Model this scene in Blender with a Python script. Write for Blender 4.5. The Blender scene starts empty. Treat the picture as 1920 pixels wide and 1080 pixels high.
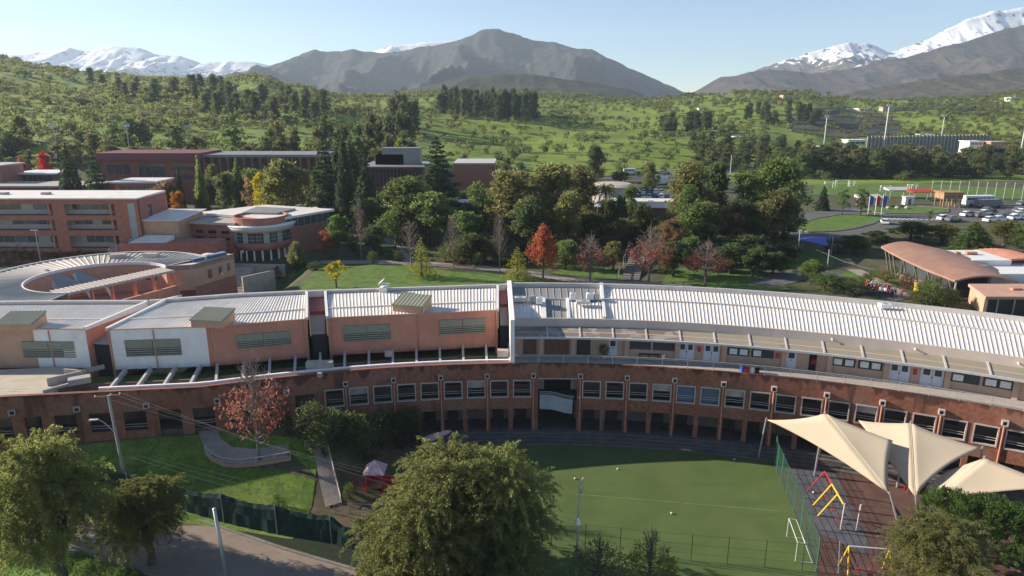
import bpy, math, random
import numpy as np
from mathutils import Vector, Matrix
R_ = math.radians
SC = bpy.context.scene
COL = SC.collection
rnd = random.Random(7)
NR = np.random.default_rng(11)

# ---------------------------------------------------------------- camera
H = 40.0            # drone height above the playing field, metres
PITCH = R_(15.0)
FPX = 1280.0        # focal length in pixels of a 1920 wide picture (24 mm)
cam_d = bpy.data.cameras.new('camera'); cam_d.sensor_width = 36.0; cam_d.lens = 24.0
cam_d.clip_start = 0.5; cam_d.clip_end = 30000
cam = bpy.data.objects.new('camera', cam_d); COL.objects.link(cam)
cam.location = (0, 0, H); cam.rotation_euler = (math.pi/2 - PITCH, 0, 0)
SC.camera = cam
# ---------------------------------------------------------------- light
SUN_AZ = R_(-76.0)  # left of straight ahead
SUN_EL = R_(22.0)
w = bpy.data.worlds.new('World'); SC.world = w; w.use_nodes = True
nt = w.node_tree; nt.nodes.clear()
wo = nt.nodes.new('ShaderNodeOutputWorld'); bg = nt.nodes.new('ShaderNodeBackground')
sky = nt.nodes.new('ShaderNodeTexSky'); sky.sky_type = 'NISHITA'; sky.sun_disc = False
sky.sun_elevation = SUN_EL; sky.sun_rotation = SUN_AZ
sky.altitude = 2200; sky.air_density = 1.0; sky.dust_density = 0.0; sky.ozone_density = 2.0
bg.inputs['Strength'].default_value = 0.072
nt.links.new(sky.outputs[0], bg.inputs[0]); nt.links.new(bg.outputs[0], wo.inputs[0])
sd = bpy.data.lights.new('sun', 'SUN'); sd.energy = 4.5; sd.angle = R_(0.5); sd.color = (1.0, 0.89, 0.73)
so = bpy.data.objects.new('sun', sd); COL.objects.link(so)
sv = Vector((math.sin(SUN_AZ)*math.cos(SUN_EL), math.cos(SUN_AZ)*math.cos(SUN_EL), math.sin(SUN_EL)))
so.rotation_euler = sv.to_track_quat('Z', 'Y').to_euler(); so.location = (-200, 100, 200)
SC.view_settings.view_transform = 'Standard'; SC.view_settings.look = 'None'
SC.view_settings.gamma = 1.0; SC.view_settings.use_curve_mapping = False
SC.view_settings.exposure = 1.22

# ---------------------------------------------------------------- geometry of the view: pixel rows of the photo to places
def ray(px, py):
    r = (px-960)/FPX; d = (py-540)/FPX
    return np.array([r, math.cos(PITCH)-d*math.sin(PITCH), -math.sin(PITCH)-d*math.cos(PITCH)])
def PZ(px, py, z=0.0):
    v = ray(px, py); t = (z-H)/v[2]; return Vector((v[0]*t, v[1]*t, z))
def PY(px, py, Y):
    v = ray(px, py); t = Y/v[1]; return Vector((v[0]*t, Y, H+v[2]*t))
def row_z(row, Y):
    v = ray(960, row); return H + v[2]*Y/v[1]
def smooth(a, b, x):
    t = np.clip((x-a)/(b-a), 0, 1); return t*t*(3-2*t)
# value noise, numpy
_perm = NR.random((64, 64))
def vnoise(x, y):
    x = np.asarray(x, float); y = np.asarray(y, float)
    xi = np.floor(x).astype(int); yi = np.floor(y).astype(int); fx = x-xi; fy = y-yi
    fx = fx*fx*(3-2*fx); fy = fy*fy*(3-2*fy)
    a = _perm[xi & 63, yi & 63]; b = _perm[(xi+1) & 63, yi & 63]; c = _perm[xi & 63, (yi+1) & 63]; d = _perm[(xi+1) & 63, (yi+1) & 63]
    return (a*(1-fx)+b*fx)*(1-fy)+(c*(1-fx)+d*fx)*fy
def fbm(x, y, o=4):
    s = 0; a = .5
    for i in range(o):
        s = s+a*vnoise(x*2**i+17.3*i, y*2**i+5.1*i); a *= .5
    return s
def ridged(x, y, o=5):
    s = 0; a = .5; wgt = 1
    for i in range(o):
        n = 1-np.abs(2*vnoise(x*2**i+31.7*i, y*2**i+9.2*i)-1); n = n*n*wgt; s = s+a*n; wgt = np.clip(n*1.6, 0, 1); a *= .5
    return s
# the curved school: circle through its facade
CX, CY, RR = 2.49, -20.85, 99.25
def cyl(th, r, z=0):            # th in degrees clockwise from straight ahead, r metres behind the facade
    a = R_(th)
    if th < -22:                # the far left end runs on straight along the tangent
        a0 = R_(-22); L = (R_(th)-a0)*RR
        return Vector((CX+(RR+r)*math.sin(a0)+L*math.cos(a0*.34), CY+(RR+r)*math.cos(a0)-L*math.sin(a0*.34), z))
    return Vector((CX+(RR+r)*math.sin(a), CY+(RR+r)*math.cos(a), z))
def cdist(x, y):
    d = np.hypot(x-CX, y-CY)-RR
    t = np.degrees(np.arctan2(x-CX, y-CY))
    a0 = R_(-22)
    d2 = (x-CX-RR*math.sin(a0))*math.sin(a0*.34)+(y-CY-RR*math.cos(a0))*math.cos(a0*.34)
    return np.where(t < -22, d2, d)

# ---------------------------------------------------------------- terrain height
TC = [-500, 0, 100, 200, 300, 400, 490, 560, 640, 740, 830, 900, 1000, 1100, 1200, 1300, 1400, 1500, 1600, 1700, 1800, 1920, 2400]
TY = [300, 350, 420, 500, 600, 720, 900]
TR = [ # pixel row at which each distance shows, for each column above
 [292,250,205,170,140,115,100],[290,248,205,170,140,116,104],[288,246,208,178,153,134,124],[288,250,215,186,162,146,138],[288,256,220,193,170,156,151],
 [290,260,225,197,172,158,155],[292,264,228,199,165,147,143],[294,268,234,206,180,167,165],[296,272,242,215,195,186,182],[298,278,250,225,205,190,181],
 [310,290,262,237,215,188,172],[322,298,268,242,222,205,178],[330,304,272,247,222,200,179],[334,307,274,248,224,203,184],[336,309,276,250,226,205,188],
 [338,311,279,250,224,198,180],[340,315,284,252,222,193,173],[341,321,293,262,228,192,173],[342,325,298,272,240,205,186],[342,326,300,275,245,208,189],
 [342,326,300,276,245,206,186],[342,325,297,270,235,195,171],[342,325,295,265,230,190,165]]
_TZ = np.array([[row_z(r, y) for r, y in zip(rows, TY)] for rows in TR])
def terrain(x, y):
    x = np.asarray(x, float); y = np.asarray(y, float)
    # near the camera: flat, with a lawn rising to the left end of the school
    a = smooth(-11, -22, x)
    near = -0.5 + a*4.3*smooth(59, 71.5, y)
    mid = 8.0+0*x
    mid = mid - 4.2*smooth(-40, -47, x)*smooth(139.5, 137, y)*smooth(-70, -64, x)          # sunken steps court below the round library
    mid = mid - 3.0*smooth(40, 60, x)*smooth(112, 92, y)*0
    u = 960+FPX*x/(np.maximum(y, 60)*.966+8.3)
    # hills
    ci = np.clip(np.interp(u, TC, range(len(TC))), 0, len(TC)-1.001); i0 = ci.astype(int); fx = ci-i0; fx = fx*fx*(3-2*fx)
    yc = np.clip(np.interp(y, TY, range(len(TY))), 0, len(TY)-1.001); j0 = yc.astype(int); fy = yc-j0
    hz = (_TZ[i0, j0]*(1-fx)+_TZ[i0+1, j0]*fx)*(1-fy)+(_TZ[i0, j0+1]*(1-fx)+_TZ[i0+1, j0+1]*fx)*fy
    hz = hz + (fbm(x/70., y/70.)-.47)*10*smooth(330, 480, y)*(1-.75*smooth(640, 860, y)) + (fbm(x/22+9, y/22)-.47)*2.2*smooth(340, 420, y)
    hz = hz-smooth(900, 1250, y)*(hz-10)
    s2 = smooth(250, 300, y)
    far = mid*(1-s2)+hz*s2
    s1 = smooth(2.5, 16, cdist(x, y))*smooth(30, 60, y)
    return near*(1-s1)+far*s1
def tz(x, y): return float(terrain(np.array([x]), np.array([y]))[0])
def G(px, py, y0=45, y1=950):   # the ground point seen at a pixel
    v = ray(px, py); ys = np.linspace(y0, y1, 2400); t = ys/v[1]
    d = H+v[2]*t-terrain(v[0]*t, ys)
    k = np.argmax(d < 0) if (d < 0).any() else len(ys)-1
    k = max(k, 1); f = d[k-1]/(d[k-1]-d[k]+1e-9); f = min(max(f, 0), 1); Y = ys[k-1]+(ys[k]-ys[k-1])*f
    p = PY(px, py, Y); return Vector((p.x, p.y, tz(p.x, p.y)))
def Gb(px, py): return G(px, py, 112)     # ground beyond the school
def onY(px, Y, z=None):         # a ground place in a picture column at a given distance
    x = (px-960)/FPX*(Y*.966+.2588*(H-8)); zz = tz(x, Y); x = (px-960)/FPX*(Y*.966+.2588*(H-zz)); return Vector((x, Y, tz(x, Y)))

# ---------------------------------------------------------------- mesh helpers
class MB:
    def __init__(s): s.v = []; s.f = []; s.m = []; s.mi = 0
    def quad(s, *p, m=None):
        b = len(s.v); s.v += [tuple(q) for q in p]; s.f.append(tuple(range(b, b+len(p)))); s.m.append(s.mi if m is None else m); return s
    def hexa(s, p, m=None):     # eight corners: bottom four (ccw), top four
        b = len(s.v); s.v += [tuple(q) for q in p]; mm = s.mi if m is None else m
        for f in ((3,2,1,0),(4,5,6,7),(0,1,5,4),(1,2,6,5),(2,3,7,6),(3,0,4,7)): s.f.append(tuple(b+i for i in f)); s.m.append(mm)
        return s
    def box(s, x0, x1, y0, y1, z0, z1, m=None):
        return s.hexa([(x0,y0,z0),(x1,y0,z0),(x1,y1,z0),(x0,y1,z0),(x0,y0,z1),(x1,y0,z1),(x1,y1,z1),(x0,y1,z1)], m)
    def rbox(s, c, ux, sx, sy, sz, m=None, lean=0):   # box with base centre c, along direction ux (2d)
        ux = Vector((ux[0], ux[1], 0)).normalized(); uy = Vector((-ux.y, ux.x, 0)); c = Vector(c); z = Vector((0, 0, sz))
        q = [c-ux*sx/2-uy*sy/2, c+ux*sx/2-uy*sy/2, c+ux*sx/2+uy*sy/2, c-ux*sx/2+uy*sy/2]
        return s.hexa(q+[a+z for a in q], m)
    def wall(s, a, b, t, z0, z1, m=None, side=0):      # upright wall from a to b (2d), thickness t
        a = Vector((a[0], a[1], 0)); b = Vector((b[0], b[1], 0)); d = (b-a).normalized(); n = Vector((-d.y, d.x, 0))
        o0 = n*(-t/2 if side == 0 else (0 if side > 0 else -t)); o1 = o0+n*t
        q = [a+o0, b+o0, b+o1, a+o1]
        return s.hexa([Vector((p.x, p.y, z0)) for p in q]+[Vector((p.x, p.y, z1)) for p in q], m)
    def prism(s, poly, z0, z1, m=None):
        n = len(poly); b = len(s.v); mm = s.mi if m is None else m
        ar = sum(poly[i][0]*poly[(i+1) % n][1]-poly[(i+1) % n][0]*poly[i][1] for i in range(n))
        if ar < 0: poly = poly[::-1]
        f0 = (lambda i: z0[i] if hasattr(z0, '__len__') else z0); f1 = (lambda i: z1[i] if hasattr(z1, '__len__') else z1)
        s.v += [(p[0], p[1], f0(i)) for i, p in enumerate(poly)]+[(p[0], p[1], f1(i)) for i, p in enumerate(poly)]
        s.f.append(tuple(b+i for i in range(n-1, -1, -1))); s.f.append(tuple(b+n+i for i in range(n))); s.m += [mm, mm]
        for i in range(n):
            j = (i+1) % n; s.f.append((b+i, b+j, b+n+j, b+n+i)); s.m.append(mm)
        return s
    def tube(s, pts, r, n=6, m=None, cap=True):
        pts = [Vector(p) for p in pts]; k = len(pts); rr = r if hasattr(r, '__len__') else [r]*k; b = len(s.v); mm = s.mi if m is None else m
        for i, p in enumerate(pts):
            d = (pts[min(i+1, k-1)]-pts[max(i-1, 0)]).normalized()
            u = d.cross(Vector((0, 0, 1))) if abs(d.z) < .95 else d.cross(Vector((0, 1, 0))); u.normalize(); w_ = d.cross(u)
            for j in range(n):
                an = 2*math.pi*j/n; s.v.append(tuple(p+(u*math.cos(an)+w_*math.sin(an))*rr[i]))
        for i in range(k-1):
            for j in range(n):
                j2 = (j+1) % n; s.f.append((b+i*n+j, b+(i+1)*n+j, b+(i+1)*n+j2, b+i*n+j2)); s.m.append(mm)
        if cap: s.f.append(tuple(b+j for j in range(n))); s.f.append(tuple(b+(k-1)*n+j for j in range(n-1, -1, -1))); s.m += [mm, mm]
        return s
    def lathe(s, c, prof, n=16, m=None):               # prof: (r, z) list
        b = len(s.v); mm = s.mi if m is None else m; c = Vector(c)
        for r, z in prof:
            for j in range(n): an = 2*math.pi*j/n; s.v.append((c.x+r*math.cos(an), c.y+r*math.sin(an), c.z+z))
        for i in range(len(prof)-1):
            for j in range(n): j2 = (j+1) % n; s.f.append((b+i*n+j, b+i*n+j2, b+(i+1)*n+j2, b+(i+1)*n+j)); s.m.append(mm)
        s.f.append(tuple(b+j for j in range(n-1, -1, -1))); s.f.append(tuple(b+(len(prof)-1)*n+j for j in range(n))); s.m += [mm, mm]
        return s
    def cbox(s, t0, t1, r0, r1, z0, z1, m=None, step=1.0, z1b=None):   # block bent round the school's circle; z1b: height at r1
        n = max(1, math.ceil(abs(t1-t0)/step-1e-6)); b = len(s.v); mm = s.mi if m is None else m; zb = z1 if z1b is None else z1b
        dz = (z0 if not hasattr(z0, '__len__') else z0[0]); dz2 = (z0 if not hasattr(z0, '__len__') else z0[1])
        for i in range(n+1):
            t = t0+(t1-t0)*i/n
            s.v += [tuple(cyl(t, r0, dz)), tuple(cyl(t, r1, dz2)), tuple(cyl(t, r1, zb)), tuple(cyl(t, r0, z1))]
        for i in range(n):
            o = b+4*i
            for k in range(4):
                k2 = (k+1) % 4; s.f.append((o+k, o+k2, o+4+k2, o+4+k)); s.m.append(mm)
        s.f.append((b+3, b+2, b+1, b)); e = b+4*n; s.f.append((e, e+1, e+2, e+3)); s.m += [mm, mm]
        return s
    def mesh(s, name, mats, org=(0, 0, 0), flat=True):
        me = bpy.data.meshes.new(name); o = Vector(org)
        me.from_pydata([(a[0]-o.x, a[1]-o.y, a[2]-o.z) for a in s.v], [], s.f)
        mats = mats if isinstance(mats, (list, tuple)) else [mats]
        for mt in mats: me.materials.append(mt)
        if len(mats) > 1: me.polygons.foreach_set('material_index', s.m)
        if not flat: me.polygons.foreach_set('use_smooth', [True]*len(me.polygons))
        me.update(); return me
def root_of(o):
    while o.parent: o = o.parent
    return o
def part(mb, name, mats, parent, label=None, kind=None, flat=True):
    o = bpy.data.objects.new(name, mb.mesh(name, mats, root_of(parent).location, flat)); COL.objects.link(o); o.parent = parent
    if label: o['label'] = label
    if kind: o['kind'] = kind
    return o
def tag(o, label=None, cat=None, group=None, kind=None):
    for k, v in (('label', label), ('category', cat), ('group', group), ('kind', kind)):
        if v: o[k] = v
    return o
def thing(name, loc, label, cat, group=None, rz=0):
    o = bpy.data.objects.new(name, None); COL.objects.link(o); o.location = loc; o.rotation_euler = (0, 0, rz); o.empty_display_size = .3
    return tag(o, label, cat, group)
def solo(mb, name, mats, loc, label=None, cat=None, group=None, kind=None, flat=True):
    o = bpy.data.objects.new(name, mb.mesh(name, mats, loc, flat)); COL.objects.link(o); o.location = loc
    return tag(o, label, cat, group, kind)
def piece(me, name, parent, loc=(0, 0, 0), rot=(0, 0, 0), scale=(1, 1, 1), label=None):   # a part sharing mesh data; loc is local
    o = bpy.data.objects.new(name, me); COL.objects.link(o); o.parent = parent; o.location = loc; o.rotation_euler = rot; o.scale = scale
    if label: o['label'] = label
    return o
def dup(root, loc, rz=0, scale=None, label=None, group=None):
    def cp(o, par):
        c = o.copy(); COL.objects.link(c)
        if par is not None: c.parent = par
        for ch in kids.get(o, []): cp(ch, c)
        return c
    kids = {}
    stack = [root]
    while stack:
        o = stack.pop(); kids[o] = list(o.children); stack += kids[o]
    r = cp(root, None); r.location = loc; r.rotation_euler = (0, 0, rz)
    if scale: r.scale = scale if hasattr(scale, '__len__') else (scale,)*3
    if label: r['label'] = label
    if group: r['group'] = group
    return r

# ---------------------------------------------------------------- materials
def mat(name, col, rough=.8, metal=0., var=.12, scale=1.0, col2=None, bump=0., spec=.3, trans=0., stretch=None, detail=4, mixlo=.35, mixhi=.65, objvar=0., alpha=None):
    m = bpy.data.materials.new(name); m.use_nodes = True; nt = m.node_tree; N = nt.nodes; L = nt.links
    b = N['Principled BSDF']; out = N['Material Output']
    b.inputs['Roughness'].default_value = rough; b.inputs['Metallic'].default_value = metal
    b.inputs['Specular IOR Level'].default_value = spec
    tc = N.new('ShaderNodeTexCoord'); mp = N.new('ShaderNodeMapping'); L.new(tc.outputs['Object'], mp.inputs[0])
    if stretch: mp.inputs['Scale'].default_value = stretch
    nz = N.new('ShaderNodeTexNoise'); nz.inputs['Scale'].default_value = scale; nz.inputs['Detail'].default_value = detail; nz.inputs['Roughness'].default_value = .62
    L.new(mp.outputs[0], nz.inputs[0])
    rp = N.new('ShaderNodeValToRGB'); L.new(nz.outputs[0], rp.inputs[0])
    c = np.array(col); c1 = c*(1-var); c2 = np.array(col2) if col2 is not None else np.minimum(c*(1+var), 1)
    rp.color_ramp.elements[0].position = mixlo; rp.color_ramp.elements[1].position = mixhi
    rp.color_ramp.elements[0].color = (*c1, 1); rp.color_ramp.elements[1].color = (*c2, 1)
    src = rp.outputs[0]
    if objvar:
        oi = N.new('ShaderNodeObjectInfo'); hs = N.new('ShaderNodeHueSaturation')
        mr = N.new('ShaderNodeMapRange'); mr.inputs[3].default_value = 1-objvar; mr.inputs[4].default_value = 1+objvar
        mr2 = N.new('ShaderNodeMapRange'); mr2.inputs[3].default_value = .5-objvar*.06; mr2.inputs[4].default_value = .5+objvar*.06
        L.new(oi.outputs['Random'], mr.inputs[0]); L.new(mr.outputs[0], hs.inputs['Value'])
        mm = N.new('ShaderNodeMath'); mm.operation = 'FRACT'; m7 = N.new('ShaderNodeMath'); m7.operation = 'MULTIPLY'; m7.inputs[1].default_value = 7.31
        L.new(oi.outputs['Random'], m7.inputs[0]); L.new(m7.outputs[0], mm.inputs[0]); L.new(mm.outputs[0], mr2.inputs[0]); L.new(mr2.outputs[0], hs.inputs['Hue'])
        L.new(src, hs.inputs['Color']); src = hs.outputs[0]
    L.new(src, b.inputs['Base Color'])
    if bump:
        bp = N.new('ShaderNodeBump'); bp.inputs['Strength'].default_value = bump; bp.inputs['Distance'].default_value = .05
        n2 = N.new('ShaderNodeTexNoise'); n2.inputs['Scale'].default_value = scale*6; n2.inputs['Detail'].default_value = 3; L.new(mp.outputs[0], n2.inputs[0])
        L.new(n2.outputs[0], bp.inputs['Height']); L.new(bp.outputs[0], b.inputs['Normal'])
    sh = b.outputs[0]
    if trans:
        tr = N.new('ShaderNodeBsdfTranslucent'); mx = N.new('ShaderNodeMixShader'); mx.inputs[0].default_value = trans
        hs2 = N.new('ShaderNodeHueSaturation'); hs2.inputs['Value'].default_value = 1.6; hs2.inputs['Saturation'].default_value = 1.1; L.new(src, hs2.inputs['Color']); L.new(hs2.outputs[0], tr.inputs[0])
        L.new(sh, mx.inputs[1]); L.new(tr.outputs[0], mx.inputs[2]); sh = mx.outputs[0]
    if alpha is not None:
        tp = N.new('ShaderNodeBsdfTransparent'); mx = N.new('ShaderNodeMixShader'); mx.inputs[0].default_value = alpha
        L.new(tp.outputs[0], mx.inputs[1]); L.new(sh, mx.inputs[2]); sh = mx.outputs[0]
    L.new(sh, out.inputs[0])
    return m
def add_layer(m, col, scale, lo, hi, fac=1., coord='Object', stretch=None, detail=5, zr=None, zband=None):
    """a further layer of stain or colour laid over a material through a noise mask (and a height range in metres)"""
    nt = m.node_tree; N = nt.nodes; L = nt.links; b = N['Principled BSDF']
    src = b.inputs['Base Color'].links[0].from_socket
    tc = N.new('ShaderNodeTexCoord'); mp = N.new('ShaderNodeMapping'); L.new(tc.outputs[coord], mp.inputs[0])
    if stretch: mp.inputs['Scale'].default_value = stretch
    nz = N.new('ShaderNodeTexNoise'); nz.inputs['Scale'].default_value = scale; nz.inputs['Detail'].default_value = detail; L.new(mp.outputs[0], nz.inputs[0])
    val = nz.outputs[0]
    if zr:
        sp = N.new('ShaderNodeSeparateXYZ'); L.new(tc.outputs['Object'], sp.inputs[0])
        mr = N.new('ShaderNodeMapRange'); mr.inputs[1].default_value = zr[0]; mr.inputs[2].default_value = zr[1]; mr.inputs[3].default_value = zr[2]; mr.inputs[4].default_value = zr[3]
        L.new(sp.outputs['Z'], mr.inputs[0]); ad = N.new('ShaderNodeMath'); ad.operation = 'ADD'; L.new(val, ad.inputs[0]); L.new(mr.outputs[0], ad.inputs[1]); val = ad.outputs[0]
    mr = N.new('ShaderNodeMapRange'); mr.inputs[1].default_value = lo; mr.inputs[2].default_value = hi; mr.inputs[3].default_value = 0; mr.inputs[4].default_value = fac
    L.new(val, mr.inputs[0])
    mx = N.new('ShaderNodeMix'); mx.data_type = 'RGBA'; L.new(mr.outputs[0], mx.inputs[0]); L.new(src, mx.inputs[6]); mx.inputs[7].default_value = (*col, 1)
    L.new(mx.outputs[2], b.inputs['Base Color']); 
    for k in list(L):
        if k.from_socket == src and k.to_node.type in ('HUE_SAT',) and k.to_node != mx: L.new(mx.outputs[2], k.to_socket)
    return m
def glass(name, col, rough=.08):
    m = bpy.data.materials.new(name); m.use_nodes = True; b = m.node_tree.nodes['Principled BSDF']
    b.inputs['Base Color'].default_value = (*col, 1); b.inputs['Roughness'].default_value = rough; b.inputs['Specular IOR Level'].default_value = .9
    nz = m.node_tree.nodes.new('ShaderNodeTexNoise'); nz.inputs['Scale'].default_value = .6
    bp = m.node_tree.nodes.new('ShaderNodeBump'); bp.inputs['Strength'].default_value = .03
    m.node_tree.links.new(nz.outputs[0], bp.inputs['Height']); m.node_tree.links.new(bp.outputs[0], b.inputs['Normal'])
    return m
M = {}
M['brick'] = mat('brick', (.27, .105, .064), .92, var=.25, scale=2.2, bump=.4, detail=8)
add_layer(M['brick'], (.28, .165, .118), .35, .48, .66, .6, detail=6)                         # paler weathered fields
add_layer(M['brick'], (.42, .27, .19), 9., .66, .72, .8, detail=2, stretch=(1, 1, 3))           # single pale bricks
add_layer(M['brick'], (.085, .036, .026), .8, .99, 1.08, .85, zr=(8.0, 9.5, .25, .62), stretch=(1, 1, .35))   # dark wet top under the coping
add_layer(M['brick'], (.085, .042, .03), .55, .575, .65, .75, stretch=(1, 1, .12))                # water runs
M['brick2'] = mat('brick_far', (.36, .15, .105), .9, var=.14, scale=1.2, detail=6)
M['brick3'] = mat('brick_dark', (.27, .095, .07), .9, var=.15, scale=1.2, detail=6)
M['salmon'] = mat('salmon_render', (.56, .24, .165), .9, var=.10, scale=.5, detail=6)
add_layer(M['salmon'], (.46, .21, .145), .45, .5, .6, .5, stretch=(1, 1, .25))
add_layer(M['salmon'], (.58, .32, .23), 1.1, .60, .66, .4, stretch=(1, 1, .2))
M['tan'] = mat('tan_render', (.52, .32, .215), .9, var=.08, scale=.6)
M['beige'] = mat('gallery_wall', (.52, .35, .265), .85, var=.06, scale=.7)
M['white_wall'] = mat('white_wall', (.86, .81, .77), .85, var=.06, scale=.8)
add_layer(M['white_wall'], (.68, .62, .57), .7, .56, .72, .5, stretch=(1, 1, .3))
M['white'] = mat('white_paint', (.74, .73, .71), .6, var=.05, scale=1.5)
M['offwhite'] = mat('offwhite_frame', (.47, .41, .355), .7, var=.08, scale=2)
M['roof_white'] = mat('white_roof_sheet', (.74, .69, .63), .55, var=.07, scale=.4, spec=.3, objvar=.05)
add_layer(M['roof_white'], (.42, .34, .25), .25, .66, .74, .5, detail=8)
add_layer(M['roof_white'], (.55, .52, .46), .8, .58, .72, .35, stretch=(1, 1, 1))
M['roof_grey'] = mat('grey_roof_sheet', (.25, .245, .24), .6, var=.06, scale=.5)
M['roof_green'] = mat('olive_roof_sheet', (.36, .35, .24), .6, var=.06, scale=.6)
M['coping'] = mat('grey_coping', (.50, .47, .45), .6, var=.08, scale=1)
M['fascia'] = mat('grey_fascia', (.50, .425, .385), .6, var=.07, scale=.5)
add_layer(M['fascia'], (.62, .50, .43), .05, .48, .6, .5)
M['canopy'] = mat('canopy_sheet', (.30, .265, .20), .6, var=.05, scale=.5)
add_layer(M['canopy'], (.15, .125, .105), .45, .64, .66, .7, detail=2)
M['canopy_dark'] = mat('canopy_sheet_dark', (.20, .17, .145), .5, var=.08, scale=.7)  # darker sheet with paler patches, used for the left panels
add_layer(M['canopy_dark'], (.34, .31, .26), .6, .575, .59, .9, detail=1)
M['balcony'] = mat('balcony_grey', (.36, .37, .38), .8, var=.1, scale=.7)
M['concrete'] = mat('concrete', (.40, .36, .32), .9, var=.12, scale=1.3, bump=.15)
M['concrete_dark'] = mat('concrete_dark', (.20, .185, .17), .9, var=.18, scale=.8, bump=.15)
M['deck'] = mat('deck_concrete', (.50, .43, .34), .9, var=.10, scale=.7)
M['metal'] = mat('galvanised_metal', (.45, .46, .47), .45, metal=.6, var=.08, scale=3)
M['pole'] = mat('pole_concrete', (.40, .37, .33), .85, var=.12, scale=1.5)
M['rail'] = mat('rail_paint', (.50, .44, .40), .6, var=.08, scale=2)
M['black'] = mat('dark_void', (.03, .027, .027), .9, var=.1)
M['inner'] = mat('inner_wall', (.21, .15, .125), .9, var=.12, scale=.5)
M['glass'] = glass('window_glass', (.06, .075, .085))
M['glass_blue'] = glass('blue_glass', (.08, .12, .22))
M['glass_light'] = glass('pale_glass', (.30, .36, .36), .15)
M['paper'] = mat('paper', (.75, .76, .76), .8, var=.12, scale=4)
M['door_white'] = mat('door_white', (.62, .64, .70), .6, var=.04)
M['door_brown'] = mat('door_brown', (.16, .075, .05), .7, var=.15, scale=3)
M['door_dark'] = mat('door_dark', (.05, .045, .04), .6)
M['louvre'] = mat('louvre_olive', (.26, .26, .20), .7, var=.08, scale=2)
M['red'] = mat('red_paint', (.55, .03, .035), .45, var=.06)
M['yellow'] = mat('yellow_paint', (.75, .50, .04), .45, var=.06)
M['blue'] = mat('blue_paint', (.04, .07, .42), .5, var=.06)
M['pink'] = mat('pink_roof_paint', (.62, .33, .36), .5, var=.05)
M['pink_pale'] = mat('pale_pink_paint', (.66, .50, .50), .5, var=.05)
M['copper'] = mat('copper_roof', (.37, .215, .155), .5, metal=.1, var=.12, scale=.35, stretch=(1, 1, 1))
M['pinkflat'] = mat('pink_flat_roof', (.52, .31, .23), .8, var=.08, scale=.5)
M['maroon'] = mat('maroon_roof', (.20, .06, .07), .7, var=.1, scale=.5)
M['sail'] = mat('sail_fabric', (.60, .51, .385), .85, var=.03, scale=.3, trans=.22)
M['rubber'] = mat('rubber_paving', (.115, .065, .055), .95, var=.2, scale=.5)
M['rubber_grey'] = mat('rubber_paving_grey', (.105, .105, .12), .95, var=.2, scale=.5)
M['turf'] = mat('artificial_turf', (.085, .125, .034), .95, var=.12, scale=.22, detail=9)
add_layer(M['turf'], (.115, .14, .048), .12, .5, .66, .6, detail=6)
add_layer(M['turf'], (.06, .10, .03), .5, .56, .66, .5, stretch=(.2, 1, 1))
add_layer(M['turf'], (.065, .11, .035), 6, .5, .66, .5)
M['lawn'] = mat('lawn', (.095, .165, .025), .95, var=.3, scale=.5, bump=.5, detail=8)
add_layer(M['lawn'], (.16, .18, .035), .25, .5, .7, .6)
add_layer(M['lawn'], (.045, .09, .016), 3.5, .5, .68, .7)
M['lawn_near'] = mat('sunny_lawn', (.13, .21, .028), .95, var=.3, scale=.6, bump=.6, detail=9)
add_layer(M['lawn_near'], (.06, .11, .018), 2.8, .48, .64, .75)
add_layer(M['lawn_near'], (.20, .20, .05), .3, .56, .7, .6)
M['leafy'] = mat('ground_cover', (.09, .20, .02), .9, var=.35, scale=1.5, detail=8)
M['ivy'] = mat('verge_dark_green', (.014, .026, .011), .95, var=.4, scale=2.5, detail=8)  # very dark green tone for the verge between road and fence
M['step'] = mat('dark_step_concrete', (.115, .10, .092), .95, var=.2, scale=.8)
M['roof_ring'] = mat('ring_roof_sheet', (.50, .45, .385), .6, var=.08, scale=.4, objvar=.05)
M['wire'] = mat('wire', (.10, .10, .10), .6)
M['litter'] = mat('leaf_litter', (.13, .095, .06), .95, var=.35, scale=1.2, detail=8)
add_layer(M['litter'], (.06, .09, .025), .6, .5, .62, .8)
M['road'] = mat('road', (.245, .195, .155), .95, var=.10, scale=.35, detail=8, bump=.1)
add_layer(M['road'], (.17, .14, .115), .8, .56, .7, .5)
M['asphalt'] = mat('asphalt', (.115, .11, .108), .95, var=.12, scale=.5)
M['path'] = mat('path_paving', (.30, .26, .22), .95, var=.12, scale=.8)
M['kerb'] = mat('kerb', (.20, .185, .17), .9, var=.15, scale=1.5)
M['pitch_line'] = mat('worn_line', (.16, .19, .10), .95, var=.2, scale=1)
M['terrace_soil'] = mat('terrace_soil', (.10, .085, .07), .95, var=.3, scale=.12, col2=(.075, .085, .04), detail=8)
M['line'] = mat('white_line', (.62, .62, .60), .8, var=.1, scale=2)
M['green_net'] = mat('green_netting', (.008, .032, .025), .9, var=.3, scale=1.2, trans=.06)
M['green_paint'] = mat('green_paint', (.05, .16, .10), .6, var=.1)
M['fence_mesh'] = mat('fence_wire', (.02, .055, .035), .7, var=.1)
M['bark'] = mat('bark', (.085, .062, .048), .95, var=.3, scale=2, stretch=(1, 1, .3), bump=.4)
M['bark_pale'] = mat('bark_pale', (.20, .165, .14), .95, var=.25, scale=2, stretch=(1, 1, .3))
M['skin'] = mat('skin', (.42, .25, .18), .7, var=.03)
M['cloth_red'] = mat('cloth_red', (.45, .03, .03), .9)
M['cloth_dark'] = mat('cloth_dark', (.03, .03, .045), .9)
M['cloth_white'] = mat('cloth_white', (.7, .7, .7), .9)
M['tyre'] = mat('tyre', (.02, .02, .02), .9)
M['car_white'] = mat('car_white', (.78, .78, .78), .25, spec=.6, var=.02)
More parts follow.
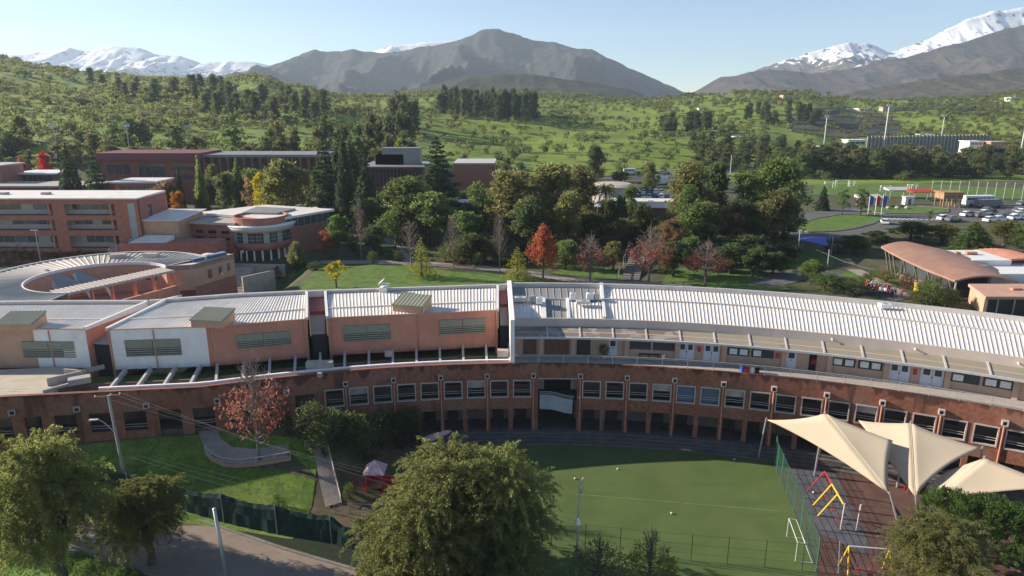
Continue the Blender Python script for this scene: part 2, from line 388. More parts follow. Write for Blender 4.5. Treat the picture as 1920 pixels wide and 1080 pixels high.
M['car_grey'] = mat('car_grey', (.16, .17, .19), .25, spec=.6, var=.02)
M['car_blue'] = mat('car_blue', (.06, .09, .17), .25, spec=.6, var=.02)
M['car_red'] = mat('car_red', (.25, .03, .03), .25, spec=.6, var=.02)
M['wood'] = mat('wood', (.34, .21, .11), .85, var=.2, scale=2, stretch=(1, 1, .2))
def leaf(name, col, col2, trans=.3, objvar=.2, scale=.6):
    return mat(name, col, .75, var=.25, scale=scale, col2=col2, spec=.25, trans=trans, objvar=objvar)
M['lf_pepper'] = leaf('leaf_pepper', (.15, .17, .062), (.225, .235, .082), .58)
M['lf_green'] = leaf('leaf_green', (.105, .155, .05), (.155, .205, .068), .58)
M['lf_bright'] = leaf('leaf_bright', (.105, .175, .045), (.15, .22, .055), .58)
M['lf_olive'] = leaf('leaf_olive', (.155, .155, .062), (.205, .20, .08), .58)
M['lf_dark'] = leaf('leaf_dark', (.075, .105, .045), (.11, .14, .058), .58)
M['lf_conifer'] = leaf('leaf_conifer', (.058, .088, .045), (.09, .125, .062), 0.30)
M['lf_yellow'] = leaf('leaf_yellow', (0.264, 0.240, 0.036), (0.408, 0.324, 0.048), 0.50)
M['lf_ygreen'] = leaf('leaf_yellow_green', (0.192, 0.216, 0.036), (0.264, 0.264, 0.048), 0.50)
M['lf_red'] = leaf('leaf_red', (.35, .085, .065), (.41, .14, .085), 0.50)
M['lf_pepper_pale'] = leaf('leaf_pepper_pale', (.18, .20, .078), (.26, .265, .10), .58)
M['lf_rust'] = leaf('leaf_rust', (.20, .085, .06), (.27, .13, .09), .45)
M['lf_hedge'] = leaf('leaf_hedge', (.075, .14, .035), (.12, .19, .05), .5)
M['lf_crimson'] = leaf('leaf_crimson', (.42, .02, .025), (.5, .05, .04), .4, .05)
M['lf_pinkred'] = leaf('leaf_dull_red', (0.228, 0.072, 0.060), (0.300, 0.132, 0.090), 0.45)
M['lf_brown'] = leaf('leaf_brown', (0.156, 0.102, 0.060), (0.228, 0.156, 0.090), .58)
M['lf_orange'] = leaf('leaf_orange', (0.396, 0.156, 0.036), (0.480, 0.240, 0.048), 0.45)
M['lf_scrub'] = leaf('leaf_scrub', (.115, .14, .055), (.165, .185, .068), .58, .3, .1)
M['lf_euca'] = leaf('leaf_eucalyptus', (0.083, 0.102, 0.051), (0.128, 0.143, 0.068), .58)
M['hill'] = mat('hill_grass', (.165, .25, .02), .95, var=.22, scale=.02, col2=(.215, .28, .032), detail=8)
add_layer(M['hill'], (.16, .17, .05), .016, .56, .68, .7, detail=8)
add_layer(M['hill'], (.12, .16, .035), .09, .55, .66, .65, detail=6)
add_layer(M['hill'], (.16, .22, .04), .05, .6, .7, .5)
M['campus'] = mat('campus_ground', (.085, .095, .035), .95, var=.3, scale=.12, col2=(.12, .10, .06), detail=8)
add_layer(M['campus'], (.05, .075, .02), .35, .5, .6, .7)
M['snow'] = mat('snow_rock', (.75, .77, .80), .8, var=.04, scale=.004)
M['mtn'] = mat('mountain_scrub', (.075, .07, .05), .95, var=.3, scale=.006, col2=(.10, .085, .06), detail=9)
M['mtn2'] = mat('mountain_brown', (.105, .08, .062), .95, var=.25, scale=.006, col2=(.135, .10, .075), detail=9)

# ================================================================ THE SETTING
def grid_mesh(name, X, Y, Z, mats, mi=None, smooth_=True):
    n, k = X.shape; v = np.stack([X, Y, Z], -1).reshape(-1, 3)
    i = np.arange(n*k).reshape(n, k); f = np.stack([i[:-1, :-1], i[:-1, 1:], i[1:, 1:], i[1:, :-1]], -1).reshape(-1, 4)
    me = bpy.data.meshes.new(name); me.vertices.add(len(v)); me.vertices.foreach_set('co', v.ravel())
    me.loops.add(f.size); me.loops.foreach_set('vertex_index', f.ravel()); me.polygons.add(len(f))
    me.polygons.foreach_set('loop_start', np.arange(0, f.size, 4)); me.polygons.foreach_set('loop_total', np.full(len(f), 4))
    for m_ in mats: me.materials.append(m_)
    if mi is not None: me.polygons.foreach_set('material_index', mi.ravel())
    if smooth_: me.polygons.foreach_set('use_smooth', np.ones(len(f), bool))
    me.update(); me.validate(); return me
ys = np.concatenate([np.arange(-80, 56, 8), np.arange(56, 128, 1.5), np.arange(128, 300, 5), np.arange(300, 720, 9), np.arange(720, 1330, 20)])
ks = np.linspace(-1.5, 1.5, 281)
Yg = np.repeat(ys[:, None], len(ks), 1); Xg = ks[None, :]*(np.maximum(Yg, 60)*.966+8.3); Zg = terrain(Xg, Yg)
yc = (Yg[:-1, :-1]+Yg[1:, 1:])/2; xc = (Xg[:-1, :-1]+Xg[1:, 1:])/2
mi = np.where(yc > 300+12*np.sin(xc/30.), 0, np.where(yc > 92, 1, 2)).astype(np.int32)
ground = bpy.data.objects.new('ground', grid_mesh('ground', Xg, Yg, Zg, [M['hill'], M['campus'], M['litter']], mi)); COL.objects.link(ground); tag(ground, kind='structure')

def sheet(name, pts, m, dz=.05, res=1.5, label=None, kind='structure', flat=None):
    """a thin sheet draped on the ground inside a polygon given as ground points"""
    P_ = [(p[0], p[1]) for p in pts]
    if flat is not None:
        mb = MB(); mb.prism(P_, flat-.3, flat); o = solo(mb, name, m, (0, 0, 0), kind=kind); return o
    import bmesh
    bm = bmesh.new(); vs = [bm.verts.new((x, y, 0)) for x, y in P_]; bm.faces.new(vs)
    x0 = min(p[0] for p in P_); x1 = max(p[0] for p in P_); y0 = min(p[1] for p in P_); y1 = max(p[1] for p in P_)
    for a0, a1, nrm in ((x0, x1, (1, 0, 0)), (y0, y1, (0, 1, 0))):
        k = a0+res
        while k < a1:
            bmesh.ops.bisect_plane(bm, geom=bm.verts[:]+bm.edges[:]+bm.faces[:], plane_co=(k*nrm[0], k*nrm[1], 0), plane_no=nrm); k += res
    bmesh.ops.triangulate(bm, faces=bm.faces[:])
    co = np.array([v.co[:] for v in bm.verts]); zz = terrain(co[:, 0], co[:, 1])+dz
    for v, z in zip(bm.verts, zz): v.co.z = z
    bmesh.ops.recalc_face_normals(bm, faces=bm.faces[:])
    if sum(f.normal.z for f in bm.faces) < 0: bmesh.ops.reverse_faces(bm, faces=bm.faces[:])
    me = bpy.data.meshes.new(name); bm.to_mesh(me); bm.free(); me.materials.append(m)
    o = bpy.data.objects.new(name, me); COL.objects.link(o); return tag(o, kind=kind)
def ribbon(name, path, wid, m, dz=.06, kind='structure', res=2.):
    """a path or road of constant width along ground points"""
    pts = [Vector((p[0], p[1])) for p in path]; fine = []
    for a, b in zip(pts[:-1], pts[1:]):
        n = max(1, int((b-a).length/res)); fine += [a+(b-a)*i/n for i in range(n)]
    fine.append(pts[-1]); mb = MB(); L = []
    for i, p in enumerate(fine):
        d = (fine[min(i+1, len(fine)-1)]-fine[max(i-1, 0)]).normalized(); n = Vector((-d.y, d.x))
        row = []
        for k in (-.5, -.17, .17, .5): q = p+n*wid*k; row.append((q.x, q.y, tz(q.x, q.y)+dz))
        L.append(row)
    for a, b in zip(L[:-1], L[1:]):
        for k in range(3): mb.quad(a[k+1], a[k], b[k], b[k+1])
    o = solo(mb, name, m, (0, 0, 0), kind=kind)
    return o
def interp_profile(pts, xs):
    return np.interp(xs, [p[0] for p in pts], [p[1] for p in pts])

# ---- mountains (height fields with spurs and gullies)
def mountain(name, prof, D, L, base, m, amp, nx=460, ny=130, seed=0, fs=1., back=.6, jag=0.):
    pxs = np.linspace(prof[0][0], prof[-1][0], nx); rows = interp_profile(prof, pxs)
    rows = rows - jag*(fbm(pxs/23.+seed, pxs*0+seed, 5)-.47)
    crest = np.array([H+ray(960, r)[2]*D/ray(960, r)[1] for r in rows])
    depth = D*.966-.2588*(crest-H); xr = (pxs-960)/FPX*depth
    s = np.concatenate([np.linspace(0, 1, ny), 1+np.linspace(0, 1, 24)[1:]*back])
    S = s[:, None]+0*xr[None, :]; X = xr[None, :]*(1+0*S)
    Y = D-L*(1-S)
    hgt = np.maximum(crest[None, :]-base, 4)
    nz = ridged((X+fbm(X/(L*.5), Y/(L*.5))*L*.25)/(L*.30*fs)+seed, Y/(L*.75)+seed, 6)-.45
    nz2 = ridged(X/(L*.10)+seed, Y/(L*.16)+3+seed, 4)-.45
    nz3 = ridged(X/(L*.045)+seed*2, Y/(L*.07)+seed, 3)-.45
    up = np.where(S <= 1, np.clip(S, 0, 1)**1.15, np.clip(1-(S-1)/back, 0, 1)**.9)
    env = np.where(S <= 1, np.clip(S*(1-S)*4, 0, 1)**.7, 0)
    cut = .30*amp/.4; Z = base+hgt*up-cut*.45*env*hgt+amp*(nz*env+nz2*.42*env*(1-.2*S)+nz3*.13*np.minimum(1, env*1.5+.0))*hgt
    Z = np.where(S < .985, np.minimum(Z, base+hgt*(.15+.82*S)), Z)
    me = grid_mesh(name, X, Y, Z, [m]); o = bpy.data.objects.new(name, me); COL.objects.link(o); return tag(o, kind='structure')
def mtn_mat(name, rock, rock2, scrub, snow=None, sc=.006, snowcol=(.80, .82, .86), dots=.05):
    m = mat(name, rock, .95, var=.2, scale=sc, col2=rock2, detail=10)
    add_layer(m, scrub, sc*2.2, .48, .62, .7, detail=9)
    add_layer(m, tuple(c*.45 for c in scrub), dots, .50, .58, .75, detail=4)
    if snow: add_layer(m, snowcol, sc*4, .49, .53, 1., detail=12, zr=(snow[0], snow[1], -.36, .13))
    return m
SN1 = [(-420,105),(-300,95),(-150,108),(0,103),(50,101),(90,96),(130,90),(170,97),(195,90),(215,86),(258,88),(290,100),(340,106),(375,117),(430,114),(480,116),(505,123),(560,121),(690,99),(735,86),(775,84),(800,78),(840,77),(870,78),(905,96),(990,125)]
mountain('snowy_mountain_range', SN1, 5200, 1900, 60, mtn_mat('snow_mountain_left', (.10,.09,.08), (.14,.12,.10), (.09,.08,.07), (50, 300), .006), .50, seed=3.3, fs=.6, jag=6)
MM = [(230,175),(300,158),(370,148),(430,139),(470,131),(510,125),(545,114),(565,103),(590,93),(615,96),(640,98),(662,91),(685,97),(705,101),(745,97),(790,88),(840,81),(880,69),(905,57),(935,55),(962,63),(1000,77),(1040,79),(1080,91),(1110,94),(1150,112),(1200,136),(1250,160),(1290,178),(1330,196)]
mountain('scrub_mountain', MM, 3600, 1900, 10, mtn_mat('scrub_mountain', (.030,.032,.030), (.044,.042,.037), (.018,.026,.020), None, .006, dots=.03), .55, seed=1.7, fs=.6, jag=9)
SR = [(1380,150),(1430,127),(1480,110),(1520,99),(1560,88),(1590,80),(1625,81),(1645,87),(1665,98),(1700,90),(1740,73),(1780,52),(1820,34),(1860,22),(1920,13),(2000,8),(2150,20),(2350,60)]
mountain('snowy_mountain', SR, 4700, 1700, 10, mtn_mat('snow_mountain_right', (.10,.09,.08), (.14,.12,.10), (.09,.08,.07), (190, 360), .006), .45, seed=8.1, fs=.5, jag=7)
BR = [(1230,200),(1285,178),(1310,169),(1350,146),(1400,137),(1440,131),(1480,133),(1520,136),(1570,132),(1620,124),(1665,110),(1700,108),(1750,94),(1800,80),(1850,65),(1920,46),(2000,34),(2150,60),(2350,90)]
mountain('brown_mountain', BR, 3300, 1500, 10, mtn_mat('brown_mountain', (.062,.048,.040), (.085,.064,.052), (.038,.036,.028), None, .006), .60, seed=5.2, fs=.6, jag=8)
MH = [(560,205),(640,192),(700,181),(760,170),(820,156),(880,142),(940,138),(1000,140),(1060,148),(1120,156),(1180,169),(1225,186),(1300,210)]
mountain('scrub_hill', MH, 1700, 620, 20, mtn_mat('scrub_hill', (.028,.038,.016), (.045,.056,.023), (.013,.02,.009), None, .02, dots=.12), .30, nx=260, ny=70, seed=2.9, fs=1.1, jag=4)
RH = [(1450,210),(1540,186),(1600,172),(1680,158),(1760,146),(1840,138),(1920,126),(2050,112),(2250,120)]
mountain('scrub_foothill', RH, 1750, 650, 20, mtn_mat('scrub_foothill', (.075,.066,.042), (.095,.085,.052), (.045,.044,.028), None, .015, dots=.10), .34, nx=260, ny=70, seed=6.4, fs=1.1, jag=5)

# ---- sheets on the ground: playing field, playground, road, lawns, paths
FZ = -0.5
def arc(t0, t1, r, n=24): return [cyl(t0+(t1-t0)*i/n, r) for i in range(n+1)]
f_nl = PZ(1085, 1030, FZ); f_fr = PZ(1458, 862, FZ); f_nr = PZ(1545, 1075, FZ)
fence_r = [PZ(1452, 868, FZ), PZ(1456, 886, FZ), PZ(1464, 904, FZ), PZ(1475, 931, FZ), PZ(1487, 960, FZ), PZ(1501, 990, FZ), PZ(1514, 1024, FZ), PZ(1530, 1072, FZ), PZ(1545, 1112, FZ)]
th_f = lambda p: math.degrees(math.atan2(p.x-CX, p.y-CY))
t_r = th_f(fence_r[0])
turf_poly = [Vector((-6.5, 50, 0)), Vector((fence_r[-1].x, 46, 0)), fence_r[-1]]+fence_r[::-1][1:]+arc(t_r, -7, -2.2)
sheet('artificial_turf_pitch', turf_poly, M['turf'], flat=FZ+.06)
mb = MB()
a, b = PZ(1075, 927, FZ), PZ(1478, 960, FZ); mb.prism([(a.x, a.y-.05), (b.x, b.y-.05), (b.x, b.y+.05), (a.x, a.y+.05)], FZ+.05, FZ+.066)
solo(mb, 'pitch_line', M['pitch_line'], (0, 0, 0), kind='structure')
play_poly = [fence_r[-1], Vector((fence_r[-1].x+3, 44, 0)), Vector((70, 44, 0)), Vector((75, 56, 0))]+arc(38, t_r, -2.2)+fence_r[1:-1]
sheet('playground_paving', play_poly, M['rubber'], flat=FZ+.055)
gp = [PZ(1480, 880, FZ), PZ(1556, 880, FZ), PZ(1575, 905, FZ), PZ(1600, 960, FZ), PZ(1625, 1010, FZ), PZ(1625, 1040, FZ), PZ(1535, 1000, FZ), PZ(1505, 935, FZ)]
sheet('playground_grey_paving', gp, M['rubber_grey'], flat=FZ+.061)
# near road, with kerb
rl = [PZ(-150, 935, FZ), PZ(0, 955, FZ), PZ(180, 933, FZ), PZ(240, 948, FZ), PZ(375, 977, FZ), PZ(530, 1030, FZ), PZ(700, 1080, FZ), PZ(900, 1130, FZ)]
rl[0] = PZ(-150, 880, FZ); rl[1] = PZ(0, 905, FZ)
rr_ = [PZ(900, 1230, FZ), PZ(700, 1200, FZ), PZ(500, 1150, FZ), PZ(300, 1085, FZ), PZ(160, 1040, FZ), PZ(0, 1006, FZ), PZ(-150, 980, FZ)]
sheet('road', rl+rr_, M['road'], flat=FZ+.06)
def kerb_line(name, pts, m=M['kerb'], w_=.22, h_=.14):
    mb = MB()
    for a, b in zip(pts[:-1], pts[1:]): mb.wall(a, b, w_, a.z-.2, a.z+h_+.06)
    return solo(mb, name, m, (0, 0, 0), kind='structure')
kerb_line('kerb', rl[:]); kerb_line('kerb', rr_)
verge = [PZ(-150, 985, FZ), PZ(0, 1008, FZ), PZ(160, 1042, FZ), PZ(300, 1090, FZ), PZ(500, 1155, FZ), PZ(300, 1260, FZ), PZ(-200, 1200, FZ)]
sheet('verge', verge, M['leafy'], flat=FZ+.04)
verge2 = [p+Vector((.25, .35, 0)) for p in rl[1:]]+[PZ(1000, 1060, FZ), PZ(800, 1010, FZ), PZ(620, 985, FZ), PZ(500, 958, FZ), PZ(350, 928, FZ), PZ(240, 905, FZ), PZ(0, 880, FZ)]
sheet('verge', verge2, M['ivy'], flat=FZ+.03)
# sloping lawn in front of the left end of the school
lawn_poly = [Vector((x, y, 0)) for x, y in ((-62, 62.5), (-43, 61.5), (-34, 60.2), (-26, 58.5), (-21.2, 57.3), (-20.6, 62), (-21.5, 69.5), (-30, 71.2), (-40, 70.2), (-52, 68.4), (-62, 67.5))]
sheet('lawn', lawn_poly, M['lawn_near'], .05, 1.0)
lp = [G(385, 860), G(420, 880), G(520, 880), G(600, 905), G(545, 850), G(470, 850)]
sheet('leaf_litter', lp, M['litter'], .09, .8, kind='structure')
pth = [G(383, 795), G(392, 815), G(400, 835), G(425, 853), G(470, 858), G(540, 848)]
ribbon('path', pth, 1.9, M['path'], .14, res=.8)
ribbon('path', [G(598, 826), G(606, 860), G(614, 900), G(626, 948)], 1.7, M['path'], .14, res=.8)

# ---- beyond the school: lawns, paths, parking
lw = [Gb(515, 552), Gb(530, 528), Gb(552, 505), Gb(600, 497), Gb(660, 497), Gb(760, 497), Gb(830, 505), Gb(900, 510), Gb(1000, 522), Gb(1030, 532), Gb(940, 560), Gb(800, 570), Gb(600, 580)]
sheet('lawn', lw, M['lawn'], .06, 3)
sheet('lawn', [Gb(1035, 512), Gb(1080, 490), Gb(1150, 505), Gb(1200, 520), Gb(1190, 532), Gb(1110, 526)], M['lawn'], .06, 3)
sheet('lawn', [Gb(1235, 535), Gb(1260, 505), Gb(1350, 500), Gb(1450, 515), Gb(1480, 545), Gb(1330, 545)], M['lawn'], .06, 3)
sheet('lawn', [Gb(680, 460), Gb(684, 441), Gb(722, 441), Gb(724, 460)], M['lawn'], .06, 3)
sheet('lawn', [Gb(850, 432), Gb(858, 412), Gb(915, 412), Gb(918, 432)], M['lawn'], .06, 3)
sheet('lawn', [Gb(1440, 490), Gb(1450, 466), Gb(1540, 470), Gb(1570, 485), Gb(1560, 500), Gb(1480, 510)], M['lawn'], .06, 3)
sheet('lawn', [Gb(1560, 520), Gb(1600, 505), Gb(1690, 520), Gb(1680, 540), Gb(1590, 545)], M['lawn'], .06, 3)
ribbon('path', [Gb(600, 492), Gb(700, 492), Gb(800, 495), Gb(900, 502), Gb(1000, 514), Gb(1060, 524), Gb(1180, 533), Gb(1300, 536)], 3.2, M['path'], .09)
ribbon('path', [Gb(722, 430), Gb(728, 448), Gb(745, 470), Gb(770, 492)], 2.6, M['path'], .1)
ribbon('path', [Gb(860, 440), Gb(960, 437), Gb(1060, 446), Gb(1180, 452), Gb(1220, 450)], 3, M['path'], .12)
ribbon('path', [Gb(1110, 459), Gb(1160, 452), Gb(1215, 456)], 5, M['path'], .16)
ribbon('campus_road', [Gb(1420, 535), Gb(1480, 520), Gb(1530, 508), Gb(1600, 535), Gb(1700, 570)], 6, M['asphalt'], .08)
ribbon('campus_road', [Gb(1600, 505), Gb(1640, 525), Gb(1700, 560)], 3, M['path'], .09)
# roundabout, drive and parking at the right
drive = [Gb(1430, 420), Gb(1500, 402), Gb(1560, 392), Gb(1700, 385), Gb(1800, 384), Gb(1990, 382), Gb(1990, 418), Gb(1750, 416), Gb(1690, 425), Gb(1650, 440), Gb(1560, 448), Gb(1440, 448)]
sheet('campus_road', drive, M['asphalt'], .07, 5)
isl = [Gb(*p) for p in ((1487,431),(1498,421),(1530,411),(1570,404),(1610,402),(1650,405),(1655,411),(1635,421),(1600,430),(1560,435),(1515,436))]
sheet('lawn', isl, M['lawn'], .13, 4); kerb_line('kerb', [p+Vector((0, 0, .08)) for p in isl+[isl[0]]])
isl2 = [Gb(*p) for p in ((1600,394),(1640,387),(1720,387),(1778,392),(1778,399),(1740,402),(1660,401))]
sheet('lawn', isl2, M['lawn'], .13, 4); kerb_line('kerb', [p+Vector((0, 0, .08)) for p in isl2+[isl2[0]]])
mb = MB()
for i in range(11):
    p = Gb(1662+i*9, 411); mb.prism([(p.x-.25, p.y-1.4), (p.x+.25, p.y-1.4), (p.x+.25, p.y+1.4), (p.x-.25, p.y+1.4)], p.z+.07, p.z+.085)
solo(mb, 'zebra_crossing', M['line'], (0, 0, 0), kind='structure')
sheet('soccer_field', [Gb(1520, 366), Gb(1530, 346), Gb(1700, 343), Gb(1870, 352), Gb(1990, 356), Gb(1990, 374), Gb(1800, 372)], M['lawn'], .1, 6)
sheet('upper_road', [Gb(1120, 337), Gb(1160, 324), Gb(1300, 323), Gb(1420, 315), Gb(1420, 319), Gb(1300, 331)], M['asphalt'], .12, 4)

# ================================================================ THE CURVED SCHOOL
def onC(px, py, r):             # theta and height of a pixel on a cylinder r metres behind the facade
    v = ray(px, py); lo = (30-H)/v[2]; hi = (-5-H)/v[2]
    f = lambda t: float(cdist(v[0]*t, v[1]*t))-r
    if lo > hi: lo, hi = hi, lo
    a, b = lo, hi
    ts = np.linspace(lo, hi, 1600); d = cdist(v[0]*ts, v[1]*ts)-r
    k = int(np.argmax(np.sign(d[1:]) != np.sign(d[:-1]))); t = ts[k]-(d[k])*(ts[k+1]-ts[k])/(d[k+1]-d[k]+1e-12)
    x, y = v[0]*t, v[1]*t; th = math.degrees(math.atan2(x-CX, y-CY))
    if th < -22: a0 = R_(-22); th = math.degrees(a0+((x-CX-RR*math.sin(a0))*math.cos(a0*.62)-(y-CY-RR*math.cos(a0))*math.sin(a0*.62))/RR)
    return th, H+v[2]*t
school = thing('school_building', cyl(4, 8, 0), 'long curved brick school building with arcades below a white ribbed roof', 'school')
def at(th, r, z):
    return cyl(th, r, z)-school.location
ZT = 9.4
PIT = 1.64
wl = [-0.71-PIT*k for k in range(9)]; wr = [4.23+PIT*k for k in range(20)]
TE = 38.0                        # right end, beyond the frame
TL = -15.1                       # where the two-storey arcade ends on the left
hw = 0.66                        # half width of an opening in degrees
ops = sorted([(t-hw, t+hw, 4.95, 7.25, .5, 3.4) for t in wl+wr]+[(0.42, 3.2, 3.9, 7.35, .5, 3.6)])
fw = MB()
fw.cbox(TL, TE, 0, .35, 7.35, ZT)                          # upper band
prev = TL
for (a, b, z0, z1, g0, g1) in ops:
    fw.cbox(prev, a, 0, .352, -.6, 7.35); prev = b          # pier
    if b-a < 2: fw.cbox(a, b, .003, .35, z1, 7.35); fw.cbox(a, b, .003, .35, g1, z0)
fw.cbox(prev, TE, 0, .352, -.6, 7.35)
# far left end: one storey of openings with piers
wallL = [(t-.38, t+.38) for t in [onC(px, 780, 0)[0] for px in (30, 87, 153, 219, 285, 351, 415, 480, 545)]]
fw.cbox(-42, TL, 0, .35, 6.9, ZT)
pv = -42
for a, b in wallL: fw.cbox(a, b, 0, .6, 1.0, 6.9)
fw.cbox(-42, wallL[4][1], .08, .3, 2, 4.55); fw.cbox(wallL[6][0], TL, .08, .3, 2, 4.55)
part(fw, 'facade_wall', M['brick'], school)
cp = MB(); cp.cbox(TL-1, -1.6, -.06, .42, ZT, ZT+.09); cp.cbox(-42, TL-1, -.06, .42, ZT, ZT+.06); part(cp, 'coping', M['brick3'], school)
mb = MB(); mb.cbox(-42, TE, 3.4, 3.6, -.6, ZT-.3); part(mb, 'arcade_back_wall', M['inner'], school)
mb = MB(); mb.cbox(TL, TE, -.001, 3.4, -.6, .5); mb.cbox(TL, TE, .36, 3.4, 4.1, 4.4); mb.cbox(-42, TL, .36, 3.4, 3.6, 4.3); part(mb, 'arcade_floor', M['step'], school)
# dark doors and wall panels inside the arcades
for k, t in enumerate(wl+wr):
    if k % 3 != 2:
        mb = MB(); mb.cbox(t-.45, t+.35, 3.32, 3.397, .5, 2.6); part(mb, 'classroom_door', M['door_dark'], school)
    if k % 4 in (1, 2):
        mb = MB(); mb.cbox(t-.7, t+.6, 3.33, 3.396, 2.7, 3.5); part(mb, 'notice_board', M['inner' if k % 8 < 5 else 'door_white'], school)
    if k % 5 in (0, 3):
        mb = MB(); mb.cbox(t-.5, t+.45, 3.32, 3.397, 5.3, 7.0); part(mb, 'upper_door', M['door_dark'], school)
# window frames with rails
def local_box(mb, w0, w1, d0, d1, z0, z1): mb.box(w0, w1, d0, d1, z0, z1)
W2 = hw*math.pi/180*RR
fr = MB(); t_ = .13
for (a, b, c, d) in ((-W2, W2, 7.25-t_, 7.27), (-W2, W2, 4.93, 4.95+t_)): fr.box(a, b, -.09, .22, c, d)
for s in (-1, 1): fr.box(min(s*W2, s*(W2-t_)), max(s*W2, s*(W2-t_)), -.088, .22, 4.95+t_, 7.25-t_)
fr_me = fr.mesh('window_frame', M['offwhite'])
rl_ = MB(); rl_.box(-W2+t_, W2-t_, .2, .25, 5.55, 5.6); rl_.box(-W2+t_, W2-t_, .2, .25, 5.82, 5.87); rl_me = rl_.mesh('rail_bar', M['rail'])
for t in wl+wr:
    o = piece(fr_me, 'window_frame', school, at(t, 0, 0), (0, 0, -R_(t)))
    piece(rl_me, 'rail_bar', o)
bl_me = {}
for nm, z0, mm in (('roller_blind', 6.2, 'concrete'), ('glare_pane', 5.1, 'glass_blue')): mb = MB(); mb.box(-W2+t_, W2-t_, .30, .32, z0, 7.1); bl_me[nm] = mb.mesh(nm, M[mm])
for k, t in enumerate(wl+wr):
    if k in (2, 7, 12, 15, 20): piece(bl_me['roller_blind'], 'roller_blind', school, at(t, 0, 0), (0, 0, -R_(t)), (1, 1, 1))
    if k in (13, 14): piece(bl_me['glare_pane'], 'glare_pane', school, at(t, 0, 0), (0, 0, -R_(t)), (1, 1, 1))  # bluish glare on two windows, put into the pane colour
# rain spouts with downpipes
sp = MB(); 
for (a, b, c, d) in ((-.30, .30, 8.12, 8.22), (-.30, .30, 7.62, 7.72)): sp.box(a, b, -.42, .0, c, d)
for s in (-1, 1): sp.box(min(s*.30, s*.18), max(s*.30, s*.18), -.42, 0, 7.72, 8.12)
sp_me = sp.mesh('rain_spout', M['offwhite'])
hl = MB(); hl.box(-.18, .18, -.30, -.004, 7.72, 8.12); hl_me = hl.mesh('spout_mouth', M['black'])
dp = MB(); dp.tube([(0, -.2, 7.6), (0, -.12, 7.3), (0, -.12, .5)], .085, 8); dp_me = dp.mesh('downpipe', M['salmon'])
gaps = [0.1, 3.52]
sp_t = [0.08, 3.42]+[3.42+PIT*2*k for k in range(1, 11)]+[0.08-PIT*2*k for k in range(1, 5)]
for i, t in enumerate(sp_t):
    o = piece(sp_me, 'rain_spout', school, at(t, 0, 0), (0, 0, -R_(t))); piece(hl_me, 'spout_mouth', o)
    piece(dp_me, 'downpipe', school, at(t, 0, 0), (0, 0, -R_(t)))
for px, py in ((537, 734), (407, 747), (273, 754), (142, 762), (20, 770)):
    t = onC(px, py, 0)[0]; o = piece(sp_me, 'rain_spout', school, at(t, 0, -.3), (0, 0, -R_(t*.9)), (1.1, 1, 1)); piece(hl_me, 'spout_mouth', o)
# left upper corridor rails
mb = MB()
for z in (4.95, 5.25): mb.cbox(-42, wallL[4][0], .18, .24, z, z+.05); mb.cbox(wallL[5][1], TL, .18, .24, z, z+.05)
part(mb, 'corridor_rail', M['rail'], school)
# gateway: wavy balcony front with rails
gb = MB(); n = 14
def gwave(f): return 4.75-.55*(smooth(.25, .95, f)) 
for i in range(n):
    f0, f1 = i/n, (i+1)/n; a, b = .55+2.35*f0, .55+2.35*f1
    zt0, zt1 = float(gwave(f0))+.55, float(gwave(f1))+.55; zb0, zb1 = float(gwave(f0))-1.35, float(gwave(f1))-1.35
    q = [cyl(a, -.12, zb0), cyl(b, -.12, zb1), cyl(b, .1, zb1), cyl(a, .1, zb0), cyl(a, -.12, zt0), cyl(b, -.12, zt1), cyl(b, .1, zt1), cyl(a, .1, zt0)]
    gb.hexa(q)
part(gb, 'balcony_front', M['balcony'], school)
gr_ = MB()
for dz in (.75, .95): gr_.tube([cyl(.5+2.5*i/14, 0, float(gwave(i/14))+dz) for i in range(15)], .035, 5)
part(gr_, 'balcony_rail', M['rail'], school)
mb = MB(); mb.cbox(.42, 3.2, .3, .38, 7.36, 7.5); mb.cbox(.42, 3.2, -.05, .3, 7.38, 7.52); part(mb, 'lintel', M['concrete'], school)
mb = MB(); mb.cbox(.43, .85, .36, .5, 5.9, 7.34); mb.cbox(2.75, 3.19, .36, .5, 5.9, 7.34); part(mb, 'gateway_jamb', M['inner'], school)
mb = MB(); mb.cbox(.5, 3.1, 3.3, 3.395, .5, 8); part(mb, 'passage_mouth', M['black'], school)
# concentric seating steps, each step its own piece with a pale nosing
for k in range(4):
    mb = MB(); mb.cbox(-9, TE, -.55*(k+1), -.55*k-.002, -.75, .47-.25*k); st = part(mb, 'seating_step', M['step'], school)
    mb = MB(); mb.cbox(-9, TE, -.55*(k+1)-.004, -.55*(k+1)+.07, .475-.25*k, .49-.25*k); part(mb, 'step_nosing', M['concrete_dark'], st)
# ---- terrace, railing
mb = MB(); mb.cbox(-1.6, TE, .36, 3.7, ZT-.3, ZT-.02); part(mb, 'terrace_floor', M['concrete'], school)
ths = []; t = -1.25
while t < TE: ths.append(t); t += 1.72 if t < 14 else 1.62
rp = MB(); rp.box(-.035, .035, -.035, .035, 0, 1.12); rp_me = rp.mesh('railing_post', M['rail'])
for a, b in zip(ths[:-1], ths[1:]):
    piece(rp_me, 'railing_post', school, at(a, .12, ZT), (0, 0, -R_(a)))
    mb = MB(); mb.cbox(a+.02, b-.02, .09, .15, ZT+1.06, ZT+1.11); mb.cbox(a+.02, b-.02, .1, .14, ZT+.9, ZT+.94)
    if a > 14.5:
        mb.cbox(a+.02, b-.02, .1, .14, ZT+.1, ZT+.14)
        nb = 16
        for i in range(1, nb): mb.cbox(a+(b-a)*i/nb-.008, a+(b-a)*i/nb+.008, .105, .135, ZT+.14, ZT+.9)
    part(mb, 'railing_panel', M['rail'], school)
